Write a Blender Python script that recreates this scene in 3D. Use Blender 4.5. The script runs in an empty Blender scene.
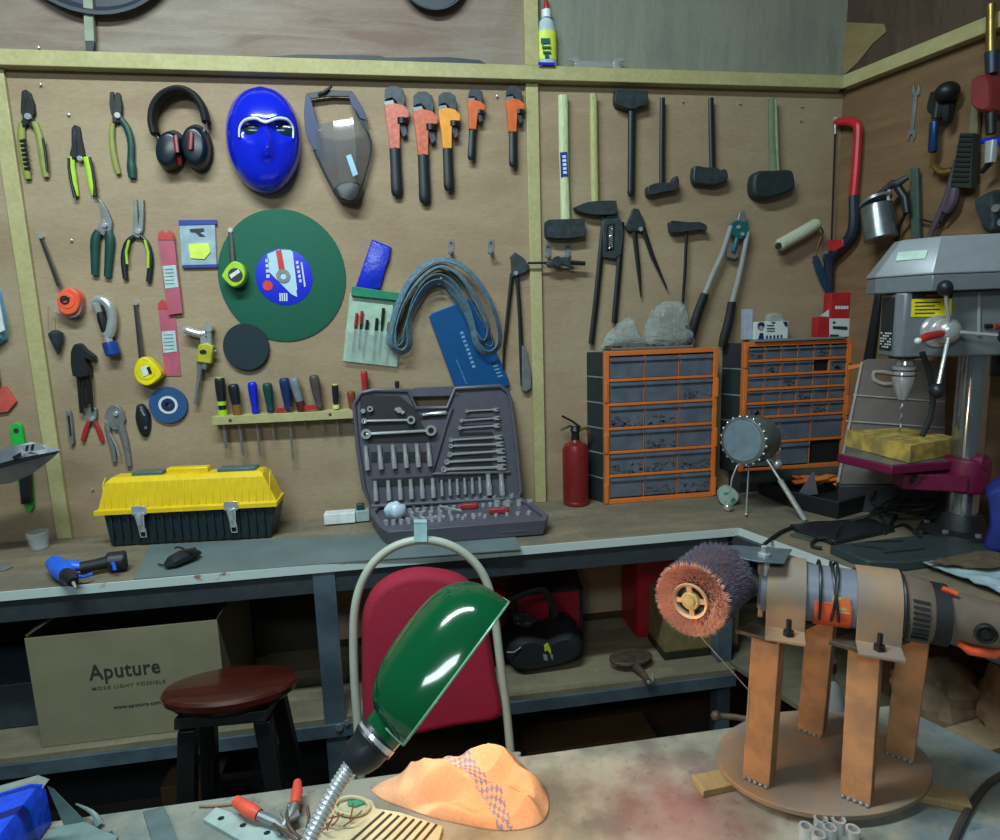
import bpy, bmesh, math, random
from mathutils import Vector, Matrix, noise
random.seed(7)
C = bpy.context.scene.collection
PI = math.pi
# ---------------------------------------------------------------- camera basis
F = 620.0
UP = Vector((-119, 3844, 620)).normalized()
XA = Vector((4100, 235, -620)); XA = (XA - XA.dot(UP) * UP).normalized()
YA = UP.cross(XA)
CAM = Vector((0, 0, 1.42))
def ray(px, py):
    c = Vector((px - 500, 420 - py, -F))
    return Vector((c.dot(XA), c.dot(YA), c.dot(UP)))
class Plane:
    """a real plane of the place: o on it, n towards the room"""
    def __init__(s, o, n):
        s.o = Vector(o); s.n = Vector(n).normalized()
    def t(s, px, py, off=0):
        r = ray(px, py)
        return (s.o + s.n * off - CAM).dot(s.n) / r.dot(s.n)
    def P(s, px, py, off=0):
        return CAM + ray(px, py) * s.t(px, py, off)
    def shift(s, off):
        return Plane(s.o + s.n * off, s.n)
WY = 1.854
WB = Plane((0, WY, 0), (0, -1, 0))
CORNER = Vector((1.385, WY, 0))
DR = Vector((.2511, -.968, 0)).normalized()          # along right wall towards the camera
WR = Plane(CORNER, (-.968, -.2511, 0))
BZ, TZ, SZ = .85, .75, .44
BENCH = Plane((0, 0, BZ), (0, 0, 1)); TABLE = Plane((0, 0, TZ), (0, 0, 1)); SHELF = Plane((0, 0, SZ), (0, 0, 1)); FLOOR = Plane((0, 0, 0), (0, 0, 1))
def VY(y): return Plane((0, y, 0), (0, -1, 0))
def Zp(z): return Plane((0, 0, z), (0, 0, 1))
# ---------------------------------------------------------------- materials
def lin(c):
    return tuple(((v / 255) / 12.92 if v / 255 <= .04045 else ((v / 255 + .055) / 1.055) ** 2.4) for v in c)
MC = {}
def mat(name, rgb, rough=.5, metal=0., var=.12, scale=40, bump=.0, alpha=None, trans=0, spec=.5, rgb2=None, stretch=(1, 1, 1), thr=None, emit=0, coat=0):
    if name in MC: return MC[name]
    m = bpy.data.materials.new(name); m.use_nodes = True
    nt = m.node_tree; N = nt.nodes; L = nt.links
    b = N['Principled BSDF']
    b.inputs['Roughness'].default_value = rough; b.inputs['Metallic'].default_value = metal
    b.inputs['Specular IOR Level'].default_value = spec
    b.inputs['Coat Weight'].default_value = coat
    a = lin(rgb)
    tc = N.new('ShaderNodeTexCoord'); mp = N.new('ShaderNodeMapping'); mp.inputs['Scale'].default_value = stretch
    L.new(tc.outputs['Object'], mp.inputs['Vector'])
    ns = N.new('ShaderNodeTexNoise'); ns.inputs['Scale'].default_value = scale; ns.inputs['Detail'].default_value = 5
    L.new(mp.outputs[0], ns.inputs['Vector'])
    cr = N.new('ShaderNodeValToRGB')
    c2 = lin(rgb2) if rgb2 else tuple(min(1, v * (1 + var)) for v in a)
    c1 = a if rgb2 else tuple(v * (1 - var) for v in a)
    e = cr.color_ramp.elements
    lo, hi = thr or (.35, .65)
    e[0].position = lo; e[1].position = hi
    e[0].color = (*c1, 1); e[1].color = (*c2, 1)
    L.new(ns.outputs['Fac'], cr.inputs[0]); L.new(cr.outputs[0], b.inputs['Base Color'])
    if bump:
        bp = N.new('ShaderNodeBump'); bp.inputs['Strength'].default_value = bump; bp.inputs['Distance'].default_value = .002
        L.new(ns.outputs['Fac'], bp.inputs['Height']); L.new(bp.outputs[0], b.inputs['Normal'])
    if alpha is not None: b.inputs['Alpha'].default_value = alpha
    if trans: b.inputs['Transmission Weight'].default_value = trans
    if emit:
        b.inputs['Emission Color'].default_value = (*a, 1); b.inputs['Emission Strength'].default_value = emit
    MC[name] = m
    return m
def plymat(name, a, b, c, grain=(1, 1, 14), blotch=1.6, rough=.62, gs=5):
    """plywood veneer: stretched grain + wide cloudy stain"""
    m = bpy.data.materials.new(name); m.use_nodes = True
    nt = m.node_tree; N = nt.nodes; L = nt.links; bs = N['Principled BSDF']
    bs.inputs['Roughness'].default_value = rough; bs.inputs['Specular IOR Level'].default_value = .3
    tc = N.new('ShaderNodeTexCoord')
    def nz(st, sc, det, dist=0):
        mp = N.new('ShaderNodeMapping'); mp.inputs['Scale'].default_value = st
        L.new(tc.outputs['Object'], mp.inputs[0])
        n = N.new('ShaderNodeTexNoise'); n.inputs['Scale'].default_value = sc; n.inputs['Detail'].default_value = det
        n.inputs['Distortion'].default_value = dist
        L.new(mp.outputs[0], n.inputs['Vector']); return n
    g = nz(grain, gs, 8, .6); w = nz((1, 1, 1), blotch, 4, 1.2); f = nz((grain[0] * 3, 1, grain[2] * 3), 30, 3)
    r1 = N.new('ShaderNodeValToRGB'); r1.color_ramp.elements[0].position = .38; r1.color_ramp.elements[1].position = .66
    r1.color_ramp.elements[0].color = (*lin(a), 1); r1.color_ramp.elements[1].color = (*lin(b), 1)
    L.new(g.outputs['Fac'], r1.inputs[0])
    mx = N.new('ShaderNodeMixRGB'); mx.inputs[2].default_value = (*lin(c), 1)
    r2 = N.new('ShaderNodeValToRGB'); r2.color_ramp.elements[0].position = .42; r2.color_ramp.elements[1].position = .72
    r2.color_ramp.elements[1].color = (.75, .75, .75, 1)
    L.new(w.outputs['Fac'], r2.inputs[0]); L.new(r2.outputs[0], mx.inputs[0]); L.new(r1.outputs[0], mx.inputs[1])
    m2 = N.new('ShaderNodeMixRGB'); m2.blend_type = 'MULTIPLY'; m2.inputs[0].default_value = .35
    L.new(mx.outputs[0], m2.inputs[1]); L.new(f.outputs['Fac'], m2.inputs[2]); L.new(m2.outputs[0], bs.inputs['Base Color'])
    bp = N.new('ShaderNodeBump'); bp.inputs['Strength'].default_value = .15; bp.inputs['Distance'].default_value = .001
    L.new(g.outputs['Fac'], bp.inputs['Height']); L.new(bp.outputs[0], bs.inputs['Normal'])
    MC[name] = m; return m
# ---------------------------------------------------------------- mesh builder
def V3(p): return p if isinstance(p, Vector) else Vector(p)
def catmull(pts, n=6):
    if len(pts) < 3: return pts
    out = []
    for i in range(len(pts) - 1):
        p0 = pts[max(i - 1, 0)]; p1 = pts[i]; p2 = pts[i + 1]; p3 = pts[min(i + 2, len(pts) - 1)]
        for k in range(n):
            t = k / n
            out.append([.5 * ((2 * b) + (-a + c) * t + (2 * a - 5 * b + 4 * c - d) * t * t + (-a + 3 * b - 3 * c + d) * t ** 3) for a, b, c, d in zip(p0, p1, p2, p3)])
    out.append(list(pts[-1])); return out
class B:
    def __init__(s): s.bm = bmesh.new(); s.m = 0
    def face(s, vs):
        try:
            f = s.bm.faces.new(vs); f.material_index = s.m; f.smooth = True; return f
        except ValueError: return None
    def ngon(s, pts): return s.face([s.bm.verts.new(V3(p)) for p in pts])
    def rings(s, rs, closed=True, cap=True):
        vr = [[s.bm.verts.new(p) for p in r] for r in rs]
        for a, b in zip(vr, vr[1:]):
            n = len(a)
            for i in range(n if closed else n - 1):
                s.face([a[i], a[(i + 1) % n], b[(i + 1) % n], b[i]])
        if cap and closed:
            s.face(list(reversed(vr[0]))); s.face(vr[-1])
        return vr
    def prism(s, front, vec):
        """polygon front, extruded by vec (away from the viewer)"""
        fr = [V3(p) for p in front]; bk = [p + vec for p in fr]
        s.rings([bk, fr]); return s
    def plate(s, pts, pl, f, th, sm=0):
        """pixel polygon seen on the plane pl at stand-off f, thickness th"""
        if sm: pts = catmull(list(pts) + [pts[0]], sm)[:-1]
        return s.prism([pl.P(x, y, f) for x, y in pts], -pl.n * th)
    def pillow(s, pts, pl, f, th, sm=4, k=5, edge=.25):
        """rounded slab: rings shrink towards the centroid while rising"""
        if sm: pts = catmull(list(pts) + [pts[0]], sm)[:-1]
        q = [pl.P(x, y, f - th) for x, y in pts]; c = sum(q, Vector()) / len(q)
        rs = [q]
        for i in range(1, k + 1):
            a = i / k * PI / 2
            sc = 1 - edge * (1 - math.cos(a)); rs.append([c + (p - c) * sc + pl.n * th * math.sin(a) for p in q])
        s.rings(rs); return s
    def tube(s, pts, rad, seg=10, flat=None, sm=0, closed=False, cap=True):
        """pts: world points; rad: number or list; flat=(dir, factor) squashes along dir"""
        P_ = [V3(p) for p in pts]
        R = list(rad) if hasattr(rad, '__len__') else [rad] * len(P_)
        if sm and len(P_) > 2:
            q = catmull([[*p, r] for p, r in zip(P_, R)] + ([[*P_[0], R[0]]] if closed else []), sm)
            if closed: q = q[:-1]
            P_ = [Vector(v[:3]) for v in q]; R = [max(v[3], 1e-5) for v in q]
        n = len(P_); T = []
        for i in range(n):
            a = P_[(i - 1) % n] if (closed or i) else P_[0]; b = P_[(i + 1) % n] if (closed or i < n - 1) else P_[-1]
            d = b - a; T.append(d.normalized() if d.length > 1e-9 else Vector((0, 0, 1)))
        ref = flat[0] if flat else (Vector((0, -1, 0)) if abs(T[0].y) < .9 else Vector((0, 0, 1)))
        u = (ref - ref.dot(T[0]) * T[0])
        if u.length < 1e-6: u = T[0].orthogonal()
        u.normalize(); rs = []
        for i in range(n):
            if flat:
                w = flat[0] - flat[0].dot(T[i]) * T[i]
                u = w.normalized() if w.length > 1e-6 else u
            else:
                u = (u - u.dot(T[i]) * T[i]).normalized()
            v = T[i].cross(u); k = flat[1] if flat else 1
            rs.append([P_[i] + (u * math.cos(a) * k + v * math.sin(a)) * R[i] for a in [2 * PI * j / seg for j in range(seg)]])
        if closed: rs.append(rs[0]); s.rings(rs, cap=False)
        else: s.rings(rs, cap=cap)
        return s
    def rod(s, pts, pl, seg=10, flat=None, sm=0, closed=False):
        """pts = (px, py, standoff, half width px)"""
        return s.tube([pl.P(p[0], p[1], p[2]) for p in pts], [p[3] * pl.t(p[0], p[1], p[2]) for p in pts], seg, (pl.n, flat) if flat else None, sm, closed)
    def lathe(s, o, ax, prof, seg=24, sx=1, ref=None):
        o = V3(o); ax = V3(ax).normalized(); u = (ref - ref.dot(ax) * ax).normalized() if ref else ax.orthogonal().normalized(); v = ax.cross(u)
        s.rings([[o + ax * h + (u * math.cos(a) * sx + v * math.sin(a)) * max(r, 1e-5) for a in [2 * PI * j / seg for j in range(seg)]] for h, r in prof]); return s
    def disc(s, px, py, pl, f, th, rpx, seg=32, ry=None, hole=0, ang=0):
        c = pl.P(px, py, f); t = pl.t(px, py, f); r = rpx * t; r2 = (ry or rpx) * t
        u = Vector((0, 0, 1)); u = (u - u.dot(pl.n) * pl.n)
        if u.length < .1: u = Vector((0, 1, 0))
        u.normalize(); v = pl.n.cross(u)
        if ang: u, v = u * math.cos(ang) + v * math.sin(ang), v * math.cos(ang) - u * math.sin(ang)
        ring = lambda k, d: [c - pl.n * d + (u * math.sin(a) * r2 + v * math.cos(a) * r) * k for a in [2 * PI * j / seg for j in range(seg)]]
        if not hole: s.rings([ring(1, th), ring(1, th * .3), ring(.97, 0)])
        else:
            h = hole / rpx; s.rings([ring(h, th), ring(1, th), ring(1, 0), ring(h, 0), ring(h, th)], cap=False)
        return s
    def ball(s, c, r, sx=1, sy=1, sz=1, seg=20, rg=12):
        c = V3(c)
        s.rings([[c + Vector((math.cos(a) * math.sin(p) * r * sx, math.sin(a) * math.sin(p) * r * sy, math.cos(p) * r * sz)) for a in [2 * PI * j / seg for j in range(seg)]] for p in [PI * (.01 + .98 * k / rg) for k in range(rg + 1)]]); return s
    def box(s, c, ux, uy, uz):
        c, ux, uy, uz = map(V3, (c, ux, uy, uz))
        s.rings([[c - ux - uy - uz, c + ux - uy - uz, c + ux + uy - uz, c - ux + uy - uz], [c - ux - uy + uz, c + ux - uy + uz, c + ux + uy + uz, c - ux + uy + uz]]); return s
    def aab(s, x0, x1, y0, y1, z0, z1):
        return s.box(((x0 + x1) / 2, (y0 + y1) / 2, (z0 + z1) / 2), ((x1 - x0) / 2, 0, 0), (0, (y1 - y0) / 2, 0), (0, 0, (z1 - z0) / 2))
    def poly_z(s, pts, z0, z1):
        return s.prism([(x, y, z1) for x, y in pts], Vector((0, 0, z0 - z1)))
    def bounds(s):
        xs = [v.co for v in s.bm.verts]
        return Vector((min(v.x for v in xs), min(v.y for v in xs), min(v.z for v in xs))), Vector((max(v.x for v in xs), max(v.y for v in xs), max(v.z for v in xs)))
def link(name, b, mats, loc, parent=None, bev=0, sharp=35, weld=False):
    bm = b.bm
    if weld: bmesh.ops.remove_doubles(bm, verts=bm.verts, dist=1e-5)
    bmesh.ops.recalc_face_normals(bm, faces=bm.faces)
    for v in bm.verts: v.co -= loc
    me = bpy.data.meshes.new(name); bm.to_mesh(me); bm.free()
    for m in (mats if isinstance(mats, (list, tuple)) else [mats]): me.materials.append(m)
    me.set_sharp_from_angle(angle=math.radians(sharp))
    o = bpy.data.objects.new(name, me); C.objects.link(o)
    if parent: o.parent = parent
    else: o.location = loc
    if bev:
        md = o.modifiers.new('bevel', 'BEVEL'); md.width = bev; md.segments = 2; md.limit_method = 'ANGLE'; md.angle_limit = math.radians(40)
    return o
class Thing:
    def __init__(s, name, label, cat, loc, group=None):
        s.loc = V3(loc); s.o = bpy.data.objects.new(name, None); C.objects.link(s.o); s.o.location = s.loc
        s.o.empty_display_size = .02
        s.o['label'] = label; s.o['category'] = cat
        if group: s.o['group'] = group
    def part(s, name, b, mats, parent=None, bev=0, label=None, sharp=35, stuff=False):
        o = link(name, b, mats, s.loc, parent or s.o, bev, sharp)
        if label: o['label'] = label
        if stuff: o['kind'] = 'stuff'
        return o
def solo(name, label, cat, b, mats, group=None, bev=0, sharp=35, kind=None):
    lo, hi = b.bounds(); loc = Vector(((lo.x + hi.x) / 2, (lo.y + hi.y) / 2, lo.z))
    o = link(name, b, mats, loc, None, bev, sharp)
    o['label'] = label; o['category'] = cat
    if group: o['group'] = group
    if kind: o['kind'] = kind
    return o
def struct(name, b, mats, bev=0, label=None):
    o = link(name, b, mats, Vector((0, 0, 0)), None, bev); o['kind'] = 'structure'
    if label: o['label'] = label
    return o
def rot2(pts, c, a):
    ca, sa = math.cos(a), math.sin(a)
    return [(c[0] + (x - c[0]) * ca - (y - c[1]) * sa, c[1] + (x - c[0]) * sa + (y - c[1]) * ca) for x, y in pts]
def text_bm(b, body, size, o, ux, uz, ext=.0004, align='CENTER', squeeze=1.0):
    """lettering laid on a surface: o anchor, ux reading direction, uz up"""
    cu = bpy.data.curves.new('lettering', 'FONT'); cu.body = body; cu.size = size; cu.align_x = align; cu.extrude = ext; cu.resolution_u = 2
    cu.space_character = squeeze; cu.offset = size * .012
    ob = bpy.data.objects.new('lettering', cu); C.objects.link(ob)
    bpy.context.view_layer.update()
    me = bpy.data.meshes.new_from_object(ob.evaluated_get(bpy.context.evaluated_depsgraph_get()))
    ux = V3(ux).normalized(); uz = V3(uz).normalized(); n = ux.cross(uz)
    vs = [b.bm.verts.new(V3(o) + ux * v.co.x + uz * v.co.y + n * v.co.z) for v in me.vertices]
    for p in me.polygons:
        try:
            f = b.bm.faces.new([vs[i] for i in p.vertices]); f.material_index = b.m
        except ValueError: pass
    bpy.data.objects.remove(ob); bpy.data.meshes.remove(me); bpy.data.curves.remove(cu)
    return b
def XF(top, bot, w=1.0):
    """template (x right, y 0..1 down the tool) -> pixels"""
    ax = (bot[0] - top[0], bot[1] - top[1]); L = math.hypot(*ax); pr = (ax[1] / L, -ax[0] / L)
    f = lambda x, y: (top[0] + ax[0] * y + pr[0] * x * L * w, top[1] + ax[1] * y + pr[1] * x * L * w)
    f.L = L; return f
# common materials
M = dict(
 steel=mat('worn steel', (136, 140, 142), .38, .45), chrome=mat('chrome', (212, 216, 218), .2, .62, .04), dsteel=mat('blackened steel', (52, 54, 56), .45, .7),
 iron=mat('dark forged iron', (60, 68, 74), .5, .4, .25, 60, .2), black=mat('black plastic', (26, 32, 38), .42), rubber=mat('black rubber', (17, 19, 22), .65),
 dgrey=mat('dark grey plastic', (48, 50, 54), .5), white=mat('white plastic', (215, 222, 222), .45), paper=mat('white paper', (205, 215, 215), .7, var=.05),
 orange=mat('orange enamel', (218, 106, 56), .35), red=mat('red enamel', (170, 44, 46), .38), blue=mat('blue plastic', (18, 40, 190), .35), lime=mat('lime rubber grip', (168, 210, 48), .5),
 olive=mat('yellow green grip', (140, 146, 70), .5), dgreen=mat('dark green grip', (14, 66, 60), .5), teal=mat('teal enamel', (20, 96, 100), .4), navy=mat('navy plastic', (24, 44, 92), .45),
 yellow=mat('yellow plastic', (232, 214, 20), .4), brass=mat('brass', (150, 128, 70), .35, .8), grey=mat('grey plastic', (120, 128, 134), .5),
 paleh=mat('pale ash handle', (196, 206, 160), .55, stretch=(6, 6, 1)), yelh=mat('yellowed handle', (176, 176, 116), .6, stretch=(6, 6, 1)),
)
# ---------------------------------------------------------------- camera + light
cam = bpy.data.cameras.new('camera'); camo = bpy.data.objects.new('camera', cam); C.objects.link(camo)
cam.sensor_fit = 'HORIZONTAL'; cam.sensor_width = 36; cam.lens = 36 * F / 1000; cam.clip_start = .02
rm = Matrix((XA, YA, UP))           # rows: world axes in camera space
camo.matrix_world = Matrix.Translation(CAM) @ rm.to_4x4()
sc = bpy.context.scene; sc.camera = camo
sc.view_settings.view_transform = 'Standard'; sc.view_settings.look = 'None'; sc.view_settings.gamma = 1; sc.view_settings.exposure = 0
sc.view_settings.use_curve_mapping = False
w = bpy.data.worlds.new('room air'); sc.world = w; w.use_nodes = True
w.node_tree.nodes['Background'].inputs[0].default_value = (.30, .42, .46, 1); w.node_tree.nodes['Background'].inputs[1].default_value = .16
def area(name, loc, target, sx, sy, power, col):
    l = bpy.data.lights.new(name, 'AREA'); l.shape = 'RECTANGLE'; l.size = sx; l.size_y = sy; l.energy = power; l.color = col
    o = bpy.data.objects.new(name, l); C.objects.link(o); o.location = loc
    o.rotation_euler = (Vector(target) - Vector(loc)).to_track_quat('-Z', 'Y').to_euler(); return o
area('ceiling_tube_light', (-.45, .6, 2.85), (-.45, 1.0, 0), 1.2, .12, 50, (.80, .97, 1))
area('second_tube_light', (-.9, -1.3, 2.7), (-.2, 1.8, 1.0), 1.2, .3, 24, (.80, .97, 1))
# ---------------------------------------------------------------- shell
ply_low = plymat('plywood wall panel', (164, 140, 112), (178, 156, 126), (186, 168, 138), (.7, 1, 3.2), 1.5, gs=3)
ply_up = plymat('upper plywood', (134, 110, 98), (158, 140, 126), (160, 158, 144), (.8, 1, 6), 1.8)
ply_grey = plymat('greyish plywood', (134, 138, 126), (152, 154, 140), (160, 160, 142), (5, 1, .6), 2.2)
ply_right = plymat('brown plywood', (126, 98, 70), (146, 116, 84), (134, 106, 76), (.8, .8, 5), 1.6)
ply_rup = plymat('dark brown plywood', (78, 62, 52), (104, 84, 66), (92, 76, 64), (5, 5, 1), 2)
pine = plymat('pale pine batten', (188, 180, 128), (200, 192, 142), (190, 180, 126), (1, 1, 1), 3, gs=10)
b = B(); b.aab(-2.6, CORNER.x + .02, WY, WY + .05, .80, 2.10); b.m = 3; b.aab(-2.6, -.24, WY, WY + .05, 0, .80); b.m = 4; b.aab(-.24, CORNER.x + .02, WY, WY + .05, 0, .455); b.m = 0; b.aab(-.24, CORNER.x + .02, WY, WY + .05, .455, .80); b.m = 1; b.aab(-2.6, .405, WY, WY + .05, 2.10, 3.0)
b.m = 2; b.aab(.405, 1.385, WY, WY + .05, 2.10, 3.0); struct('wall_back', b, [ply_low, ply_up, ply_grey, mat('near black lower panel', (22, 24, 28), .8), mat('dark brown lower panel', (60, 42, 28), .8, var=.3, scale=6)])  # wall below the bench: near black on the left, dark brown at the foot
b = B(); e = CORNER + DR * 2.6; n = -WR.n * .05
def wallseg(b, a, c, z0, z1):
    b.rings([[a + Vector((0, 0, z)), c + Vector((0, 0, z)), c + n + Vector((0, 0, z)), a + n + Vector((0, 0, z))] for z in (z0, z1)])
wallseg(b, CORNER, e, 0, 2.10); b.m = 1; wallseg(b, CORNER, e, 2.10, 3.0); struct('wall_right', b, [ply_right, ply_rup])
b = B(); b.aab(-2.6, 2.4, -1.6, WY, -.03, 0); struct('floor', b, mat('stained concrete floor', (60, 56, 50), .8, var=.3, scale=6, bump=.2))
# trims: the rail and battens
b = B(); b.aab(-2.6, CORNER.x - .005, WY - .032, WY, 2.08, 2.118); struct('trim_1', b, pine, .002, 'pale horizontal batten rail along the back wall')
b = B()
a0 = CORNER + Vector((0, 0, 0)); q = WR.n * .032
b.rings([[a0 + Vector((0, 0, z)), e + Vector((0, 0, z)), e + q + Vector((0, 0, z)), a0 + q + Vector((0, 0, z))] for z in (2.08, 2.118)])
struct('trim_2', b, pine, .002, 'pale batten rail along the right wall')
b = B(); b.aab(.386, .422, WY - .012, WY, BZ, 2.08); struct('trim_3', b, pine, .002, 'vertical batten in the middle of the back wall')
b = B(); b.aab(-.987, -.948, WY - .012, WY, BZ, 2.08); struct('trim_4', b, pine, .002, 'vertical batten at the left of the back wall')
b = B(); b.aab(.382, .422, WY - .03, WY, 2.118, 3.0); struct('trim_5', b, pine, .002, 'vertical batten above the rail')
# ragged lighter patch on the right wall above the rail
b = B(); b.plate([(843, 22), (884, 24), (886, 32), (872, 44), (858, 62), (843, 76)], WR, .004, .004); struct('trim_6', b, plymat('pale torn veneer', (150, 128, 84), (166, 146, 100), (150, 130, 90), (1, 1, 4), 3), 0, 'torn pale veneer patch on the right wall')
# ---------------------------------------------------------------- bench (one L-shaped top on a steel frame)
EX, EY = .868, 1.478                        # inner corner of the L
DRb = Vector((.29, -.957, 0)).normalized()
pe = Vector((EX, EY, 0)) + DRb * 1.5; pw = CORNER + DR * 1.9
T = Thing('workbench', 'long wooden L-shaped workbench along the plywood walls on a grey steel frame', 'workbench', (-.3, 1.65, 0))
top = [(-1.9, EY), (EX, EY), (pe.x, pe.y), (pw.x - .01, pw.y), (CORNER.x - .004, WY - .002), (-1.9, WY - .002)]
bt = plymat('grimy bench board', (126, 116, 98), (150, 136, 112), (108, 106, 96), (1, 4, 1), 3)
b = B(); b.poly_z(top, BZ - .018, BZ); T.part('worktop', b, bt, bev=.001)
b = B(); b.aab(-1.9, EX - .004, EY - .004, EY - .0005, BZ - .020, BZ + .001)
q0 = Vector((EX - .004, EY - .004, 0)); q1 = q0 + DRb * 1.5; nn = Vector((-DRb.y, DRb.x, 0)) * -.0035
b.rings([[q0 + Vector((0, 0, z)), q1 + Vector((0, 0, z)), q1 - nn + Vector((0, 0, z)), q0 - nn + Vector((0, 0, z))] for z in (BZ - .020, BZ + .001)])
T.part('edge_band', b, mat('pale edge band', (192, 206, 204), .5, rgb2=(150, 120, 100), thr=(.66, .72), scale=30))
fr = mat('grey painted steel', (84, 100, 112), .45, .3, .25, 14)
b = B(); b.aab(-1.9, EX - .03, EY + .004, EY + .034, BZ - .075, BZ - .019)
a0 = Vector((EX - .02, EY + .004, 0)); a1 = a0 + DRb * 1.48; k = Vector((-DRb.y, DRb.x, 0)) * .03
b.rings([[a0 + Vector((0, 0, z)), a1 + Vector((0, 0, z)), a1 + k + Vector((0, 0, z)), a0 + k + Vector((0, 0, z))] for z in (BZ - .07, BZ - .019)])
T.part('apron', b, mat('dark grey apron', (56, 64, 70), .5, .2), bev=.001)
for x in (-.24, -1.55):
    b = B(); b.aab(x - .004, x + .048, EY + .0, EY + .004, 0, BZ - .02); b.aab(x - .004, x, EY + .004, EY + .05, 0, BZ - .02); T.part('post', b, fr)
b = B(); b.aab(EX - .03, EX + .01, EY + .04, EY + .08, 0, BZ - .02); T.part('post', b, fr)
b = B(); b.aab(-1.9, EX + .0, EY + .002, WY - .02, SZ - .014, SZ)
b.poly_z([(EX + .002, EY + .05), (EX + .3, EY - 1.0), (pw.x - .1, pw.y + .2), (CORNER.x - .02, WY - .02), (EX + .002, WY - .02)], SZ - .014, SZ)
shf = plymat('dusty shelf board', (116, 110, 90), (142, 134, 110), (120, 112, 92), (1, 4, 1), 3)
T.part('lower_shelf', b, shf)
b = B(); b.aab(-1.9, EX, EY - .006, EY - .002, SZ - .048, SZ - .0145); b.aab(-1.9, EX, EY - .002, EY + .02, SZ - .018, SZ - .0145)
T.part('shelf_rail', b, fr)
b = B(); b.disc(339, 728, VY(EY), .012, .004, 4, 6); b.disc(347, 723, VY(EY), .012, .004, 3, 6); T.part('bolt', b, M['steel'])
# dark board closing the back under the bench on the left, cardboard behind the middle
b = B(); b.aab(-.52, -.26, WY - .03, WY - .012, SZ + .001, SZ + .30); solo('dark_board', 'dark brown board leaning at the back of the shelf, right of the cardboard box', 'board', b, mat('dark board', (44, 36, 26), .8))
# ---------------------------------------------------------------- foreground table
tm = bpy.data.materials.new('stained table board'); tm.use_nodes = True
nt = tm.node_tree; N = nt.nodes; L = nt.links; bs = N['Principled BSDF']; bs.inputs['Roughness'].default_value = .6
tc = N.new('ShaderNodeTexCoord')
def nzz(sc_, det): 
    n_ = N.new('ShaderNodeTexNoise'); n_.inputs['Scale'].default_value = sc_; n_.inputs['Detail'].default_value = det; L.new(tc.outputs['Object'], n_.inputs['Vector']); return n_
def spot(cx, cy, r, inner=0):
    mp = N.new('ShaderNodeMapping'); mp.inputs['Location'].default_value = (-cx, -(cy - .5), 0); mp.inputs['Scale'].default_value = (1, 1, 0); L.new(tc.outputs['Object'], mp.inputs[0])
    nn_ = nzz(28, 5); ad = N.new('ShaderNodeVectorMath'); ad.operation = 'LENGTH'; L.new(mp.outputs[0], ad.inputs[0])
    mu = N.new('ShaderNodeMath'); mu.operation = 'MULTIPLY_ADD'; mu.inputs[1].default_value = .12; L.new(nn_.outputs['Fac'], mu.inputs[0]); L.new(ad.outputs['Value'], mu.inputs[2])
    mr = N.new('ShaderNodeMapRange'); mr.inputs[1].default_value = r + .06; mr.inputs[2].default_value = inner + .06; mr.inputs[3].default_value = 0; mr.inputs[4].default_value = 1; L.new(mu.outputs[0], mr.inputs[0]); return mr
r1 = N.new('ShaderNodeValToRGB'); r1.color_ramp.elements[0].color = (*lin((104, 104, 96)), 1); r1.color_ramp.elements[1].color = (*lin((148, 144, 130)), 1)
r1.color_ramp.elements[0].position = .35; r1.color_ramp.elements[1].position = .6; L.new(nzz(14, 9).outputs['Fac'], r1.inputs[0])
cur = r1.outputs[0]
for (cx, cy, r, inn, col, k) in ((.34, .70, .14, .0, (140, 40, 44), .55), (.10, .80, .06, 0, (110, 60, 52), .35), (.92, .72, .22, .06, (84, 108, 122), .75), (.68, .56, .12, .02, (80, 120, 140), .6), (-.35, .72, .22, .02, (104, 124, 124), .6)):
    s_ = spot(cx, cy, r, inn); mx = N.new('ShaderNodeMixRGB'); mx.inputs[2].default_value = (*lin(col), 1)
    kk = N.new('ShaderNodeMath'); kk.operation = 'MULTIPLY'; kk.inputs[1].default_value = k; L.new(s_.outputs[0], kk.inputs[0]); L.new(kk.outputs[0], mx.inputs[0]); L.new(cur, mx.inputs[1]); cur = mx.outputs[0]
sp = nzz(90, 6); rs = N.new('ShaderNodeValToRGB'); rs.color_ramp.elements[0].position = .6; rs.color_ramp.elements[1].position = .7; rs.color_ramp.elements[1].color = (.3, .3, .3, 1); L.new(sp.outputs['Fac'], rs.inputs[0])
mx = N.new('ShaderNodeMixRGB'); mx.inputs[2].default_value = (*lin((56, 52, 46)), 1); L.new(rs.outputs[0], mx.inputs[0]); L.new(cur, mx.inputs[1]); L.new(mx.outputs[0], bs.inputs['Base Color'])
T = Thing('work_table', 'stained plywood work table in the foreground', 'table', (0, .5, 0))
b = B(); b.poly_z([(-.95, .855), (.80, .855), (1.14, .05), (-.95, .05)], TZ - .02, TZ); T.part('tabletop', b, tm, bev=.001)
for x, y in ((-.85, .78), (.72, .78), (.95, .12), (-.85, .12)):
    b = B(); b.aab(x - .025, x + .025, y - .025, y + .025, 0, TZ - .02); T.part('leg', b, M['dgrey'], bev=.002)
# ================================================================ tools on the back wall
def px(pl, x, y, off=0): return pl.P(x, y, off)
def sol_rod(b, pl, pts, off, flat=None, sm=0, seg=10):
    return b.rod([(x, y, off, r) for x, y, r in pts], pl, seg, flat, sm)
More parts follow.
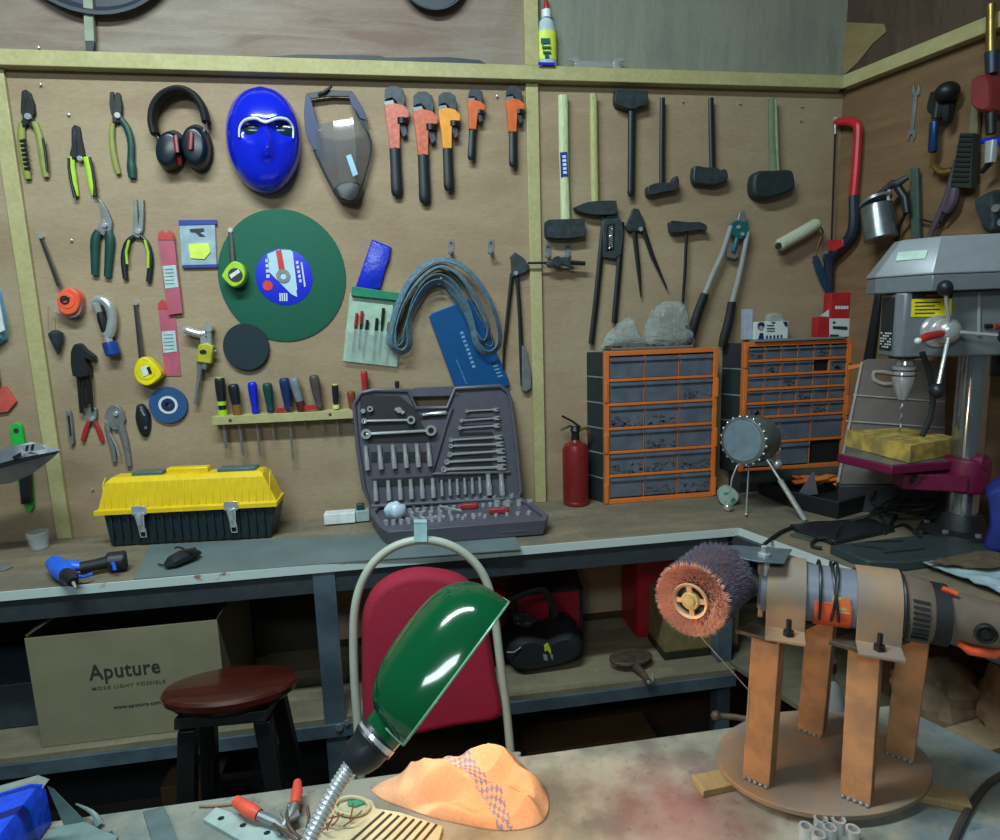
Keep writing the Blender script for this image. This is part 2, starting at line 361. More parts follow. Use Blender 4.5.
# nails
for i, (x, y) in enumerate([(38, 47), (40, 84), (68, 114), (71, 240), (497, 96), (683, 101), (740, 103), (802, 106), (801, 120), (92, 489)]):
    b = B(); c = WB.P(x, y, .006); b.lathe(c - WB.n * .0062, WB.n, [(0, .0012), (.006, .0012), (.006, .0035), (.007, .0035), (.0075, .001)], 10)
    solo('nail', 'small bare nail head sticking out of the plywood wall among the hanging tools', 'nail', b, M['chrome'], 'bare nails in the back wall')
def pliers(name, label, cat, piv, pr, jaws, handles, jm, gm, off=.0115, th=.0105, group=None, extra=None, hl=None):
    T = Thing(name, label, cat, WB.P(piv[0], piv[1], .001), group)
    for i, j in enumerate(jaws):
        b = B(); b.plate(j, WB, off + i * .002, th); T.part('jaw', b, jm, bev=.0012)
    for i, h in enumerate(handles):
        g = gm[i] if isinstance(gm, list) else gm
        b = B(); sol_rod(b, WB, h, off - .003, .7, 4); o = T.part('handle', b, g)
        if hl: o['label'] = hl[i]
    b = B(); b.disc(piv[0], piv[1], WB, off + .006, .008, pr, 14); T.part('pivot', b, M['chrome'], bev=.0005)
    return T
jk = M['dsteel']
T = pliers('combination_pliers', 'combination pliers with black and yellow grips hanging leftmost in the top row', 'pliers', (27, 116), 3.2,
 [[(21, 91), (24.5, 89), (26, 98), (27, 112), (34, 120), (36, 126), (31, 128), (24, 120), (20, 112)], [(25, 89), (29, 92), (33, 103), (34, 113), (27, 124), (22, 128), (20, 122), (24, 114), (25.5, 100)]],
 [[(22, 123, 3), (21, 132, 3.6), (22.5, 150, 4), (25.5, 168, 3.8), (28, 179, 3)], [(34, 122, 3), (38.5, 135, 3.2), (41.5, 150, 3.4), (43.5, 165, 3.2), (46, 177, 2.8)]], jk, [M['olive'], M['olive']])
b = B()
for k in range(7): sol_rod(b, WB, [(19.5 + k * .75, 141 + k * 4.6, 1.3), (25.5 + k * .75, 139.5 + k * 4.6, 1.3)], .0165, .6)
sol_rod(b, WB, [(42.5, 138, 1.2), (45, 152, 1.2), (47, 170, 1.2)], .016)
T.part('grip_rib', b, M['black'])
T = pliers('wire_stripper', 'wire stripper with bright lime and black grips, second from left in the top area', 'wire stripper', (79, 158), 2.6,
 [[(71.5, 127), (74, 124.5), (78.5, 126), (80.5, 138), (83, 149), (84, 156), (79, 160), (74, 158), (74, 140)], [(71, 128), (74, 127), (76, 142), (77, 156), (72, 160), (69, 154), (71, 146)]],
 [[(71.5, 157, 3), (71.5, 166, 3.2), (73.5, 180, 3.2), (76, 196, 2.6)], [(86, 157, 3), (88.5, 168, 3.2), (91, 182, 3.2), (94, 195, 2.6)]], jk, [M['lime'], M['lime']])
b = B(); sol_rod(b, WB, [(68.5, 158, 1.3), (68.7, 168, 1.3), (71, 182, 1.4), (75, 197.5, 1.8)], .015); sol_rod(b, WB, [(89.5, 157, 1.3), (92, 168, 1.3), (94.5, 184, 1.4), (95, 196, 1.8)], .015); T.part('grip_edge', b, M['black'])
T = pliers('diagonal_cutters', 'pliers with one thin yellow green handle and one thick dark green handle', 'pliers', (117, 115), 3,
 [[(109.5, 92), (112.5, 91), (114, 100), (115.5, 112), (120, 121), (116, 124), (111, 114), (109, 104)], [(114, 97), (115.5, 92), (119, 92.5), (121.5, 104), (121.5, 112), (116, 122), (112, 123), (112, 116)]],
 [[(113, 120, 2), (111.5, 135, 2.6), (113, 152, 2.8), (116, 166, 3), (118.5, 174, 2.4)], [(120, 118, 3), (127, 128, 3.4), (131, 143, 3.4), (131, 160, 3.6), (131.5, 168, 4.4), (132.5, 178, 3.6)]], jk, [M['olive'], M['dgreen']])
T = pliers('tin_snips', 'tin snips with dark green handles below the wire stripper', 'snips', (104, 225), 2.6,
 [[(98, 197), (102, 202), (108, 212), (112, 222), (111, 231), (106, 233), (103, 226), (100.5, 212)], [(100, 222), (104, 219), (107, 228), (104, 236), (99, 233), (97, 228)]],
 [[(99, 231, 3.6), (95.5, 240, 4.6), (95, 258, 4), (95, 275, 3.4)], [(108, 231, 3.6), (110, 240, 4.6), (109, 258, 4), (107.5, 277, 3.4)]], M['steel'], M['dgreen'])
T = pliers('needle_nose_pliers', 'needle nose pliers with long thin jaws and bowed black and yellow handles', 'pliers', (137.5, 231), 2.8,
 [[(134, 199), (136, 199), (137.5, 215), (138, 228), (140, 236), (135, 238), (132.5, 230), (133, 215)], [(141, 199), (143, 199), (143.5, 215), (142.5, 230), (139, 238), (134.5, 237), (137.5, 228), (139, 214)]],
 [[(134, 236, 1.8), (127, 243, 2.6), (123.5, 258, 2.8), (125.5, 279, 2.6)], [(140.5, 236, 1.8), (147, 244, 2.6), (150.5, 260, 2.8), (148.5, 282, 2.6)]], M['steel'], M['black'])
b = B(); sol_rod(b, WB, [(129, 240, 1.2), (126, 252, 1.3), (127, 264, 1.2)], .016); sol_rod(b, WB, [(144.5, 240, 1.2), (148, 252, 1.3), (148, 268, 1.2)], .016); T.part('grip_stripe', b, M['lime'])
T = pliers('crimping_nippers', 'small nippers with thin red handles below the hex key set', 'nippers', (91.5, 419), 2.2,
 [[(87, 409), (91, 407), (92, 414), (93, 422), (88, 423), (86, 416)], [(92, 407), (96, 409), (96, 417), (94, 423), (90, 422), (91.5, 414)]],
 [[(89, 421, 2), (85.5, 430, 2.3), (82.5, 441, 2)], [(94, 421, 2), (98.5, 430, 2.3), (102, 441, 2)]], M['steel'], M['red'])
T = pliers('locking_pliers', 'silver locking pliers hanging just above the toolbox', 'pliers', (115, 414), 2.4,
 [[(106, 410), (111, 405), (118, 406), (123, 412), (125, 420), (120, 430), (113, 430), (107, 424), (104, 418)], [(104, 420), (109, 424), (110, 432), (105, 430)]],
 [[(120, 424, 3.6), (124, 438, 3.4), (127, 452, 2.8), (129, 466, 2.6)], [(107, 426, 2.8), (110, 440, 2.6), (113, 452, 2.4), (114, 462, 2.2)]], M['steel'], M['steel'])
b = B(); sol_rod(b, WB, [(110, 434, .9), (116, 446, 1), (119, 456, .9)], .018); T.part('lever', b, M['chrome'])
# ear defenders
T = Thing('ear_defenders', 'black padded ear defenders with dark red trim hanging beside the blue mask', 'ear defenders', WB.P(180, 130, .001))
arc = [(155, 134), (152, 122), (154, 107), (163, 95), (178, 89.5), (192, 94), (202, 107), (206, 122)]
b = B(); b.rod([(x, y, .03, 4) for x, y in arc], WB, 12, 2.2, 4); T.part('headband', b, M['rubber'])
b = B(); b.rod([(x, y, .03, .9) for x, y in [(155, 134), (160, 140), (166, 146)]], WB, 6); b.rod([(x, y, .03, .9) for x, y in [(206, 122), (203, 132), (196, 141)]], WB, 6); T.part('wire_yoke', b, M['chrome'])
for (cx, cy, rx, ry, a) in ((170.5, 150, 14.5, 21, .12), (196.5, 147, 15, 24, -.14)):
    pts = [(cx + rx * math.cos(t), cy + ry * math.sin(t)) for t in [2 * PI * k / 20 for k in range(20)]]; pts = rot2(pts, (cx, cy), a)
    b = B(); b.plate(pts, WB, .022, .018); T.part('ear_cushion', b, M['rubber'], bev=.004)
    b = B(); b.pillow([(cx + (x - cx) * .93, cy + (y - cy) * .93 + 1) for x, y in pts], WB, .056, .034, 0, 7, .34); cup = T.part('ear_cup', b, mat('glossy navy shell', (20, 32, 44), .25), label='glossy dark ear cup')
    b = B(); b.rod([(cx + (4 if cx < 180 else -6), cy - 15, .058, 2.6), (cx + (6 if cx < 180 else -7), cy + 2, .064, 2.2)], WB, 8, .4); b.rod([(cx + 8 * (1 if cx < 180 else -1), cy + 6, .052, 2.2), (cx + 9 * (1 if cx < 180 else -1), cy + 15, .042, 1.8)], WB, 8, .4)
    T.part('red_trim', b, mat('dark red trim', (120, 30, 40), .4), parent=cup)
# blue face mask
mc = (263, 140)
def mask_pt(u, v):           # u across -1..1, v down -1..1 ; egg outline
    wx = 37.5 * (1 - .16 * max(v, 0) ** 1.5) * math.sqrt(max(0, 1 - abs(v) ** 2.5)); return (mc[0] + 3.4 * v + u * wx, mc[1] + 54 * v)
T = Thing('face_mask', 'glossy blue full face mask with white framed eye openings hanging on the wall', 'mask', WB.P(264, 140, .001))
b = B(); rows = []; nv, nu = 34, 26
def mask_h(x, y):
    v = (y - mc[1]) / 54.; wx = 37.5 * (1 - .16 * max(v, 0) ** 1.5) * math.sqrt(max(1e-6, 1 - abs(v) ** 2.5)); u = (x - mc[0] - 3.4 * v) / wx
    d = max(0, 1 - abs(v) ** 2.6) * max(0, 1 - abs(u) ** 2.4); h = .075 * d ** .42
    h += .022 * math.exp(-((x - 266) / 5.5) ** 2) * (1 / (1 + math.exp(-(y - 132) / 5))) * (1 / (1 + math.exp((y - 156) / 2.5)))
    for ex in (253, 281): h -= .016 * math.exp(-(((x - ex) / 11) ** 4) - (((y - 129) / 7.5) ** 4))
    h -= .006 * math.exp(-((x - 266) / 13) ** 2 - ((y - 170) / 3.5) ** 2) * 0
    return h
for i in range(nv + 1):
    v = -1 + 2 * i / nv; v = math.copysign(abs(v) ** .8, v) * .999; row = []
    for j in range(nu + 1):
        u = math.sin((j / nu - .5) * PI) * .999; x, y = mask_pt(u, v); row.append(WB.P(x, y, .012 + mask_h(x, y)))
    rows.append(row)
vr = b.rings(rows, closed=False, cap=False)
edge = [r[0] for r in rows] + [r for r in rows[-1][1:-1]] + [r[-1] for r in reversed(rows)] + [r for r in reversed(rows[0][1:-1])]
b.rings([edge, [Vector((p.x, WY - .002, p.z)) for p in edge]], cap=False)
T.part('shell', b, mat('glossy blue shell', (14, 34, 200), .18, coat=.6, var=.03), sharp=60)
def on_mask(x, y, e=0): return WB.P(x, y, .012 + mask_h(x, y) + e)
for ex in (252.5, 281):
    b = B(); c = on_mask(ex, 130, .001); t = WB.t(ex, 130)
    b.lathe(c - WB.n * .006, WB.n, [(0, 11 * t), (.006, 11 * t), (.0085, 8 * t), (.0095, 1 * t)], 24, .62, Vector((0, 0, 1))); T.part('lens', b, mat('dark lens', (20, 44, 60), .12))
b = B()
b.tube([on_mask(x, y, .006) for x, y in [(239, 137), (239.5, 127), (245, 120), (255, 118), (262, 121), (266, 122), (270, 120.5), (278, 118), (287, 119.5), (292.5, 127), (293, 138)]], [.0024, .003, .004, .0042, .0038, .0036, .0038, .0042, .004, .003, .0024], 8, sm=4)
T.part('eye_frame', b, M['white'])
# folded clear face shield
T = Thing('face_shield', 'folded clear face shield with black straps hanging right of the blue mask', 'face shield', WB.P(338, 140, .001))
b = B(); b.plate([(306.5, 93), (330, 90), (352, 91), (353, 96.5), (330, 96), (308, 99)], WB, .022, .006); b.rod([(318, 95, .024, 1.5), (325, 92, .026, 2), (332, 86, .026, 1.2)], WB, 6); T.part('headband', b, M['black'], bev=.001)
b = B(); b.plate([(305.5, 95), (310, 96), (319, 128), (322, 152), (313, 149), (305, 130), (304, 112)], WB, .026, .003); T.part('side_strap', b, M['navy'], bev=.001)
b = B(); b.plate([(348, 93), (353, 92), (362, 107), (368, 121), (360, 118), (351, 105)], WB, .026, .003); T.part('side_strap', b, M['navy'], bev=.001)
vis = mat('smoky clear film', (112, 116, 122), .1, alpha=.6, var=.1, scale=12)
b = B()
b.rings([[WB.P(x, y, o) for x, y, o in r] for r in ([(317, 125, .03), (333, 121, .05), (353, 117, .05), (368, 122, .02)], [(315, 151, .02), (336, 150, .07), (356, 146, .06), (371, 143, .02)], [(323, 170, .02), (338, 172, .06), (356, 172, .055), (368, 166, .02)], [(334, 192, .02), (342, 187, .045), (356, 187, .045), (363, 188, .02)])], closed=False, cap=False)
T.part('visor', b, vis, sharp=20)
b = B(); b.rod([(351, 98, .02, 1), (360, 120, .025, 1.2), (371, 142, .022, 1.2), (367, 168, .022, 1.2), (360, 192, .024, 1.2)], WB, 6, sm=3); b.rod([(314, 150, .022, 1.4), (324, 172, .024, 1.4), (336, 195, .026, 1.6)], WB, 6, sm=3); T.part('visor_rim', b, M['dgrey'])
b = B(); b.pillow([(334, 190), (342, 184), (356, 183), (363, 189), (359, 202), (352, 205), (344, 203), (338, 200)], WB, .05, .035, 3); T.part('chin_cup', b, M['dgrey'])
b = B(); b.plate([(346, 156), (351, 154), (358, 174), (353, 176.5)], WB, .069, .002); T.part('sticker', b, mat('pale blue sticker', (150, 190, 215), .5))
# pipe wrenches
def pipe_wrench(top, bot, label, col, w=1.0):
    X = XF(top, bot, w); S = X.L
    T = Thing('pipe_wrench', label, 'pipe wrench', WB.P(*X(0, .5), .001), 'pipe wrenches in the top row')
    b = B(); b.plate([X(*p) for p in [(-.09, .12), (-.085, .015), (-.04, -.02), (.03, -.02), (.085, .02), (.1, .1), (.085, .2), (.095, .34), (.115, .43), (.07, .46), (.045, .38), (.04, .2), (.02, .13), (-.02, .09), (-.06, .1)]], WB, .024, .011); T.part('hook_jaw', b, M['iron'], bev=.0012)
    b = B(); b.plate([X(*p) for p in [(-.09, .155), (.0, .14), (.08, .16), (.135, .21), (.135, .27), (.09, .29), (.055, .275), (.045, .36), (.04, .56), (-.055, .56), (-.065, .4), (-.085, .25)]], WB, .028, .016); T.part('body', b, col, bev=.002)
    b = B(); b.plate([X(*p) for p in [(-.1, .125), (-.01, .11), (.0, .15), (-.085, .17)]], WB, .026, .012); T.part('heel_jaw', b, M['steel'], bev=.0006)
    b = B(); c0 = X(.065, .285); c1 = X(.065, .34); b.rod([(*c0, .02, .05 * S), (*c1, .02, .05 * S)], WB, 14); T.part('adjusting_nut', b, M['dsteel'])
    b = B(); g = [(*X(-.006, .555), .02, .052 * S), (*X(-.004, .7), .02, .05 * S), (*X(.0, .88), .02, .054 * S), (*X(0, .97), .02, .05 * S), (*X(0, 1), .02, .03 * S)]
    b.rod(g, WB, 12, .55, 2); T.part('grip', b, M['black'])
    b = B(); c = X(0, .94); b.disc(*c, WB, .0262 if S > 90 else .0235, .004, .016 * S, 10); T.part('hanging_eye', b, M['chrome'])
rd = mat('faded red enamel', (206, 110, 92), .4, var=.2, scale=70); oy = mat('orange yellow enamel', (240, 160, 60), .35, var=.1)
pipe_wrench((394, 87), (397, 196), 'largest pipe wrench, faded red with black grip, leftmost of the five', rd)
pipe_wrench((423, 93), (425, 203), 'pipe wrench with faded red body, second from left of the five', mat('orange red enamel', (206, 104, 74), .4, var=.2, scale=70))
pipe_wrench((447, 94), (449, 191), 'pipe wrench with orange yellow body, middle of the five', oy)
pipe_wrench((476, 90), (471, 160), 'small orange pipe wrench, right beside the yellow one', M['orange'], 1.12)
pipe_wrench((514, 87), (513, 167), 'small orange pipe wrench hanging next to the middle batten', M['orange'], 1.05)
# tape measures hanging by their blades
def tape(label, top, bot, poly, col, body_off=.03, face=None, fc=None, extra=None):
    T = Thing('tape_measure', label, 'tape measure', WB.P(*top, .001), 'tape measures hanging by their blades')
    b = B(); b.rod([(*top, .008, 2), (*bot, .018, 2.4)], WB, 8, .12); T.part('blade', b, mat('dark tape blade', (50, 46, 40), .4))
    b = B(); b.disc(*top, WB, .012, .01, 2.4, 10); T.part('blade_hook', b, M['chrome'])
    b = B(); b.plate(poly, WB, body_off + .008, body_off + .002, 3); T.part('case', b, col, bev=.003)
    b = B(); (b.disc(*face, WB, body_off + .0095, .004, fc[0], 20)); T.part('emblem', b, fc[1], bev=.0005)
    if extra: extra(T)
def ex1(T):
    b = B(); b.plate([(52, 306), (58, 300), (78, 300), (81, 305), (79, 314), (70, 318), (60, 314), (52, 310)], WB, .03, .022, 2); T.part('clear_shell', b, mat('clear plastic', (190, 180, 176), .15, alpha=.45))
    b = B(); b.disc(64, 300, WB, .0405, .002, 4.5, 16, hole=2.4); b.plate([(60, 299), (69, 297), (69, 299.5), (60, 301.5)], WB, .041, .002); T.part('logo', b, M['black'])
tape('orange tape measure in a clear shell hanging at far left', (40, 236), (59, 286), [(56, 299), (60, 291), (69, 288), (77, 293), (79, 303), (75, 312), (66, 315), (58, 310)], mat('fluorescent orange', (250, 96, 62), .35), .03, (66, 301), (7.5, mat('fluorescent orange', (0, 0, 0))), ex1)
def ex2(T):
    b = B(); b.plate([(140, 368), (147, 365), (150, 373), (143, 377)], WB, .0412, .002); T.part('label', b, M['white'])
    b = B(); b.plate([(146, 367.5), (149, 366.5), (151.5, 373), (148.5, 374)], WB, .0425, .002); T.part('lettering', b, M['black'])
tape('bright yellow tape measure hanging above the blue flap disc', (135, 303), (141, 358), [(133, 372), (136, 362), (143, 357), (152, 362), (161, 374), (156, 381), (147, 386), (137, 382)], M['yellow'], .03, (145, 371), (9, M['yellow']), ex2)
def ex3(T):
    b = B(); b.plate([(229, 275), (238, 269), (240, 272), (231, 278.5)], WB, .041 + .004, .002); T.part('label', b, M['white'])
tape('yellow green tape measure hanging in front of the green cutting disc', (230, 230), (232, 262), [(221, 276), (227, 266), (234, 261), (242, 265), (245, 274), (242, 283), (233, 287), (226, 282)], M['lime'], .034, (235, 275), (7, M['dgrey']), ex3)
# plumb bob, pipe cutter, hex keys, knife, folding knife
T = Thing('plumb_bob', 'small cone shaped plumb bob dangling under the orange tape measure', 'plumb bob', WB.P(56, 345, .001))
b = B(); b.tube([WB.P(48, 306, .02), WB.P(48, 330, .012)], .0006, 6); b.tube([WB.P(55, 318, .02), WB.P(55.5, 333, .018)], .0008, 6); T.part('cord', b, M['steel'])
b = B(); b.rod([(55, 330, .018, 2), (55.5, 333, .018, 6.5), (56, 337, .018, 6.3), (58, 355, .018, .6)], WB, 16); T.part('bob', b, M['iron'])
T = Thing('pipe_cutter', 'chrome C shaped tube cutter with a blue knob', 'pipe cutter', WB.P(104, 325, .001))
b = B(); b.rod([(91, 304, .02, 2.4), (97, 300, .02, 4), (104, 301, .02, 4.5), (110, 308, .02, 4.6), (112, 320, .02, 4.4), (110, 331, .02, 5), (107, 336, .02, 5)], WB, 12, .8, 4); b.rod([(96, 304, .02, 4), (99, 314, .02, 3.2)], WB, 10); T.part('frame', b, M['chrome'])
b = B(); b.rod([(100, 312, .02, 3.6), (103, 322, .02, 4.6), (105, 332, .02, 3.4)], WB, 12); T.part('slide', b, M['dsteel'])
b = B(); b.rod([(107, 336, .02, 3.6), (110, 346, .02, 4.2)], WB, 12); T.part('screw', b, M['chrome'])
b = B(); b.rod([(109, 342, .02, 6.6), (110, 345, .02, 7), (113, 354, .02, 7), (113.5, 356, .02, 5.5)], WB, 16); T.part('knob', b, mat('deep blue knob', (26, 66, 140), .3), bev=.0006)
T = Thing('hex_key_set', 'black folding holder of hex keys above the red handled nippers', 'hex keys', WB.P(85, 360, .001))
b = B(); b.pillow([(74, 352), (77, 344), (83, 343.5), (88, 349), (97, 356), (96, 360), (89, 357), (92, 368), (92, 377), (76, 376)], WB, .03, .024, 2, 4, .12); T.part('holder', b, M['black'])
for x0, x1, y1, r in ((78, 81.5, 413, 1.6), (82, 85.5, 408, 1.5), (86, 89, 404, 1.4), (90, 92.5, 411, 1.3)):
    b = B(); b.rod([(x0, 374, .018, r), (x1, y1, .014, r)], WB, 6); T.part('hex_key', b, M['dsteel'])
T = Thing('utility_knife', 'narrow silver utility knife hanging beside the left batten', 'knife', WB.P(68, 428, .001))
b = B(); b.plate([(64.5, 412), (67.5, 410), (70, 414), (73, 443), (70.5, 447), (68, 444)], WB, .016, .012); T.part('body', b, M['steel'], bev=.0015)
b = B(); b.plate([(66.5, 416), (68.5, 416), (70.5, 436), (69, 436)], WB, .0175, .003); T.part('slider', b, M['black'])
T = Thing('folding_knife', 'small black folding knife left of the blue flap disc', 'knife', WB.P(143, 420, .001))
b = B(); b.pillow([(137, 405), (143, 404), (150, 414), (151, 428), (147, 437), (141, 434), (136, 418)], WB, .02, .016, 3); T.part('handle', b, M['black'])
b = B(); b.rod([(140, 409, .019, 1.2), (144, 416, .0205, 1.2)], WB, 6); b.disc(145, 428, WB, .0215, .003, 1.6, 8); T.part('rivet', b, M['steel'])
# discs
T = Thing('flap_disc', 'small blue sanding flap disc with a white ring on the wall above the toolbox', 'flap disc', WB.P(168, 405, .001))
b = B(); b.disc(168, 405, WB, .01, .008, 18, 40, hole=4); T.part('abrasive', b, mat('blue abrasive', (36, 80, 130), .8, bump=.5, scale=300))
b = B(); b.disc(168, 405, WB, .0115, .0026, 9, 32, hole=6.6); T.part('label_ring', b, M['paper']); b = B(); b.disc(168, 405, WB, .012, .012, 6.4, 24, hole=2.6); T.part('hub', b, M['navy'])
T = Thing('cutting_disc', 'large green cutting disc with a blue and white paper label', 'cutting disc', WB.P(282, 276, .001))
b = B(); b.disc(282.5, 276, WB, .008, .005, 61.5, 96, 65); T.part('abrasive', b, mat('green abrasive', (12, 92, 70), .75, bump=.35, scale=260, var=.08))
lab = []
b = B(); b.disc(284, 277, WB, .0095, .0018, 27.5, 48); T.part('label', b, mat('label blue', (20, 40, 210), .4, var=.04), label='round blue paper label')
b = B(); b.plate([(267, 254), (278, 249.5), (291, 250), (297, 297), (291, 294), (269, 272)], WB, .0105, .0012); T.part('label_panel', b, mat('label pale blue', (180, 214, 232), .5, var=.03))
b = B(); b.plate([(275.5, 250.5), (281, 249.5), (285, 271), (279, 272)], WB, .0113, .001); b.disc(267.5, 285.5, WB, .0112, .001, 5, 20); T.part('red_mark', b, mat('label red', (210, 60, 56), .5))
b = B(); b.disc(283, 276, WB, .0125, .006, 6.8, 28, hole=3); T.part('hub_ring', b, M['steel'])
b = B()
for k in range(4): b.plate([(265 + k * .3, 259 + k * 5.2), (268.4 + k * .3, 258.6 + k * 5.2), (268.6 + k * .3, 261.8 + k * 5.2), (265.3 + k * .3, 262.2 + k * 5.2)], WB, .0105, .001)
for k in range(5): b.plate([(295.5 + k * .8, 261 + k * 4.6), (298 + k * .8, 260.7 + k * 4.6), (298.3 + k * .8, 263.6 + k * 4.6), (295.8 + k * .8, 264 + k * 4.6)], WB, .0105, .001)
b.plate([(291, 251.5), (292.4, 251.5), (297, 290), (295.8, 290)], WB, .0106, .001); b.plate([(300.5, 262), (302, 262), (305.5, 286), (304, 287)], WB, .0106, .001)
for k in range(4): b.plate([(279 + k * 2.2, 293), (280.4 + k * 2.2, 293), (280.8 + k * 2.2, 301), (279.4 + k * 2.2, 301)], WB, .0105, .001)
T.part('lettering', b, M['paper'])
b = B(); b.disc(246, 347, WB, .014, .005, 22, 56, 23.5); solo('sanding_disc', 'small round black sanding disc overlapping the bottom left of the green cutting disc', 'sanding disc', b, mat('black abrasive', (22, 44, 52), .8, bump=.4, scale=300), bev=.0006)
# saw blade packs, white packet
pk = mat('pink blade card', (184, 92, 112), .4, var=.1, scale=20); pk2 = mat('red card header', (190, 66, 66), .4)
def blade_pack(label, pts, head, lab, off):
    T = Thing('saw_blade_pack', label, 'saw blade pack', WB.P(*pts[0], .001), 'pink packs of saw blades')
    b = B(); b.plate(pts, WB, off, .003); T.part('sleeve', b, pk, bev=.0005)
    b = B(); b.plate(head, WB, off + .0015, .004); T.part('header', b, pk2, bev=.0005)
    b = B(); b.plate(lab, WB, off + .001, .0016); lb = T.part('label', b, mat('mint paper', (176, 205, 205), .6))
    b = B()
    (x0, y0), (x1, _), (_, y2), _ = lab
    for k in range(5): b.plate([(x0 + 2 + k * .2, y0 + 3 + k * 3.6), (x1 - 2 + k * .2, y0 + 2.6 + k * 3.6), (x1 - 2 + k * .2, y0 + 3.4 + k * 3.6), (x0 + 2 + k * .2, y0 + 3.8 + k * 3.6)], WB, off + .0018, .001)
    T.part('print', b, M['grey'], parent=lb)
blade_pack('pink pack of saw blades, the upper one of two', [(157.5, 236), (173.5, 235), (182.5, 313), (168, 315)], [(157.5, 240), (158, 232.5), (162, 230), (165.5, 233.5), (169, 230), (173, 232.5), (174.5, 240)], [(162.5, 266), (175.5, 265), (178.5, 287), (165.5, 288.5)], .012)
blade_pack('pink pack of saw blades, the lower one of two', [(157.5, 308), (174, 308), (180.5, 376), (164.5, 376.5)], [(157, 309), (157.5, 303), (162, 299), (167, 303), (168, 309)], [(161, 331.5), (174.5, 330.5), (176.5, 351.5), (163, 353)], .007)
T = Thing('small_parts_packet', 'white blue headed plastic packet with a yellow green insert', 'packet', WB.P(198, 245, .001))
b = B(); b.pillow([(179, 221), (215.5, 220), (217.5, 266.5), (182, 267.5)], WB, .009, .007, 0, 3, .04); T.part('pouch', b, mat('glossy pale pouch', (166, 188, 200), .2, alpha=.9))
b = B(); b.plate([(178, 220), (216, 219.5), (216.3, 224), (178.5, 225)], WB, .011, .006); b.plate([(182, 265), (217.5, 264), (217.6, 267.3), (182, 268)], WB, .0105, .003); T.part('header', b, mat('header blue', (40, 60, 150), .4))
b = B(); b.plate([(188, 244), (208, 243), (210, 252), (204, 259), (190, 258)], WB, .012, .004); T.part('insert', b, mat('fluo yellow', (216, 240, 90), .5))
b = B(); b.plate([(189, 229), (203, 228), (204, 230.5), (199, 232), (205, 236), (199, 236), (195, 232), (190, 231.5)], WB, .0112, .003); T.part('emblem', b, M['dgrey'])
# blow gun with yellow body
T = Thing('air_gun', 'small chrome and yellow air gun with a long nozzle', 'air gun', WB.P(205, 350, .001))
b = B(); b.rod([(184, 331, .024, 3.6), (188, 330.5, .024, 4.4), (199, 334, .024, 3.8), (206, 333, .024, 3)], WB, 12, None, 2); b.disc(208, 328, WB, .03, .02, 4, 16); b.rod([(209, 330, .022, 2.5), (210, 345, .022, 2.5)], WB, 8); b.rod([(203, 334, .022, 3), (204, 346, .022, 3.4)], WB, 8); T.part('valve', b, M['chrome'])
b = B(); b.plate([(198, 345), (206, 343), (213, 346), (211, 364), (196, 362)], WB, .034, .024); T.part('body', b, mat('dull yellow', (180, 176, 50), .4), bev=.003)
b = B(); b.disc(203, 352, WB, .0352, .003, 3.4, 16, 2.4); T.part('emblem', b, M['black'])
b = B(); b.rod([(212, 352, .022, 1.2), (217, 351, .022, 1.4)], WB, 6); b.rod([(205, 363, .022, 3.2), (204, 369, .022, 2.6)], WB, 8); b.rod([(200, 362, .02, 3), (199.5, 375, .02, 2.2), (197, 392, .018, 1.6), (195.5, 404, .016, 1.6)], WB, 10); T.part('nozzle', b, M['steel'])
# screwdriver rack
RKO = .036
T = Thing('screwdriver_rack', 'pale wooden strip holding a row of screwdrivers', 'rack', WB.P(285, 416, .001))
b = B(); b.plate([(211.5, 417), (353, 410), (353, 418.5), (212, 425.5)], WB, RKO + .008, RKO + .007); T.part('strip', b, pine, bev=.001)
for x, y in ((230, 420.5), (330, 414.5)):
    b = B(); b.disc(x, y, WB, RKO + .0092, .002, 1.6, 10); T.part('screw', b, M['iron'])
b = B(); b.plate([(275, 408.5), (292, 407), (292, 411), (275, 412.5)], WB, RKO - .002, .012); b.plate([(303, 406), (317, 405), (317, 409.5), (303, 411)], WB, RKO - .002, .012); solo('red_clip', 'flat red plastic holder lying on the screwdriver rack behind the handles', 'holder', b, M['red'])
def screwdriver(label, top, bot, w, col, shaft_end, sr=1.1, bands=(), tip=0, name='screwdriver', rack=True):
    T = Thing(name, label, 'screwdriver', WB.P(*bot, .001), 'screwdrivers standing in the wooden rack')
    X = XF(top, bot); S = X.L; o = RKO - .010
    b = B(); b.rod([(*X(0, 0), o, w * .55), (*X(0, .04), o, w * .9), (*X(0, .2), o, w), (*X(0, .55), o, w * .86), (*X(0, .8), o, w * .7), (*X(0, .93), o, w * .8), (*X(0, 1), o, w * .6)], WB, 10, None, 2); T.part('handle', b, col)
    for y0, y1, k, c in bands:
        b = B(); b.rod([(*X(0, y0), o, w * k), (*X(0, (y0 + y1) / 2), o, w * k), (*X(0, y1), o, w * k)], WB, 10); T.part('handle_band', b, c)
    if shaft_end:
        b = B(); b.rod([(*bot, o, sr), (*shaft_end[:2], o, sr)] + ([(shaft_end[0] + .3, shaft_end[1] + 3, o, sr * .4)]), WB, 8); T.part('shaft', b, M['steel'])
screwdriver('thick black screwdriver with lime green bands, leftmost in the rack', (219.5, 377), (223, 416), 5, M['black'], (226, 446), 1.6, [(.0, .06, .8, M['lime']), (.62, .72, .85, M['lime']), (.84, .99, .92, M['lime'])])
screwdriver('screwdriver with a black and amber handle, second in the rack', (233, 384), (238, 415), 5.2, M['black'], (243, 453), 1.3, [(.66, .99, .85, mat('amber plastic', (130, 94, 40), .3))])
screwdriver('screwdriver with a plain bright blue handle', (252, 382), (256, 414), 4.6, M['blue'], (260, 453), 1.2)
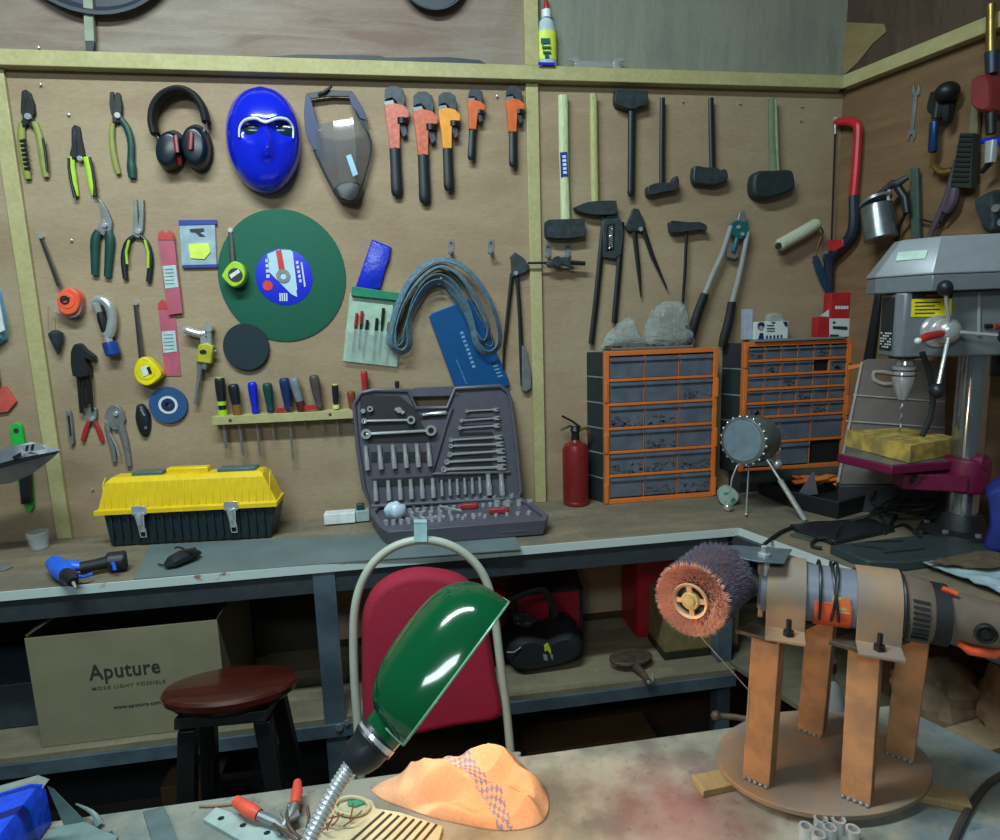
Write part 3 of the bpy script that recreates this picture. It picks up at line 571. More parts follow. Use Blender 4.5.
screwdriver('screwdriver with a short dark green handle', (267, 383), (271, 412), 4.8, M['dgreen'], (273.5, 436), 1)
screwdriver('screwdriver with a dark blue handle and the longest shaft', (284, 378), (289, 411), 5.2, M['navy'], (293, 458), 1)
screwdriver('screwdriver with a grey and maroon handle leaning on the dark blue one', (293.5, 378), (302, 410), 5, M['grey'], (305.5, 425), 1, [(.72, 1, .9, mat('maroon plastic', (84, 34, 34), .4))])
screwdriver('screwdriver with a large grey brown handle', (313.5, 375), (320, 409), 5, mat('grey brown plastic', (78, 70, 66), .5), (323, 429), .9)
screwdriver('slim black screwdriver with pale yellow ends', (335, 384), (336, 408.5), 3.4, M['black'], (338, 433), .8, [(0, .07, .9, mat('pale yellow', (220, 224, 120), .5)), (.84, 1, 1.0, mat('pale yellow', (220, 224, 120), .5))])
screwdriver('screwdriver with an orange brown handle at the right end of the rack', (351, 391), (352, 408), 4.2, mat('orange brown plastic', (134, 66, 40), .4), (352.5, 425), 1)
screwdriver('red handled screwdriver hanging above the right end of the rack', (364, 371), (365, 392), 3.6, M['red'], (365.5, 404), 1)
screwdriver('black tipped tool peeking up behind the open socket case', (397, 381), (397, 391), 2.4, M['black'], (397, 403), 1)
# blue pouch, file pouch + files
b = B(); b.pillow([(372, 239), (391.5, 247), (390, 258), (386, 268), (380, 290), (368, 291), (355, 288)], WB, .018, .015, 0, 4, .12); solo('blue_plastic_bag', 'crumpled bright blue plastic sleeve hanging above the clear file pouch', 'bag', b, mat('blue film', (20, 44, 190), .25, bump=.6, scale=60))
T = Thing('file_pouch', 'clear plastic pouch with a green flap holding needle files', 'pouch', WB.P(372, 330, .001))
b = B(); b.plate([(350, 293), (401, 296), (397, 367), (343, 361)], WB, .004, .003); T.part('backing', b, mat('pale green film', (168, 196, 176), .3))
b = B(); b.plate([(346, 328), (400, 333), (397, 367), (343, 361)], WB, .017, .001); T.part('pocket', b, mat('clear film', (190, 210, 200), .1, alpha=.3))
b = B(); b.plate([(352, 286), (402, 293.5), (401, 301), (351, 295.5)], WB, .018, .016); T.part('flap', b, mat('green flap', (30, 130, 96), .4), bev=.001)
nf = ['red handled needle file, leftmost in the clear pouch', 'red handled needle file, second in the clear pouch', 'thin dark needle file, third in the clear pouch', 'thin dark needle file, fourth in the clear pouch', 'thin dark needle file, fifth in the clear pouch', 'brown handled needle file, sixth in the clear pouch', 'dark needle file under the edge of the hanging belts']
for k, (x0, y0, x1, y1) in enumerate([(357, 313, 352.5, 352), (362, 311, 358.5, 350), (367.5, 320, 362.5, 360), (377, 318, 373, 360), (383.5, 308, 379, 358), (389, 322, 385, 350), (395, 305, 386, 364)]):
    T = Thing('needle_file', nf[k], 'file', WB.P(x0, y0, .008), 'needle files in the clear pouch')
    X = XF((x0, y0), (x1, y1)); b = B(); b.rod([(*X(0, 0), .0105, 1.5), (*X(0, .34), .0105, 1.5)], WB, 8); T.part('handle', b, [M['red'], M['red'], jk, jk, jk, mat('amber plastic', (0, 0, 0)), jk][k])
    b = B(); b.rod([(*X(0, .34), .0105, 1), (*X(0, .9), .0105, .9), (*X(0, 1), .0105, .3)], WB, 6); T.part('blade', b, M['dsteel'])
# sanding belts hanging folded over a peg
def belt(label, outer, inner, off, wd):
    pts = catmull(outer + [outer[0]], 5)[:-1]; b = B(); n = len(pts)
    q = [WB.P(x, y, off) for x, y in pts]; ring = []
    th = .0016
    for i in range(n):
        d = (q[(i + 1) % n] - q[i - 1]).normalized(); s_ = WB.n.cross(d); wv = (-WB.n * .72 + s_ * inner) * wd; tv = (WB.n * inner * .9 + s_ * .6) * th
        ring.append([q[i] + tv, q[i] + tv + wv, q[i] - tv + wv, q[i] - tv])
    ring.append(ring[0]); b.rings(ring, cap=False)
    solo('sanding_belt', label, 'sanding belt', b, mat('blue grey belt', (92, 118, 134), .55, var=.25, scale=90, bump=.3), 'grey sanding belts draped over a peg', sharp=50)
belt('outermost grey blue belt draped in an arch over the peg', [(402, 350), (393, 344), (394, 328), (402, 302), (416, 277), (436, 263), (456, 265), (474, 280), (488, 302), (496, 325), (497, 344), (488, 351), (479, 342), (476, 330), (470, 308), (458, 286), (442, 274), (426, 279), (413, 298), (407, 322), (407, 344)], .62, .05, .024)
belt('middle grey blue belt draped in an arch over the peg', [(397, 346), (396, 330), (404, 305), (419, 282), (438, 268), (453, 272), (468, 288), (479, 308), (487, 328), (484, 340), (476, 330), (466, 306), (453, 287), (438, 279), (423, 287), (411, 308), (404, 330), (402, 342)], .6, .05, .02)
belt('innermost belt, hanging lowest behind the others on the right', [(400, 340), (399, 322), (408, 298), (424, 278), (440, 270), (458, 282), (470, 300), (482, 322), (492, 340), (490, 346), (478, 338), (466, 316), (450, 292), (438, 284), (426, 290), (414, 308), (406, 328)], .5, .018, .012)
b = B(); b.lathe(WB.P(440, 280, 0), WB.n, [(0, .004), (.058, .004), (.06, .001)], 10); solo('wall_peg', 'steel peg carrying the three grey sanding belts', 'peg', b, M['steel'])
# blue flat box
T = Thing('blue_booklet_box', 'flat blue case with faint white lettering hanging under the belts', 'box', WB.P(470, 350, .001))
b = B(); b.plate([(429, 317), (432, 313), (468, 299), (474, 301), (508, 378), (510, 385), (503, 388), (458, 388), (454, 385)], WB, .016, .015); T.part('cover', b, mat('dull blue card', (16, 78, 132), .35, var=.06), bev=.002)
b = B()
for k in range(9): 
    x, y = 460 + k * 1.5, 332 + k * 4.2
    b.plate([(x, y), (x + 3, y - .8), (x + 3.6, y + 1.6), (x + .6, y + 2.4)], WB, .0166, .001)
for k in range(11):
    x, y = 456 + k * .95, 360 + k * 2.3; b.plate([(x, y), (x + 1.2, y - .3), (x + 1.5, y + .6), (x + .3, y + 1)], WB, .0166, .001)
for k in range(4): b.plate([(493 + k * 1.5, 366 + k * 3.4), (498 + k * 1.5, 364.6 + k * 3.4), (498.4 + k * 1.5, 365.8 + k * 3.4), (493.4 + k * 1.5, 367.2 + k * 3.4)], WB, .0166, .001)
T.part('lettering', b, mat('faded print', (120, 160, 190), .5))
# metal wall hooks
for k, (x, y, l) in enumerate([(451, 247, 'bare metal wall hook above the sanding belts'), (491, 247, 'bare metal wall hook between the belts and the middle batten'), (548, 251, 'small metal hook left of the wing nut on the clamp rod'), (568, 251, 'small metal hook right of the wing nut on the clamp rod')]):
    T = Thing('wall_hook', l, 'hook', WB.P(x, y, .001), 'small metal wall hooks')
    b = B(); b.plate([(x - 3, y - 7), (x, y - 8.5), (x + 3, y - 7), (x + 3, y + 6), (x - 3, y + 6)], WB, .003, .003); T.part('plate', b, M['steel'], bev=.0005)
    b = B(); b.rod([(x, y + 3, .004, 1.6), (x + .5, y + 7, .022, 1.8), (x + 2, y + 4, .032, 1.6)], WB, 8, None, 3); T.part('hook', b, M['steel'])
    b = B(); b.disc(x, y - 4, WB, .0045, .002, 1.2, 8); T.part('screw', b, M['iron'])
# ================================================================ right half of the back wall
def legs_tool(name, label, cat, head, legs, hm, lm, off=.016, rivet=None, bevel=.0015, hpart='head'):
    T = Thing(name, label, cat, WB.P(*head[0], .001))
    b = B(); b.plate(head, WB, off + .004, .012); T.part(hpart, b, hm, bev=bevel)
    for l in legs:
        b = B(); sol_rod(b, WB, l, off - .003, .6); T.part('leg', b, lm)
    if rivet:
        b = B(); b.disc(*rivet, WB, off + .007, .006, 2.2, 12); T.part('rivet', b, M['chrome'])
    return T
g1 = mat('grey painted iron', (62, 74, 76), .5, .3, .2, 40)
T = legs_tool('caliper', 'outside calipers with triangular head and long thin legs left of the batten', 'calipers', [(511, 256), (515, 252), (524, 258), (530, 267), (526, 272), (512, 277)], [[(512, 273, 2), (508, 310, 1.8), (504, 350, 1.5), (503, 372, 1)], [(517, 275, 2), (520, 320, 2), (522, 370, 2.4), (523, 386, 2.6)]], g1, M['dsteel'], rivet=(516, 273))
b = B(); b.plate([(522, 345), (526, 348), (531, 375), (531, 388), (526, 392), (522, 390)], WB, .018, .012); T.part('foot', b, M['steel'], bev=.001)
T = Thing('clamp_rod', 'dark clamp rod with a wing nut crossing the middle batten', 'clamp', WB.P(558, 263, .001))
b = B(); b.rod([(528, 263, .03, 1.2), (570, 262.5, .03, 1.3), (584.5, 263, .03, 1.3)], WB, 8); b.rod([(570, 262.5, .03, 2.2), (585, 263.5, .03, 2.2)], WB, 8); T.part('rod', b, M['dsteel'])
b = B(); b.disc(558, 261, WB, .04, .018, 5, 16); b.pillow([(545, 264), (551, 259), (558, 260), (558, 265), (549, 268)], WB, .036, .008, 2); b.pillow([(558, 258), (566, 257), (571, 264), (574, 270), (565, 266), (558, 265)], WB, .036, .008, 2); T.part('wing_nut', b, M['iron'])
b = B(); b.rod([(558, 262, .02, 2), (558, 262, .001, 2)], WB, 8); T.part('stem', b, M['iron'])
def hammer(label, hpts, handle_m, head, head_m=None, off=.02, headth=.03, name='hammer', flat=.6, extra=None, cat='hammer', grp=None, bev=.004):
    T = Thing(name, label, cat, WB.P(*head[0], .001), grp)
    b = B(); b.rod([(x, y, off, r) for x, y, r in hpts], WB, 12, flat, 0); T.part('handle', b, handle_m)
    if name == 'hammer' or name == 'sledgehammer' or name == 'mallet' or name == 'chipping_hammer':
        b = B(); b.plate(head, WB, off + headth / 2, headth, 3); T.part('head', b, head_m or M['iron'], bev=bev)
    if extra: extra(T)
    return T
def e_sl(T):
    b = B(); b.plate([(560.5, 152), (567.5, 151.5), (568.5, 176), (561.5, 176.5)], WB, .029, .003); lb = T.part('label', b, mat('blue label', (26, 58, 150), .4))
    b = B(); o_ = WB.P(563.6, 173.5, .0291); text_bm(b, 'HAMMER' if 0 else 'SLEDGE' if 0 else '8LB' if 0 else 'HANDLE' if 0 else '-----', .012, o_, (0, 0, 1), (-1, 0, 0), .0003, 'LEFT'); 
    b.bm.free()
    b = B()
    for k in range(5): b.plate([(562.6 + .2 * k, 155 + k * 4), (566.2 + .2 * k, 154.8 + k * 4), (566.4 + .2 * k, 157.4 + k * 4), (562.8 + .2 * k, 157.6 + k * 4)], WB, .0298, .001)
    T.part('print', b, M['white'], parent=lb)
    b = B(); b.disc(564, 99, WB, .027, .002, 1.2, 10); T.part('hanging_hole', b, M['black'])
hammer('sledgehammer with a long pale handle and blue label beside the batten', [(563.5, 95, 5.2), (564, 150, 5), (564.8, 180, 4.6), (566, 222, 5)], M['paleh'], [(547, 222), (549, 219.5), (560, 219), (583, 218.5), (585, 220), (585, 233), (583, 236), (565, 238), (550, 237), (547, 234)], headth=.034, name='sledgehammer', extra=e_sl)
def e2(T):
    b = B(); b.disc(593.5, 98, WB, .0262, .002, .9, 10); T.part('hanging_hole', b, M['black'])
hammer('cross peen hammer with a yellowed wooden handle, second from the batten', [(593.5, 94, 3.8), (594, 150, 3.9), (595, 203, 3.9)], M['yelh'], [(575, 207), (590, 201.5), (614, 200.5), (616.5, 202), (617, 212), (610, 214.5), (590, 214), (577, 210)], headth=.024, extra=e2)
hammer('all black hammer hanging head up under the rail', [(632, 100, 4), (631, 190, 3.6), (630.5, 194, 3.4), (630, 197, 1.5)], M['black'], [(616, 91), (618, 89.5), (646, 90.5), (648, 93), (648, 104), (640, 106), (634, 109), (628, 108), (618, 104.5), (615.5, 100)], M['iron'], headth=.026)
hammer('claw hammer with a slim black handle hanging head down', [(662.5, 98, 2.8), (662, 150, 2.9), (662, 186, 3)], M['black'], [(648.5, 186), (656, 183), (666, 182.5), (672, 182), (676, 176), (678.5, 177), (679.5, 184), (676, 190), (664, 192), (650, 195), (648, 190)], headth=.028, bev=.002)
hammer('ball peen hammer with a black handle, head rounded on one side', [(711, 98, 2.8), (711.5, 130, 3.2), (712.5, 170, 3.2)], M['black'], [(694, 168), (697, 165.5), (707, 167), (716, 167), (721, 169.5), (726, 169), (728.5, 175), (727, 181), (722, 183), (714, 185), (704, 184), (696, 183), (693.5, 178)], headth=.026)
def e_m(T):
    b = B(); b.rod([(775.5, 99, .026, 1.4), (776.5, 140, .026, 1.7), (778, 172, .026, 1.5)], WB, 8); T.part('handle_split', b, mat('pale green wood', (142, 152, 112), .7))
hammer('mallet with a greenish wooden handle and a big dark rubber head', [(772.5, 99, 4.4), (773, 140, 4.6), (775, 174, 5)], mat('mossy wood', (104, 120, 92), .7), [(755, 175), (760, 170.5), (775, 170), (790, 169.5), (794, 173), (795.5, 185), (792, 191), (775, 197), (762, 198), (755, 194), (753.5, 184)], mat('dark rubber head', (34, 46, 48), .6), headth=.042, name='mallet', extra=e_m, bev=.008, cat='mallet')
hammer('small chipping hammer with a thin steel handle above the plastic bags', [(686.5, 231, 1.6), (685, 270, 1.7), (682.5, 306, 1.5)], M['dsteel'], [(670, 222), (674, 220.5), (688, 222), (700, 222), (707, 225.5), (706, 231), (700, 229.5), (690, 231), (678, 232.5), (671, 231.5)], M['iron'], headth=.02, name='chipping_hammer', bev=.0015)
# big dark cutter
T = legs_tool('long_cutter', 'grey long handled cutter with a spring between its jaws under the cross peen hammer', 'cutter', [(603, 222), (609, 213), (615, 212), (621, 220), (624, 232), (621, 254), (615, 259), (603, 257)], [[(604, 216, 2.6), (601, 250, 2.8), (596, 300, 2.8), (591, 344, 2.8)], [(622, 222, 2.6), (619, 265, 2.8), (616, 300, 2.8), (614, 323, 2.8)]], g1, M['dsteel'])
b = B(); b.plate([(607, 225), (615, 223), (614, 250), (606, 251)], WB, .022, .003); T.part('slot', b, M['black']); b = B()
b.tube([WB.P(611 + 2.2 * math.sin(k * 1.3), 226 + k * .42, .024 + .003 * math.cos(k * 1.3)) for k in range(54)], .0009, 6); T.part('spring', b, M['chrome'])
T = legs_tool('dividers', 'dark dividers with triangular head and two spread pointed legs', 'dividers', [(634, 208), (639, 209), (646, 224), (642, 231), (628, 231), (626, 226)], [[(634, 229, 2.6), (638, 265, 2.2), (641, 297, .8)], [(642, 225, 2.6), (652, 255, 2.2), (667, 289, .8)]], M['iron'], M['dsteel'], rivet=(641, 229))
# bolt cutter
T = Thing('bolt_cutter', 'bolt cutter with teal jaws, chrome arms and black grips', 'bolt cutter', WB.P(735, 250, .001))
b = B(); b.plate([(737, 222), (740, 212), (743.5, 209.5), (746, 213), (746, 224), (741, 230)], WB, .028, .014); T.part('jaw', b, M['steel'], bev=.0015)
b = B(); b.plate([(731, 224), (737, 220), (748, 222), (749.5, 228), (746, 237), (738, 240), (730, 232)], WB, .032, .016); b.rod([(737, 238, .03, 2.4), (733, 252, .03, 2)], WB, 8); T.part('cutter_plate', b, M['teal'], bev=.0015)
b = B(); b.plate([(727, 246), (730, 243), (738, 245), (739, 256), (735, 259), (728, 257)], WB, .026, .01); T.part('link', b, M['steel'], bev=.001)
for hs, gr in (([(731, 226, 2.2), (722, 254, 2.4), (712, 276, 2.4), (703, 298, 2.4)], [(705, 294, 4.2), (698, 312, 4.4), (691, 336, 4.6), (690, 345, 4)]), ([(748, 232, 2.4), (742, 262, 2.4), (737, 284, 2.4), (731, 306, 2.4)], [(732, 302, 4.2), (729, 320, 4.6), (724, 338, 4.6), (722, 347, 3.6)])):
    b = B(); sol_rod(b, WB, hs, .026); arm = T.part('arm', b, M['chrome']); b = B(); sol_rod(b, WB, gr, .026, .8, 2); T.part('grip', b, M['rubber'], parent=arm)
b = B(); b.disc(739, 227, WB, .036, .006, 2, 10); b.disc(743, 234, WB, .036, .006, 1.8, 10); T.part('bolt', b, M['chrome'])
# paint roller
T = Thing('paint_roller', 'used white paint roller on a bent wire with a blue handle', 'paint roller', WB.P(800, 240, .001))
b = B(); b.rod([(778, 246, .035, 4.5), (780, 245, .035, 6.4), (800, 234, .035, 6.4), (816, 224.5, .035, 6.2), (818, 223.5, .035, 4.6)], WB, 18); T.part('roller_sleeve', b, mat('grubby white nap', (186, 190, 168), .95, bump=.8, scale=200)); 
b = B(); b.disc(779.5, 245.5, WB, .052, .012, 2.4, 12, 3); T.part('end_cap', b, M['dgrey'])
b = B(); b.rod([(818, 224, .035, .9), (823, 232, .03, .9), (819, 243, .026, .9), (816, 256, .024, .9)], WB, 8, None, 4); T.part('wire_frame', b, M['brass'])
b = B(); b.rod([(815, 256, .022, 2.4), (818, 266, .022, 3.6), (823, 278, .022, 3.8), (829, 292, .022, 3.2)], WB, 10, None, 2); T.part('handle', b, mat('petrol blue plastic', (24, 58, 84), .4))
# glue bottle and spanner standing on the rail, long dark blade, stick, pans
RT = VY(WY - .018)
T = Thing('glue_bottle', 'clear glue bottle with a red nozzle and a yellow label standing on the rail', 'bottle', RT.P(547, 68))
k = RT.t(547, 60); c = Vector((RT.P(547, 60).x, WY - .018, 2.119))
b = B(); b.lathe(c, (0, 0, 1), [(0, 9 * k), (.004, 9.8 * k), (.085, 9.8 * k), (.115, 7.5 * k), (.125, 4.6 * k), (.128, 4 * k)], 24, .72, Vector((0, 1, 0))); T.part('bottle', b, mat('milky plastic', (176, 196, 200), .3))
b = B(); b.lathe(c + Vector((0, 0, .126)), (0, 0, 1), [(0, 5 * k), (.02, 4.8 * k), (.022, 3.6 * k)], 16); T.part('collar', b, M['white'])
b = B(); b.lathe(c + Vector((0, 0, .147)), (0, 0, 1), [(0, 3 * k), (.012, 2.6 * k), (.032, 1.6 * k), (.036, .8 * k)], 16); T.part('nozzle', b, M['red'])
b = B(); b.lathe(c + Vector((0, 0, .016)), (0, 0, 1), [(0, 10 * k), (.072, 10 * k)], 24, .73, Vector((0, 1, 0))); lb = T.part('label', b, mat('acid yellow label', (208, 228, 70), .5))
b = B()
for x0, x1, y0, y1 in ((541, 550, 38, 43), (542, 551, 46, 48), (543, 551, 51, 53), (545, 549, 54, 57)): b.plate([(x0, y0), (x1, y0 + .2), (x1, y1 + .2), (x0, y1)], RT, .0245, .0025)
T.part('print', b, M['teal'], parent=lb)
b = B(); b.plate([(538.5, 62), (555, 62.5), (555, 65), (538.5, 64.6)], RT, .0242, .003); T.part('print', b, M['blue'], parent=lb)
def spanner(b, pl, a, c_, w, off, th, r=2.6):
    X = XF(a, c_); S = X.L; k = w / S
    b.plate([X(-k * .5, .1), X(k * .5, .1), X(k * .45, .9), X(-k * .45, .9)], pl, off - th * .15, th * .7)
    h = k * r / 2
    b.plate([X(*p) for p in [(-h, .12), (-h * 1.05, .0), (-h * .62, -.09), (-h * .45, .03), (0, .075), (h * .45, .03), (h * .62, -.09), (h * 1.05, 0), (h, .12), (k * .5, .16), (-k * .5, .16)]], pl, off, th)
    b.plate([X(*p) for p in [(-h, .88), (-h * 1.05, 1), (-h * .62, 1.09), (-h * .45, .97), (0, .925), (h * .45, .97), (h * .62, 1.09), (h * 1.05, 1), (h, .88), (k * .5, .84), (-k * .5, .84)]], pl, off, th)
b = B(); spanner(b, RT, (572, 64), (622, 64.5), 6.4, .010, .006, 2.0); solo('spanner', 'chrome open ended spanner lying on the rail beside the glue bottle', 'spanner', b, M['chrome'], bev=.0006)
b = B(); b.plate([(254, 57), (300, 54.5), (380, 55.5), (386, 57.5), (450, 57), (480, 60), (491, 66.5), (384, 63.5), (300, 60)], RT, .006, .006); solo('long_dark_blade', 'long dark saw blade lying along the top of the rail', 'blade', b, mat('dark blade', (52, 60, 66), .6), bev=.0008)
b = B(); b.plate([(82, -20), (91.5, -20), (94, 41), (84.5, 41)], WB, .022, .012); T = Thing('paint_stick', 'pale wooden stick with a dark tip hanging above the rail', 'stick', WB.P(88, 20, .001)); T.part('stick', b, mat('grey green wood', (140, 152, 130), .7), bev=.001)
b = B(); b.plate([(85, 41), (94, 41), (93, 54), (86.5, 54)], WB, .021, .010); T.part('tip', b, M['dgrey'], bev=.001)
for (cx, cy, r, l) in ((91, -78, 90, 'large dark round pan hanging behind the wooden stick, mostly above the frame'), (432, -24, 36, 'smaller dark round pan hanging at the top edge')):
    b = B(); c = WB.P(cx, cy, 0); k = WB.t(cx, cy); b.lathe(c, WB.n, [(.002, r * k * .86), (.01, r * k * .92), (.03, r * k), (.032, r * k), (.031, r * k * .96), (.012, r * k * .88), (.009, .001)], 64)
    solo('round_pan', l, 'pan', b, mat('dark enamel', (44, 52, 64), .5), 'round pans above the rail')
# left edge: spray can edge, red tag, green brush
T = Thing('blue_level', 'pale blue plastic tool body cut by the left edge of the frame', 'tool', WB.P(-5, 315, .001)); b = B(); b.pillow([(-22, 290), (-2, 288), (3, 300), (8, 335), (5, 341), (-12, 345)], WB, .035, .033, 3, 5, .15); T.part('body', b, mat('pale blue plastic', (110, 176, 220), .35)); b = B(); b.plate([(-8, 300), (-2, 299), (4, 330), (-2, 333)], WB, .0375, .004); T.part('panel', b, M['white'])
b = B(); b.plate([(-12, 388), (4, 386), (15.5, 402), (7, 412), (-8, 414)], WB, .012, .01); T = Thing('red_tag_scraper', 'faded red plastic spreader hanging at the left edge', 'scraper', WB.P(0, 400, .001)); T.part('blade', b, mat('faded red plastic', (196, 84, 74), .5), bev=.001); b = B(); b.rod([(-6, 362, .012, 2.4), (-3, 388, .012, 3)], WB, 8); T.part('handle', b, M['dgrey'])
T = Thing('wire_brush', 'small green handled brush with black bristles hanging left of the batten', 'brush', WB.P(16, 460, .001))
b = B(); b.plate([(8, 430), (11, 424), (18, 424), (21, 430), (25, 455), (30, 478), (32, 508), (24, 510), (14, 470)], WB, .016, .012, 2); T.part('handle', b, mat('vivid green plastic', (40, 180, 70), .4), bev=.002)
b = B(); b.plate([(17, 470), (28, 470), (29.5, 504), (20, 505)], WB, .03, .016); T.part('bristles', b, M['black'], bev=.001); b = B(); b.disc(15, 431, WB, .0172, .002, 2.6, 12); T.part('hanging_hole', b, M['dgrey'])
# silver lamp head on an arm, reaching in from the left
T = Thing('silver_lamp_head', 'pointed silver metal lamp head reaching in from the left edge', 'lamp', WB.P(-30, 470, .10)); LO = .16
b = B()
def lring(x, yt, yb, w): 
    P_ = [LPl.P(x, yt, o) for o in (-w * .6, 0, w * .6)] + [LPl.P(x, (yt + yb) / 2, w)] + [LPl.P(x, yb, o) for o in (w * .5, -w * .5)] + [LPl.P(x, (yt + yb) / 2, -w)]
    return P_
LPl = WB.shift(LO)
b.rings([lring(-60, 468, 492, .05), lring(-20, 457, 487, .055), (lring(12, 446, 483, .05)), lring(32, 442, 474, .04), lring(48, 446, 462, .02), lring(60, 449.5, 451.5, .004)]); T.part('shell', b, mat('brushed silver', (136, 140, 146), .3, .6))
b = B(); b.plate([(-40, 474), (20, 458), (58, 451), (56, 454), (20, 463), (-40, 480)], LPl, .053, .004); T.part('seam', b, M['black'])
b = B(); b.plate([(20, 446), (38, 443), (46, 449), (24, 452)], LPl, .052, .004); T.part('highlight_plate', b, M['chrome']); b = B(); b.plate([(26, 445.5), (28.5, 445), (27, 451), (25, 451)], LPl, .054, .003); b.plate([(31.5, 444.5), (34, 444), (33, 450), (30.5, 450)], LPl, .054, .003); b.plate([(12, 457), (20, 452.5), (21, 457), (14, 460)], LPl, .056, .003); T.part('vent', b, M['black'])
b = B(); b.tube([LPl.P(-50, 478, 0), LPl.P(-70, 480, -.06), WB.P(-75, 482, .002)], .012, 10); T.part('bracket_arm', b, M['steel'])
# ================================================================ right wall
R = WR
T = Thing('bow_saw', 'red framed hacksaw with a dark blue handle hanging in the corner', 'saw', R.P(855, 180, .001))
b = B(); b.rod([(836, 122, .03, 3.6), (848, 121, .03, 4), (856, 124, .03, 4.2), (858, 132, .03, 4), (856, 165, .03, 4), (853, 200, .03, 4)], R, 10, None, 4); T.part('frame', b, mat('bright red frame', (200, 36, 48), .35))
b = B(); b.rod([(853.5, 196, .03, 4.6), (854, 225, .03, 5.4), (849, 239, .03, 5.6), (838, 250, .03, 5.6), (829, 262, .03, 5), (829, 290, .03, 3.6)], R, 10, None, 3); b.rod([(829, 264, .03, 3.2), (819, 250, .03, 3.2), (814, 240, .03, 2)], R, 10); T.part('handle', b, mat('dark slate plastic', (30, 40, 58), .45))
b = B(); b.plate([(826.5, 240), (843, 239), (843, 246), (834, 252), (827, 250)], R, .05, .02); T.part('trigger', b, M['red'], bev=.002)
b = B(); b.plate([(834.5, 124), (836.2, 124), (832, 246), (830.4, 246)], R, .032, .0015); T.part('blade', b, M['dsteel'])
b = B(); b.disc(835, 119, R, .038, .014, 2.2, 10); b.rod([(835, 124, .036, 1), (835, 134, .034, .8)], R, 6); T.part('tension_screw', b, M['chrome'])
b = B(); spanner(b, R, (914.5, 88), (909.5, 137), 3.6, .012, .007, 2.0); solo('combination_spanner', 'grey spanner hanging alone on the right wall', 'spanner', b, M['steel'], bev=.0006)
T = Thing('impact_driver', 'dark air tool with a blue sleeve hanging on the right wall', 'air tool', R.P(942, 115, .001))
b = B(); b.ball(R.P(946, 92, .05), .03, 1, .9, .85); b.pillow([(938, 92), (952, 90), (955, 104), (950, 122), (943, 120), (934, 112)], R, .05, .045, 3); T.part('body', b, M['dsteel'])
b = B(); b.rod([(938, 95, .045, 4.4), (934, 118, .045, 3.6)], R, 12); T.part('neck', b, M['black']); b = B(); b.rod([(933, 122, .045, 4.2), (931.5, 150, .045, 4.2), (931.5, 152, .045, 3)], R, 14); T.part('sleeve', b, mat('blue steel sleeve', (36, 70, 120), .3, .5)); b = B(); b.rod([(933, 152, .04, 2.2), (931, 168, .03, 2.6)], R, 8); T.part('shank', b, M['brass']); b = B(); b.pillow([(944, 105), (953, 104), (951, 122), (945, 122)], R, .06, .02, 2); T.part('trigger', b, M['black'])
T = Thing('scrub_brush', 'long pale wooden brush with a dark bristle head on the right wall', 'brush', R.P(965, 130, .001))
b = B(); b.plate([(973, 76), (979, 76), (977, 130), (973, 185), (966, 186), (967, 140)], R, .025, .016); T.part('handle', b, mat('weathered wood', (120, 110, 84), .7), bev=.003)
b = B(); b.plate([(960, 133), (973, 133), (971, 188), (950, 186)], R, .045, .026); T.part('bristle_head', b, mat('dark bristles', (44, 50, 40), .9, bump=.8, scale=220))
b = B()
for k in range(10): b.rod([(960 - k * .9, 136 + k * 5, .047, 1), (972 - k * .4, 136.5 + k * 5, .047, 1)], R, 6)
T.part('bristle_row', b, M['black'])
T = Thing('garden_shears', 'worn dark long handled tool with purple grey grips below the brush', 'shears', R.P(940, 210, .001))
b = B(); b.rod([(957, 160, .03, 3), (948, 195, .03, 3.4), (936, 222, .03, 3), (928, 241, .03, 2.6)], R, 10, None, 3); T.part('long_handle', b, mat('purple grey grip', (84, 70, 84), .6))
b = B(); b.rod([(955, 188, .034, 5), (952, 202, .034, 5.5), (946, 212, .034, 4)], R, 10, None, 3); T.part('motor_bulge', b, mat('purple grey grip', (0, 0, 0)))
b = B(); b.rod([(933, 165, .03, 2), (942, 172, .03, 4), (952, 170, .03, 3)], R, 8, None, 3); T.part('yoke', b, M['brass']); b = B(); b.rod([(950, 212, .03, 1.4), (940, 223, .024, 1.2), (920, 219, .02, 1)], R, 6, None, 3); T.part('wire_loop', b, M['dsteel'])
b = B(); b.plate([(909.5, 168), (917.5, 168), (919.5, 246), (911, 246)], R, .028, .012); solo('green_flat_bar', 'dull green flat steel bar standing on the right wall above the drill press', 'bar', b, mat('dull green paint', (64, 84, 78), .6), bev=.002)
T = Thing('spray_gun', 'paint spray gun with a large silver cup hanging on the right wall', 'spray gun', R.P(885, 200, .001))
b = B(); c = R.P(877, 201, .07); k = R.t(877, 200, .07); b.lathe(R.P(881, 240, .07), R.P(876, 202, .07) - R.P(881, 240, .07), [(0, 13 * k), (.004, 15 * k), (.092, 14 * k), (.1, 13.4 * k)], 28); T.part('cup', b, mat('satin aluminium', (150, 158, 164), .3, .8)); b = B(); b.lathe(R.P(876, 202, .07), R.P(875, 199, .07) - R.P(876, 202, .07), [(0, 14.6 * k), (.008, 14.6 * k), (.014, 6 * k)], 28); T.part('lid', b, M['steel'])
b = B(); b.rod([(873, 199, .07, 2), (886, 188, .07, 2.6), (893, 184, .06, 4.5), (897, 184, .06, 4.5), (908, 177, .05, 2.4)], R, 12); T.part('barrel', b, M['iron'])
b = B(); b.rod([(890, 184, .06, 3), (888, 197, .065, 1.8), (891, 212, .065, 1)], R, 10); T.part('trigger', b, M['chrome'])
b = B(); b.rod([(897, 186, .055, 3.8), (905, 198, .05, 4), (907, 213, .05, 3.6)], R, 12); T.part('grip', b, M['black'])
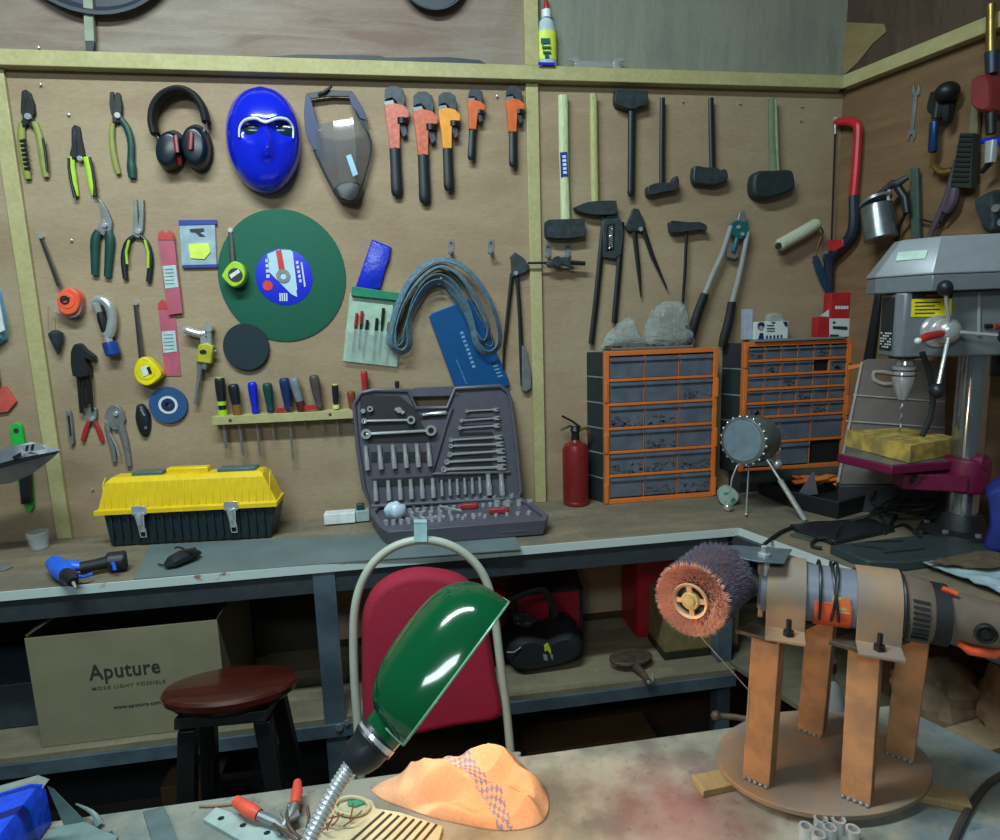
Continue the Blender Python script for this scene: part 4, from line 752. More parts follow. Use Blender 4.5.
b = B(); b.rod([(906, 213, .045, 1.6), (899, 226, .035, 2), (896, 240, .025, 2.8)], R, 8, None, 3); T.part('hose_tail', b, M['rubber'])
b = B(); b.plate([(875, 292), (880, 292), (872, 360), (863, 360)], R, .02, .012); solo('black_strap_bar', 'black upright bar hanging behind the drill press head', 'bar', b, M['black'], bev=.001)
T = Thing('air_regulator', 'brass pipe fitting with a red valve and a blue knob at the right edge', 'fitting', R.P(992, 90, .001))
b = B(); b.rod([(991, 5, .05, 4.5), (991, 18, .05, 4), (991, 30, .05, 4.4), (991, 52, .05, 4.6)], R, 14); T.part('brass_pipe', b, M['brass']); b = B(); b.rod([(992, 52, .05, 6.4), (992, 74, .05, 5.4)], R, 14); T.part('coupling', b, mat('slate blue steel', (50, 60, 74), .4, .4))
b = B(); b.pillow([(984, 80), (992, 76), (1004, 78), (1006, 112), (994, 116), (984, 108)], R, .075, .06, 3); T.part('valve_body', b, mat('dull red paint', (130, 44, 46), .5), bev=0); b = B(); b.rod([(991, 112, .05, 5), (991, 134, .05, 4.4)], R, 12); T.part('stem', b, M['dsteel'])
b = B(); b.rod([(982, 141, .06, 2.4), (1008, 141, .06, 5)], R, 12); T.part('knob', b, M['blue']); b = B(); b.rod([(992, 141, .065, 6), (990, 163, .065, 5)], R, 16); T.part('filter_bowl', b, M['chrome']); b = B(); b.rod([(990, 163, .06, 3), (982, 172, .05, 2.4)], R, 8); T.part('drain', b, M['black'])
T = Thing('tap_handle', 'dark knobbly cast tool hanging at the right edge above the drill press', 'tool', R.P(994, 215, .001)); b = B(); b.pillow([(985, 198), (993, 194), (1006, 192), (1008, 232), (996, 234), (990, 222), (985, 208)], R, .06, .055, 3); T.part('casting', b, M['iron']); b = B(); b.disc(994, 208, R, .064, .01, 4, 14); b.disc(1000, 222, R, .064, .01, 4, 14); T.part('boss', b, M['steel'])
# ================================================================ things on the bench
# grey mat
b = B(); zp = Zp(BZ + .003); b.plate([(150, 545), (133, 579), (330, 563), (440, 555), (521, 549), (511, 527)], zp, 0, .0025); solo('bench_mat', 'thin grey sheet covering the bench top under the toolbox and the socket case', 'mat', b, mat('grey board', (100, 114, 116), .55, var=.12, scale=7))
# ---- toolbox
tb_o = Vector((-.809, 1.731, 0)); tb_u = Vector((.433, -.035, 0)).normalized(); tb_n = Vector((-.081, -.997, 0)).normalized(); FP = Plane(tb_o, tb_n)
T = Thing('toolbox', 'large plastic toolbox with a yellow ribbed lid and a dark body', 'toolbox', (-.6, 1.78, BZ))
def onf(x, y): p = FP.P(x, y); return (p - tb_o).dot(tb_u), p.z
def TB(u, d, z): return tb_o + tb_u * u - tb_n * d + Vector((0, 0, z))
z0 = BZ + .003; uL0, _ = onf(107, 547); uR0, _ = onf(273, 538); uL1, zb = onf(101, 514); uR1, _ = onf(278, 503); zb = (zb + onf(278, 503)[1]) / 2
dp = .085
b = B(); b.rings([[TB(uL0 + .008, .006, z0), TB(uR0 - .008, .006, z0), TB(uR0 - .008, dp - .006, z0), TB(uL0 + .008, dp - .006, z0)], [TB(uL1 + .006, 0, zb), TB(uR1 - .006, 0, zb), TB(uR1 - .006, dp, zb), TB(uL1 + .006, dp, zb)]])
n_ = 19
for k in range(n_):
    u = uL0 + .02 + (uR0 - uL0 - .04) * k / (n_ - 1); b.box(TB(u, -.001, (z0 + zb) / 2), tb_u * .003, tb_n * .003, Vector((0, 0, (zb - z0) / 2 - .012)))
tbd = mat('dark teal plastic', (24, 40, 46), .45); T.part('body', b, tbd, bev=.002)
_, zt = onf(180, 476); _, zt2 = onf(190, 463); uL2, _ = onf(102, 474); uR2, _ = onf(263, 464)
b = B(); b.rings([[TB(uL1 - .012, -.012, zb - .004), TB(uR1 + .0, -.012, zb - .004), TB(uR1 - .006, dp + .002, zb - .004), TB(uL1 - .008, dp + .002, zb - .004)],
 [TB(uL1 - .012, -.012, zb + .008), TB(uR1 + .0, -.012, zb + .008), TB(uR1 - .006, dp + .002, zb + .008), TB(uL1 - .008, dp + .002, zb + .008)],
 [TB(uL1 - .004, -.004, zb + .01), TB(uR1 - .002, -.004, zb + .01), TB(uR1 - .012, dp, zb + .01), TB(uL1 - .004, dp, zb + .01)],
 [TB(uL2, .006, zt - .012), TB(uR2 - .004, .006, zt - .012), TB(uR2 - .004, dp - .01, zt - .012), TB(uL2, dp - .01, zt - .012)],
 [TB(uL2 + .012, .02, zt), TB(uR2 - .014, .02, zt), TB(uR2 - .014, dp - .02, zt), TB(uL2 + .012, dp - .02, zt)]])
for k in range(24):
    u = uL1 + .012 + (uR1 - uL1 - .03) * k / 23; b.tube([TB(u, -.004, zb + .012), TB(u, .006, zt - .014), TB(u, .02, zt)], .0016, 6)
T.part('lid', b, mat('toolbox yellow', (230, 196, 26), .42, var=.05), bev=.002)
b = B(); b.box(TB(uL2 + .10, .045, zt + .004), tb_u * .04, tb_n * .02, Vector((0, 0, .005))); b.box(TB(uR2 - .08, .045, zt + .004), tb_u * .05, tb_n * .022, Vector((0, 0, .005))); T.part('lid_organizer', b, mat('grey lid insert', (84, 104, 104), .4), bev=.002)
b = B(); b.box(TB((uL2 + uR2) / 2 - .005, .045, zt + .006), tb_u * .055, tb_n * .014, Vector((0, 0, .009))); T.part('carry_handle', b, mat('toolbox yellow', (0, 0, 0)), bev=.004)
for pxl in (142, 233.5):
    u, _ = onf(pxl, 510); u0 = u
    b = B(); b.box(TB(u, -.015, zb + .006), tb_u * .018, tb_n * .003, Vector((0, 0, .012)))
    b.prism([TB(u - .013, -.02, zb), TB(u + .013, -.02, zb), TB(u + .009, -.016, zb - .034), TB(u + .0075, -.013, zb - .055), TB(u - .0075, -.013, zb - .055), TB(u - .009, -.016, zb - .034)], -tb_n * .004)
    lt = T.part('latch', b, M['chrome'], bev=.001)
    b = B(); b.tube([TB(u - .008, -.012, zb - .045), TB(u - .007, -.008, zb - .07), TB(u + .007, -.008, zb - .07), TB(u + .008, -.012, zb - .045)], .0016, 6); b.box(TB(u, -.022, zb - .018), tb_u * .005, tb_n * .002, Vector((0, 0, .014))); T.part('latch_bail', b, M['chrome'], parent=lt)
# ---- cordless drill lying on the bench
DB = lambda x, y, z=.0: Zp(BZ + z).P(x, y)
T = Thing('cordless_drill', 'blue and black cordless drill lying on its side at the bench edge', 'drill', DB(80, 572))
b = B(); b.tube([DB(54, 563, .024), DB(61, 569, .026), DB(68, 576, .025)], [.018, .023, .018], 16); b.tube([DB(60, 566, .03), DB(74, 566, .03), DB(86, 566, .026)], [.019, .016, .012], 14, (Vector((0, 0, 1)), .8)); T.part('motor_housing', b, mat('drill blue', (24, 100, 226), .35))
b = B(); b.tube([DB(66, 574, .026), DB(70, 578, .026), DB(73, 582, .022)], [.018, .016, .011], 16); T.part('chuck', b, M['black']); b = B(); b.tube([DB(73, 582, .021), DB(76, 588, .012)], [.004, .002], 8); T.part('bit', b, M['chrome'])
b = B(); b.tube([DB(80, 568, .024), DB(95, 565, .024), (DB(108, 562, .024))], [.016, .015, .017], 14, (Vector((0, 0, 1)), .9)); T.part('grip', b, M['rubber'])
b = B(); b.tube([DB(107, 562.5, .026), DB(109, 562, .026), DB(125, 560, .026), DB(127.5, 559.5, .026)], [.018, .024, .024, .018], 12); T.part('battery', b, M['black'], bev=.002)
b = B(); b.tube([DB(109, 559, .028), DB(114, 565, .03), DB(115, 570, .018)], [.004, .025, .004][:1] * 3, 8); T.part('blue_strip', b, mat('drill blue', (0, 0, 0)), label='bright blue strip')
b = B(); b.tube([DB(76, 576, .02), DB(84, 577, .02), DB(92, 574, .02)], .004, 8); T.part('trigger_guard', b, mat('drill blue', (0, 0, 0)))
T = Thing('jigsaw_attachment', 'small black tool head with a wire tip lying on the grey sheet', 'tool', DB(180, 560)); b = B(); b.tube([DB(165, 566, .012), DB(172, 562, .018), (DB(184, 556, .022)), DB(194, 553, .02), DB(199, 553, .014)], [.009, .02, .022, .016, .008], 10, (Vector((0, 0, 1)), .75)); b.box(DB(188, 551, .035), (.016, 0, .002), (0, .008, 0), (0, 0, .004)); T.part('body', b, M['black'])
b = B(); b.tube([DB(166, 566, .01), DB(158, 564, .008)], .0018, 6); b.tube([DB(184, 549, .035), DB(178, 547, .035), DB(175, 548, .028)], .0022, 6, sm=3); T.part('wire', b, M['dsteel'])
b = B(); b.lathe(DB(40, 549) + Vector((0, 0, .0005)), (0, 0, 1), [(0, .019), (.002, .021), (.048, .027), (.0485, .0255), (.003, .018)], 20); solo('plastic_cup', 'small clear plastic cup standing on the bench by the left batten', 'cup', b, mat('clear cup', (180, 190, 190), .15, alpha=.28))
b = B(); b.plate([(-8, 561), (3, 563), (13, 566), (4, 570), (-8, 571)], Zp(BZ + .004), 0, .0035); solo('metal_scraper', 'flat steel blade lying on the bench at the left edge', 'blade', b, M['steel'], bev=.0006)
# white charger boxes left of the socket case
PB = VY(1.80)
T = Thing('white_adapter', 'small white boxes lying on the bench left of the socket case', 'adapter', PB.P(342, 520)); b = B(); xa = PB.P(325, 515).x; xb = PB.P(356, 515).x
b.aab(xa, xb, 1.77, 1.81, z0 + .001, z0 + .032); T.part('box', b, M['white'], bev=.002); b = B(); b.aab(xb + .001, xb + .04, 1.775, 1.81, z0 + .001, z0 + .034); T.part('plug', b, mat('pale grey plastic', (150, 170, 170), .5), bev=.002)
b = B(); b.aab(xb + .004, xb + .026, 1.78, 1.80, z0 + .034, z0 + .052); T.part('cap', b, M['dgreen'], bev=.002)
# ---- socket case
cs = mat('mauve grey moulded plastic', (84, 82, 94), .45, var=.06); csd = mat('dark recess', (34, 34, 40), .6)
T = Thing('socket_case', 'open mauve grey socket set case with its lid leaning on the wall', 'tool case', (.14, 1.7, BZ)); SC = T
ZT = Zp(BZ + .046)
oc = [(369, 511), (376, 504), (515, 494), (530, 501), (549, 515), (546, 520), (388, 532), (380, 527)]
b = B(); op = [ZT.P(x, y) for x, y in oc]; ctr = sum(op, Vector()) / len(op)
ins = [ctr + (p - ctr) * .93 for p in op]; zb0 = z0 + .001
bot = [Vector((ctr.x + (p.x - ctr.x) * .97, ctr.y + (p.y - ctr.y) * .94, zb0)) for p in op]
flo = [Vector((p.x, p.y, BZ + .034)) for p in ins]
b.rings([bot, op, ins, flo]); T.part('tray', b, cs, bev=.002)
b = B(); 
for xx in ((400, 430), (500, 527)):
    b = B(); p, q = ZT.P(xx[0], 531 - (xx[0] - 388) * .076), ZT.P(xx[1], 531 - (xx[1] - 388) * .076); b.box((p + q) / 2 + Vector((0, .006, -.018)), (q - p) / 2, (0, .010, 0), (0, 0, .012)); T.part('front_catch', b, cs, bev=.002)
LD = Plane((0, 1.782, BZ + .04), (.03, -.99, .12))
outer = [(371, 506), (364, 488), (358, 448), (354, 404), (361, 393), (374, 390), (408, 390.5), (416, 408), (447, 407.5), (455, 388.5), (500, 386), (508, 392), (511, 402), (516, 440), (521, 490), (518, 498)]
b = B(); b.plate(outer, LD, 0, .022); b.plate([(406, 390.5), (414, 387.5), (453, 386), (459, 388), (459, 396), (408, 397)], LD, .002, .02); T.part('lid', b, cs, bev=.002)
b = B(); rim = [(p[0], p[1]) for p in outer]
b.rod([(x, y, .004, 2.2) for x, y in rim], LD, 8, None, 0, True); b.rod([(452, 408, .004, 1.6), (446, 425, .004, 1.6), (436, 460, .004, 1.6), (432, 474, .004, 1.6), (510, 472, .004, 1.6)], LD, 6); T.part('lid_rim', b, cs)
b = B()
for x in (372, 385, 398, 410, 422): b.plate([(x - 1, 452), (x + 5, 452), (x + 5, 462), (x - 1, 462)], LD, .003, .003)
b.plate([(372, 479), (436, 476), (436, 484), (373, 487)], LD, .0025, .002); b.plate([(437, 477), (506, 473), (507, 478), (438, 482)], LD, .0025, .002)
for k in range(8):
    y = 410 + k * 7.6; xl = 468 - k * 3; b.plate([(xl, y), (492, y - 1), (493, y + 1.6), (xl, y + 2.6)], LD, .0025, .002)
b.plate([(360, 399), (372, 395), (400, 396), (412, 406), (420, 415), (446, 412), (446, 416), (420, 420), (426, 432), (434, 437), (430, 442), (370, 443), (361, 437)], LD, .0022, .002)
T.part('recess', b, csd, label='dark moulded recesses')
# lid contents
def sock(b, x0, y0, x1, y1, r, o=.010): b.rod([(x0, y0, o, r * .82), (x0 + (x1 - x0) * .45, y0 + (y1 - y0) * .45, o, r * .86), (x0 + (x1 - x0) * .5, y0 + (y1 - y0) * .5, o, r), (x1, y1, o, r)], LD, 12)
nm = 'deep socket clipped in the upper row of the open case lid'
for x in (365.5, 379, 392.5, 404.5, 416.5, 428): 
    b = B(); sock(b, x, 446 - (x - 365) * .05, x + 2.2, 470 - (x - 365) * .06, 2.5); solo('deep_socket', nm, 'socket', b, M['chrome'], 'deep sockets in the upper row of the lid')
for x in (375, 388, 399.5, 410.5, 421.5, 432.5):
    b = B(); sock(b, x, 481 - (x - 375) * .05, x + 1.2, 501 - (x - 375) * .06, 2.4); solo('deep_socket', 'deep socket clipped at the left of the lower row of the lid', 'socket', b, M['chrome'], 'deep sockets at the left of the lower lid row')
for x in (441.5, 449.5, 457, 464.5, 472, 479.5):
    b = B(); sock(b, x, 480 - (x - 441) * .08, x + .8, 496 - (x - 441) * .08, 1.6); solo('deep_socket', 'thin deep socket clipped in the middle of the lower row of the lid', 'socket', b, M['chrome'], 'thin sockets in the lower lid row')
for x in (488, 501):
    b = B(); sock(b, x, 474, x + 1.6, 495, 2.9); solo('deep_socket', 'large deep socket at the right end of the lower row of the lid', 'socket', b, M['chrome'], 'large sockets at the right end of the lid')
for (xl, yl, xr, yr, w_) in [(467, 411, 497, 409.5, 1.3), (461.5, 420.5, 498, 418, 1.4), (460, 428, 498, 425.5, 1.5), (451, 440, 500, 437, 1.6), (451, 446, 501, 444, 1.7), (450, 454.5, 502, 451, 1.9), (447, 462, 503, 459, 2), (444, 469.5, 503, 467, 2.2)]:
    b = B(); b.rod([(xl, yl, .007, w_ * .6), (xr, yr, .007, w_ * .6)], LD, 8, .6); b.disc(xl, yl, LD, .011, .006, w_ * 1.35, 14, hole=w_ * .6); X = XF((xr, yr), (xl, yl)); h = w_ / X.L
    b.plate([X(*p) for p in [(-h * 1.3, .1), (-h * 1.5, -.02), (-h * .8, -.07), (-h * .5, .02), (h * .5, .02), (h * .8, -.07), (h * 1.5, -.02), (h * 1.3, .1)]], LD, .011, .006)
    solo('combination_wrench', 'small combination wrench clipped in the right half of the open case lid', 'wrench', b, M['chrome'], 'combination wrenches in the case lid')
def ratchet(label, a, c_, r0, r1, w_):
    T = Thing('ratchet', label, 'ratchet', LD.P(*a)); b = B(); b.rod([(*a, .01, w_), (*c_, .01, w_ * .8)], LD, 10); T.part('handle', b, M['chrome'])
    b = B(); b.disc(*a, LD, .016, .012, r0, 20, hole=r0 * .5); T.part('end_ring', b, M['chrome']); b = B(); b.disc(*c_, LD, .018, .014, r1, 20, hole=r1 * .55); T.part('head', b, M['chrome'])
    b = B(); b.disc(*c_, LD, .0165, .006, r1 * .6, 16); T.part('drive', b, M['dsteel'])
ratchet('long double ended ratchet wrench with ring ends lowest in the lid', (366, 434), (431, 430.5), 5, 5.4, 1.7)
ratchet('shorter ratchet above the long double ended one in the lid', (364, 421), (411, 420), 2.8, 4.2, 1.4)
b = B(); b.rod([(422, 415, .01, 1.4), (432, 413.5, .01, 1.5), (433, 413.5, .01, 2), (446, 412.5, .01, 2)], LD, 10); solo('extension_bar', 'short chrome extension bar below the carry handle opening of the lid', 'extension bar', b, M['chrome'])
b = B(); b.disc(399, 410, LD, .016, .012, 3, 14); b.rod([(395, 409, .01, 1.6), (404, 413, .01, 2)], LD, 8); solo('socket_adapter', 'chrome swivel adapter near the top middle of the lid', 'adapter', b, M['chrome'])
b = B(); b.disc(363, 411, LD, .016, .012, 2.4, 14); b.disc(370, 409, LD, .014, .01, 3, 14, hole=1.4); solo('socket_adapter', 'chrome swivel adapter in the top left corner of the lid', 'adapter', b, M['chrome'])
# tray contents
ZF = Zp(BZ + .0345); rr = random.Random(3)
for (xa, ya, xb, yb, n_, r, h, lbl) in [(378, 509, 512, 499, 16, .0075, .016, 'back'), (402, 517, 450, 514, 6, .007, .012, 'middle'), (386, 525, 440, 521, 8, .0065, .013, 'front left'), (497, 506, 530, 505, 4, .0085, .016, 'right end'), (410, 512, 505, 505, 14, .006, .010, 'second'), (400, 521, 480, 516, 12, .005, .008, 'third'), (452, 520, 540, 513, 9, .006, .008, 'front right')]:
    for k in range(n_):
        t_ = k / (n_ - 1); p = ZF.P(xa + (xb - xa) * t_, ya + (yb - ya) * t_); R_ = r * (.85 + .3 * rr.random())
        if (p - ZF.P(395, 509)).length < .035: continue
        b = B(); b.lathe(p, (0, 0, 1), [(0, R_), (h, R_), (h, R_ * .6), (h * .4, R_ * .55)], 12); solo('small_socket', 'small chrome socket standing in the %s row of the open tray' % lbl, 'socket', b, M['chrome'], 'small sockets in the %s row of the tray' % lbl)
for (x, y, w_, l) in ((469, 508.5, 9, 'left'), (499, 513, 10, 'right')):
    p = ZF.P(x, y); b = B(); b.box(p + Vector((0, 0, .008)), (.0028 * w_, -.002, 0), (0.002, .009, 0), (0, 0, .0075)); solo('bit_holder', 'dark red bit holder in the tray, the %s one' % l, 'bit holder', b, mat('dark red holder', (150, 44, 50), .5), bev=.003)
b = B(); b.tube([ZF.P(440, 512) + Vector((0, 0, .018)), ZF.P(462, 515) + Vector((0, 0, .012))], .0028, 8); solo('spinner_handle', 'chrome spinner rod lying across the tray left of the red holders', 'rod', b, M['chrome'])
b = B(); c = ZF.P(396, 520) + Vector((0, 0, .028)); b.ball(c, .03, 1, .8, .85); 
for v in b.bm.verts: v.co += Vector((1, 1, 1)) * .005 * noise.noise(v.co * 60)
solo('crumpled_wrapper', 'crumpled pale bluish white wrapper lying in the left of the socket tray', 'wrapper', b, mat('pale film', (190, 208, 224), .3))
# ---- fire extinguisher
T = Thing('fire_extinguisher', 'small red fire extinguisher with a black valve standing left of the first drawer cabinet', 'fire extinguisher', (.497, 1.80, BZ))
PE = VY(1.80); c = PE.P(576, 500); c = Vector((c.x, 1.80, BZ + .0005)); zt_ = PE.P(576, 442).z - BZ; r = .040
b = B(); b.lathe(c, (0, 0, 1), [(0, r * .92), (.004, r), (.012, r), (.014, r * .97), (.018, r), (zt_ - .025, r), (zt_ - .008, r * .85), (zt_, r * .4), (zt_ + .008, r * .3)], 32); T.part('cylinder', b, mat('deep red enamel', (118, 28, 32), .35))
b = B(); b.lathe(c + Vector((0, 0, zt_ + .008)), (0, 0, 1), [(0, .013), (.02, .012), (.028, .016), (.04, .01)], 16); T.part('valve', b, M['dsteel'])
b = B(); b.tube([PE.P(579, 430), PE.P(570, 426), PE.P(561, 430)], .0035, 8, (Vector((0, -1, 0)), 1.8)); b.tube([PE.P(580, 427), PE.P(572, 421), PE.P(562, 416)], .0035, 8, (Vector((0, -1, 0)), 1.8)); T.part('squeeze_handle', b, M['black']); b = B(); b.tube([PE.P(578, 430), PE.P(586, 428), PE.P(590, 433)], [.006, .005, .004], 8); T.part('nozzle', b, M['brass'])
# ---- drawer cabinets
og = mat('orange plastic frame', (214, 116, 54), .42, var=.06); ogk = mat('dark cabinet body', (36, 44, 46), .55); drw = mat('smoky clear drawer', (98, 104, 118), .2, var=.16, scale=22, alpha=.93); cont = mat('sorted metal parts', (96, 102, 108), .5, .3, .5, 150)
def cabinet(label, x0, x1, zz0, zz1, yf, yb, cells, seams):
    T = Thing('drawer_cabinet', label, 'drawer cabinet', ((x0 + x1) / 2, (yf + yb) / 2, zz0)); fw = .014
    b = B(); b.rings([[Vector((x0 + .003 - dx, y, z)) if s_ == 0 else Vector((x1 - .004, y, z)) for s_, y, dx in ((0, yf + .012, 0), (1, yf + .012, 0), (1, yb, 0), (0, yb, .034))] for z in (zz0, zz1 - .004)])
    T.part('body', b, ogk, bev=.002)
    for k in range(1, seams):
        b = B(); b.rings([[Vector((x, y, zz0 + (zz1 - zz0) * k / seams + dz)) for x, y in ((x0 + .001, yf + .014), (x0 + .008, yf + .014), (x0 - .024, yb - .004), (x0 - .032, yb - .004))] for dz in (-.002, .002)]); T.part('side_rib', b, M['grey'])
    b = B(); b.aab(x0, x0 + fw, yf, yf + .02, zz0, zz1); b.aab(x1 - fw, x1, yf, yf + .02, zz0, zz1); b.aab(x0 + fw, x1 - fw, yf, yf + .02, zz1 - fw, zz1); b.aab(x0 + fw, x1 - fw, yf, yf + .02, zz0, zz0 + fw)
    W = x1 - x0 - 2 * fw; H = zz1 - zz0 - 2 * fw
    for (kx, side) in ((x0 - .002, 0), (x1 - .008, 0)):
        for k in range(0, seams, 2): b.aab(kx, kx + .010, yf - .004, yf + .012, zz0 + (zz1 - zz0) * (k + .05) / seams, zz0 + (zz1 - zz0) * (k + .8) / seams)
    rows = sorted({(c[2], c[3]) for c in cells})
    for (v0, v1) in rows: 
        if v0 > .001: b.aab(x0 + fw, x1 - fw, yf + .001, yf + .02, zz0 + fw + H * v0 - .004, zz0 + fw + H * v0 + .004)
    for (u0, u1, v0, v1, st) in cells:
        if u0 > .001: b.aab(x0 + fw + W * u0 - .0015, x0 + fw + W * u0 + .0015, yf + .004, yf + .02, zz0 + fw + H * v0, zz0 + fw + H * v1)
    T.part('front_frame', b, og, bev=.0012)
    for i, (u0, u1, v0, v1, st) in enumerate(cells):
        xa, xb = x0 + fw + W * u0 + .003, x0 + fw + W * u1 - .003; za, zb_ = zz0 + fw + H * v0 + .005, zz0 + fw + H * v1 - .005
        if st == 'gap':
            b = B(); b.aab(xa, xb, yf + .0105, yf + .0125, za, zb_); T.part('empty_bay', b, mat('black void', (6, 6, 8), .9), label='open bay with its drawer missing'); continue
        b = B(); b.aab(xa, xb, yf + .004, yf + .011, za, zb_); b.aab(xa, xb, yf - .002, yf + .005, zb_ - (zb_ - za) * .2, zb_ - (zb_ - za) * .08)
        d = T.part('drawer', b, drw, bev=.001)
        if st == 'full':
            b = B(); q = random.Random(i); hh = (zb_ - za) * .45; b2 = .0022
            for k in range(int(26 * (xb - xa) / .1)):
                px_ = xa + .006 + (xb - xa - .012) * q.random(); pz = za + .004 + hh * q.random() ** 1.6; s_ = .0015 + .005 * q.random() ** 2
                b.box((px_, yf + .003, pz), (s_, 0, s_ * (q.random() - .5)), (0, .0015, 0), (s_ * (q.random() - .5), 0, s_ * .6))
            T.part('contents', b, cont, parent=d, stuff=True)
    return T
yf = 1.768; P1 = VY(yf)
xL, xR = .590, .949; zt1 = (P1.P(601, 352).z + P1.P(717, 347).z) / 2
full = {1, 5, 6, 7, 9, 12, 13, 14, 3}
cells = []
for r_ in range(6):
    for c_ in range(3): cells.append((c_ / 3, (c_ + 1) / 3, r_ / 6, (r_ + 1) / 6, 'full' if (r_ * 3 + c_) in (1, 2, 4, 5, 9, 10, 7, 14, 3) else ''))
cabinet('orange framed cabinet of eighteen clear drawers standing beside the extinguisher', xL, xR, BZ + .0005, zt1, yf, WY - .003, cells, 6)
yf2 = 1.772; P2 = VY(yf2); x2L, x2R = P2.P(743, 420).x, P2.P(848, 420).x; zt2_ = P2.P(800, 340.5).z
cells = []; sm = .073 * 1.33
zb2 = P2.P(795, 470).z; H2 = zt2_ - zb2
hs, hb = 13.6 / 118, 25 / 118
v = 0
for r_ in range(2):
    for c_ in range(3): cells.append((c_ / 3, (c_ + 1) / 3, v, v + hb, 'gap' if (r_ == 0 and c_ == 2) else ''))
    v += hb
hs = (1 - v) / 5
for r_ in range(5):
    for c_ in range(6): cells.append((c_ / 6, (c_ + 1) / 6, v, v + hs, 'gap' if (r_ == 3 and c_ == 4) else ('full' if (r_ * 5 + c_) % 4 == 0 else '')))
    v += hs
b = B(); b.aab(x2L, x2R, yf2 + .01, WY - .004, BZ + .0005, zb2 - .0005); solo('crate_base', 'dark flat box under the second drawer cabinet', 'box', b, M['dgrey'], bev=.002)
cabinet('orange framed cabinet of many small clear drawers in the corner of the bench', x2L, x2R, zb2, zt2_, yf2, WY - .003, cells, 5)
# things on the cabinets
def bag(label, pts, pl, f, th, m, name='plastic_bag', amp=.010, cat='bag', edge=.4, fr=62, grp=None):
    b = B(); b.pillow(pts, pl, f, th, 4, 8, edge)
    for v in b.bm.verts: v.co += Vector((noise.noise(v.co * fr), noise.noise(v.co * fr + Vector((9, 0, 0))), noise.noise(v.co * fr + Vector((0, 7, 0))))) * amp
    return solo(name, label, cat, b, m, grp, sharp=25)
clr = mat('crinkled clear film', (176, 190, 188), .18, alpha=.26, bump=1.2, scale=70, var=.2)
_nt = clr.node_tree; _n = _nt.nodes.new('ShaderNodeTexNoise'); _n.inputs['Scale'].default_value = 26; _n.inputs['Detail'].default_value = 3; _n.inputs['Distortion'].default_value = 3.5
_r = _nt.nodes.new('ShaderNodeValToRGB'); _r.color_ramp.elements[0].position = .46; _r.color_ramp.elements[0].color = (.14, .14, .14, 1); _r.color_ramp.elements[1].position = .66; _r.color_ramp.elements[1].color = (.85, .85, .85, 1)
_nt.links.new(_n.outputs['Fac'], _r.inputs[0]); _nt.links.new(_r.outputs[0], _nt.nodes['Principled BSDF'].inputs['Alpha'])
PC = VY(1.80)
b = B(); q = random.Random(21); xs0, xs1 = PC.P(603, 345).x, PC.P(688, 345).x
for k in range(120):
    p = Vector((xs0 + (xs1 - xs0) * q.random(), 1.785 + .02 * q.random(), zt1 + .003 + .012 * q.random() ** 2)); d = Vector((q.random() - .5, q.random() - .5, .4 * (q.random() - .5))).normalized() * .006; b.tube([p - d, p + d], .0012, 5)
solo('loose_screws', 'heap of small dark screws spilling from the bags on top of the drawer cabinet', 'screws', b, M['dsteel'], kind='stuff')
bag('low clear plastic bag of screws at the left on top of the drawer cabinet', [(601, 347), (607, 334), (620, 322), (631, 319), (638, 334), (646, 347)], PC, .02, .04, clr)
bag('taller crumpled clear plastic bag at the right on top of the drawer cabinet', [(642, 346), (648, 318), (655, 307), (670, 302), (684, 306), (686, 325), (690, 346)], PC, .02, .045, clr)
b = B(); b.tube([(x, y, zt1 + .005) for x, y in ((PC.P(608, 345).x, 1.775), (PC.P(690, 345).x, 1.78))], .0035, 8); solo('threaded_rod', 'thin steel rod lying along the front top edge of the drawer cabinet', 'rod', b, M['steel'])
b = B(); b.tube([PC.P(610, 340, .03), PC.P(660, 336, .03)], .0018, 6); solo('steel_wire', 'thin wire lying across the plastic bags', 'wire', b, M['chrome'])
ZC = zt2_
b = B(); b.aab(x2L + .03, x2R - .03, yf2 - .006, WY - .01, ZC + .0005, ZC + .007); solo('grey_tray_lid', 'thin grey sheet lying on top of the corner drawer cabinet', 'sheet', b, M['grey'], bev=.001)
PT = VY(1.79); ztt = ZC + .0075
def cbox(name, label, xa, xb, ytop, m, ya=1.79, yb_=1.83, extra=None, cat='box', slope=0):
    T = Thing(name, label, cat, (PT.P((xa + xb) / 2, 330).x, 1.8, ztt)); X0, X1 = PT.P(xa, 330).x, PT.P(xb, 330).x; Zt = PT.P((xa + xb) / 2, ytop).z
    b = B(); b.aab(X0, X1, ya, yb_, ztt, Zt); T.part('carton', b, m, bev=.0008)
    if extra: extra(T, X0, X1, Zt)
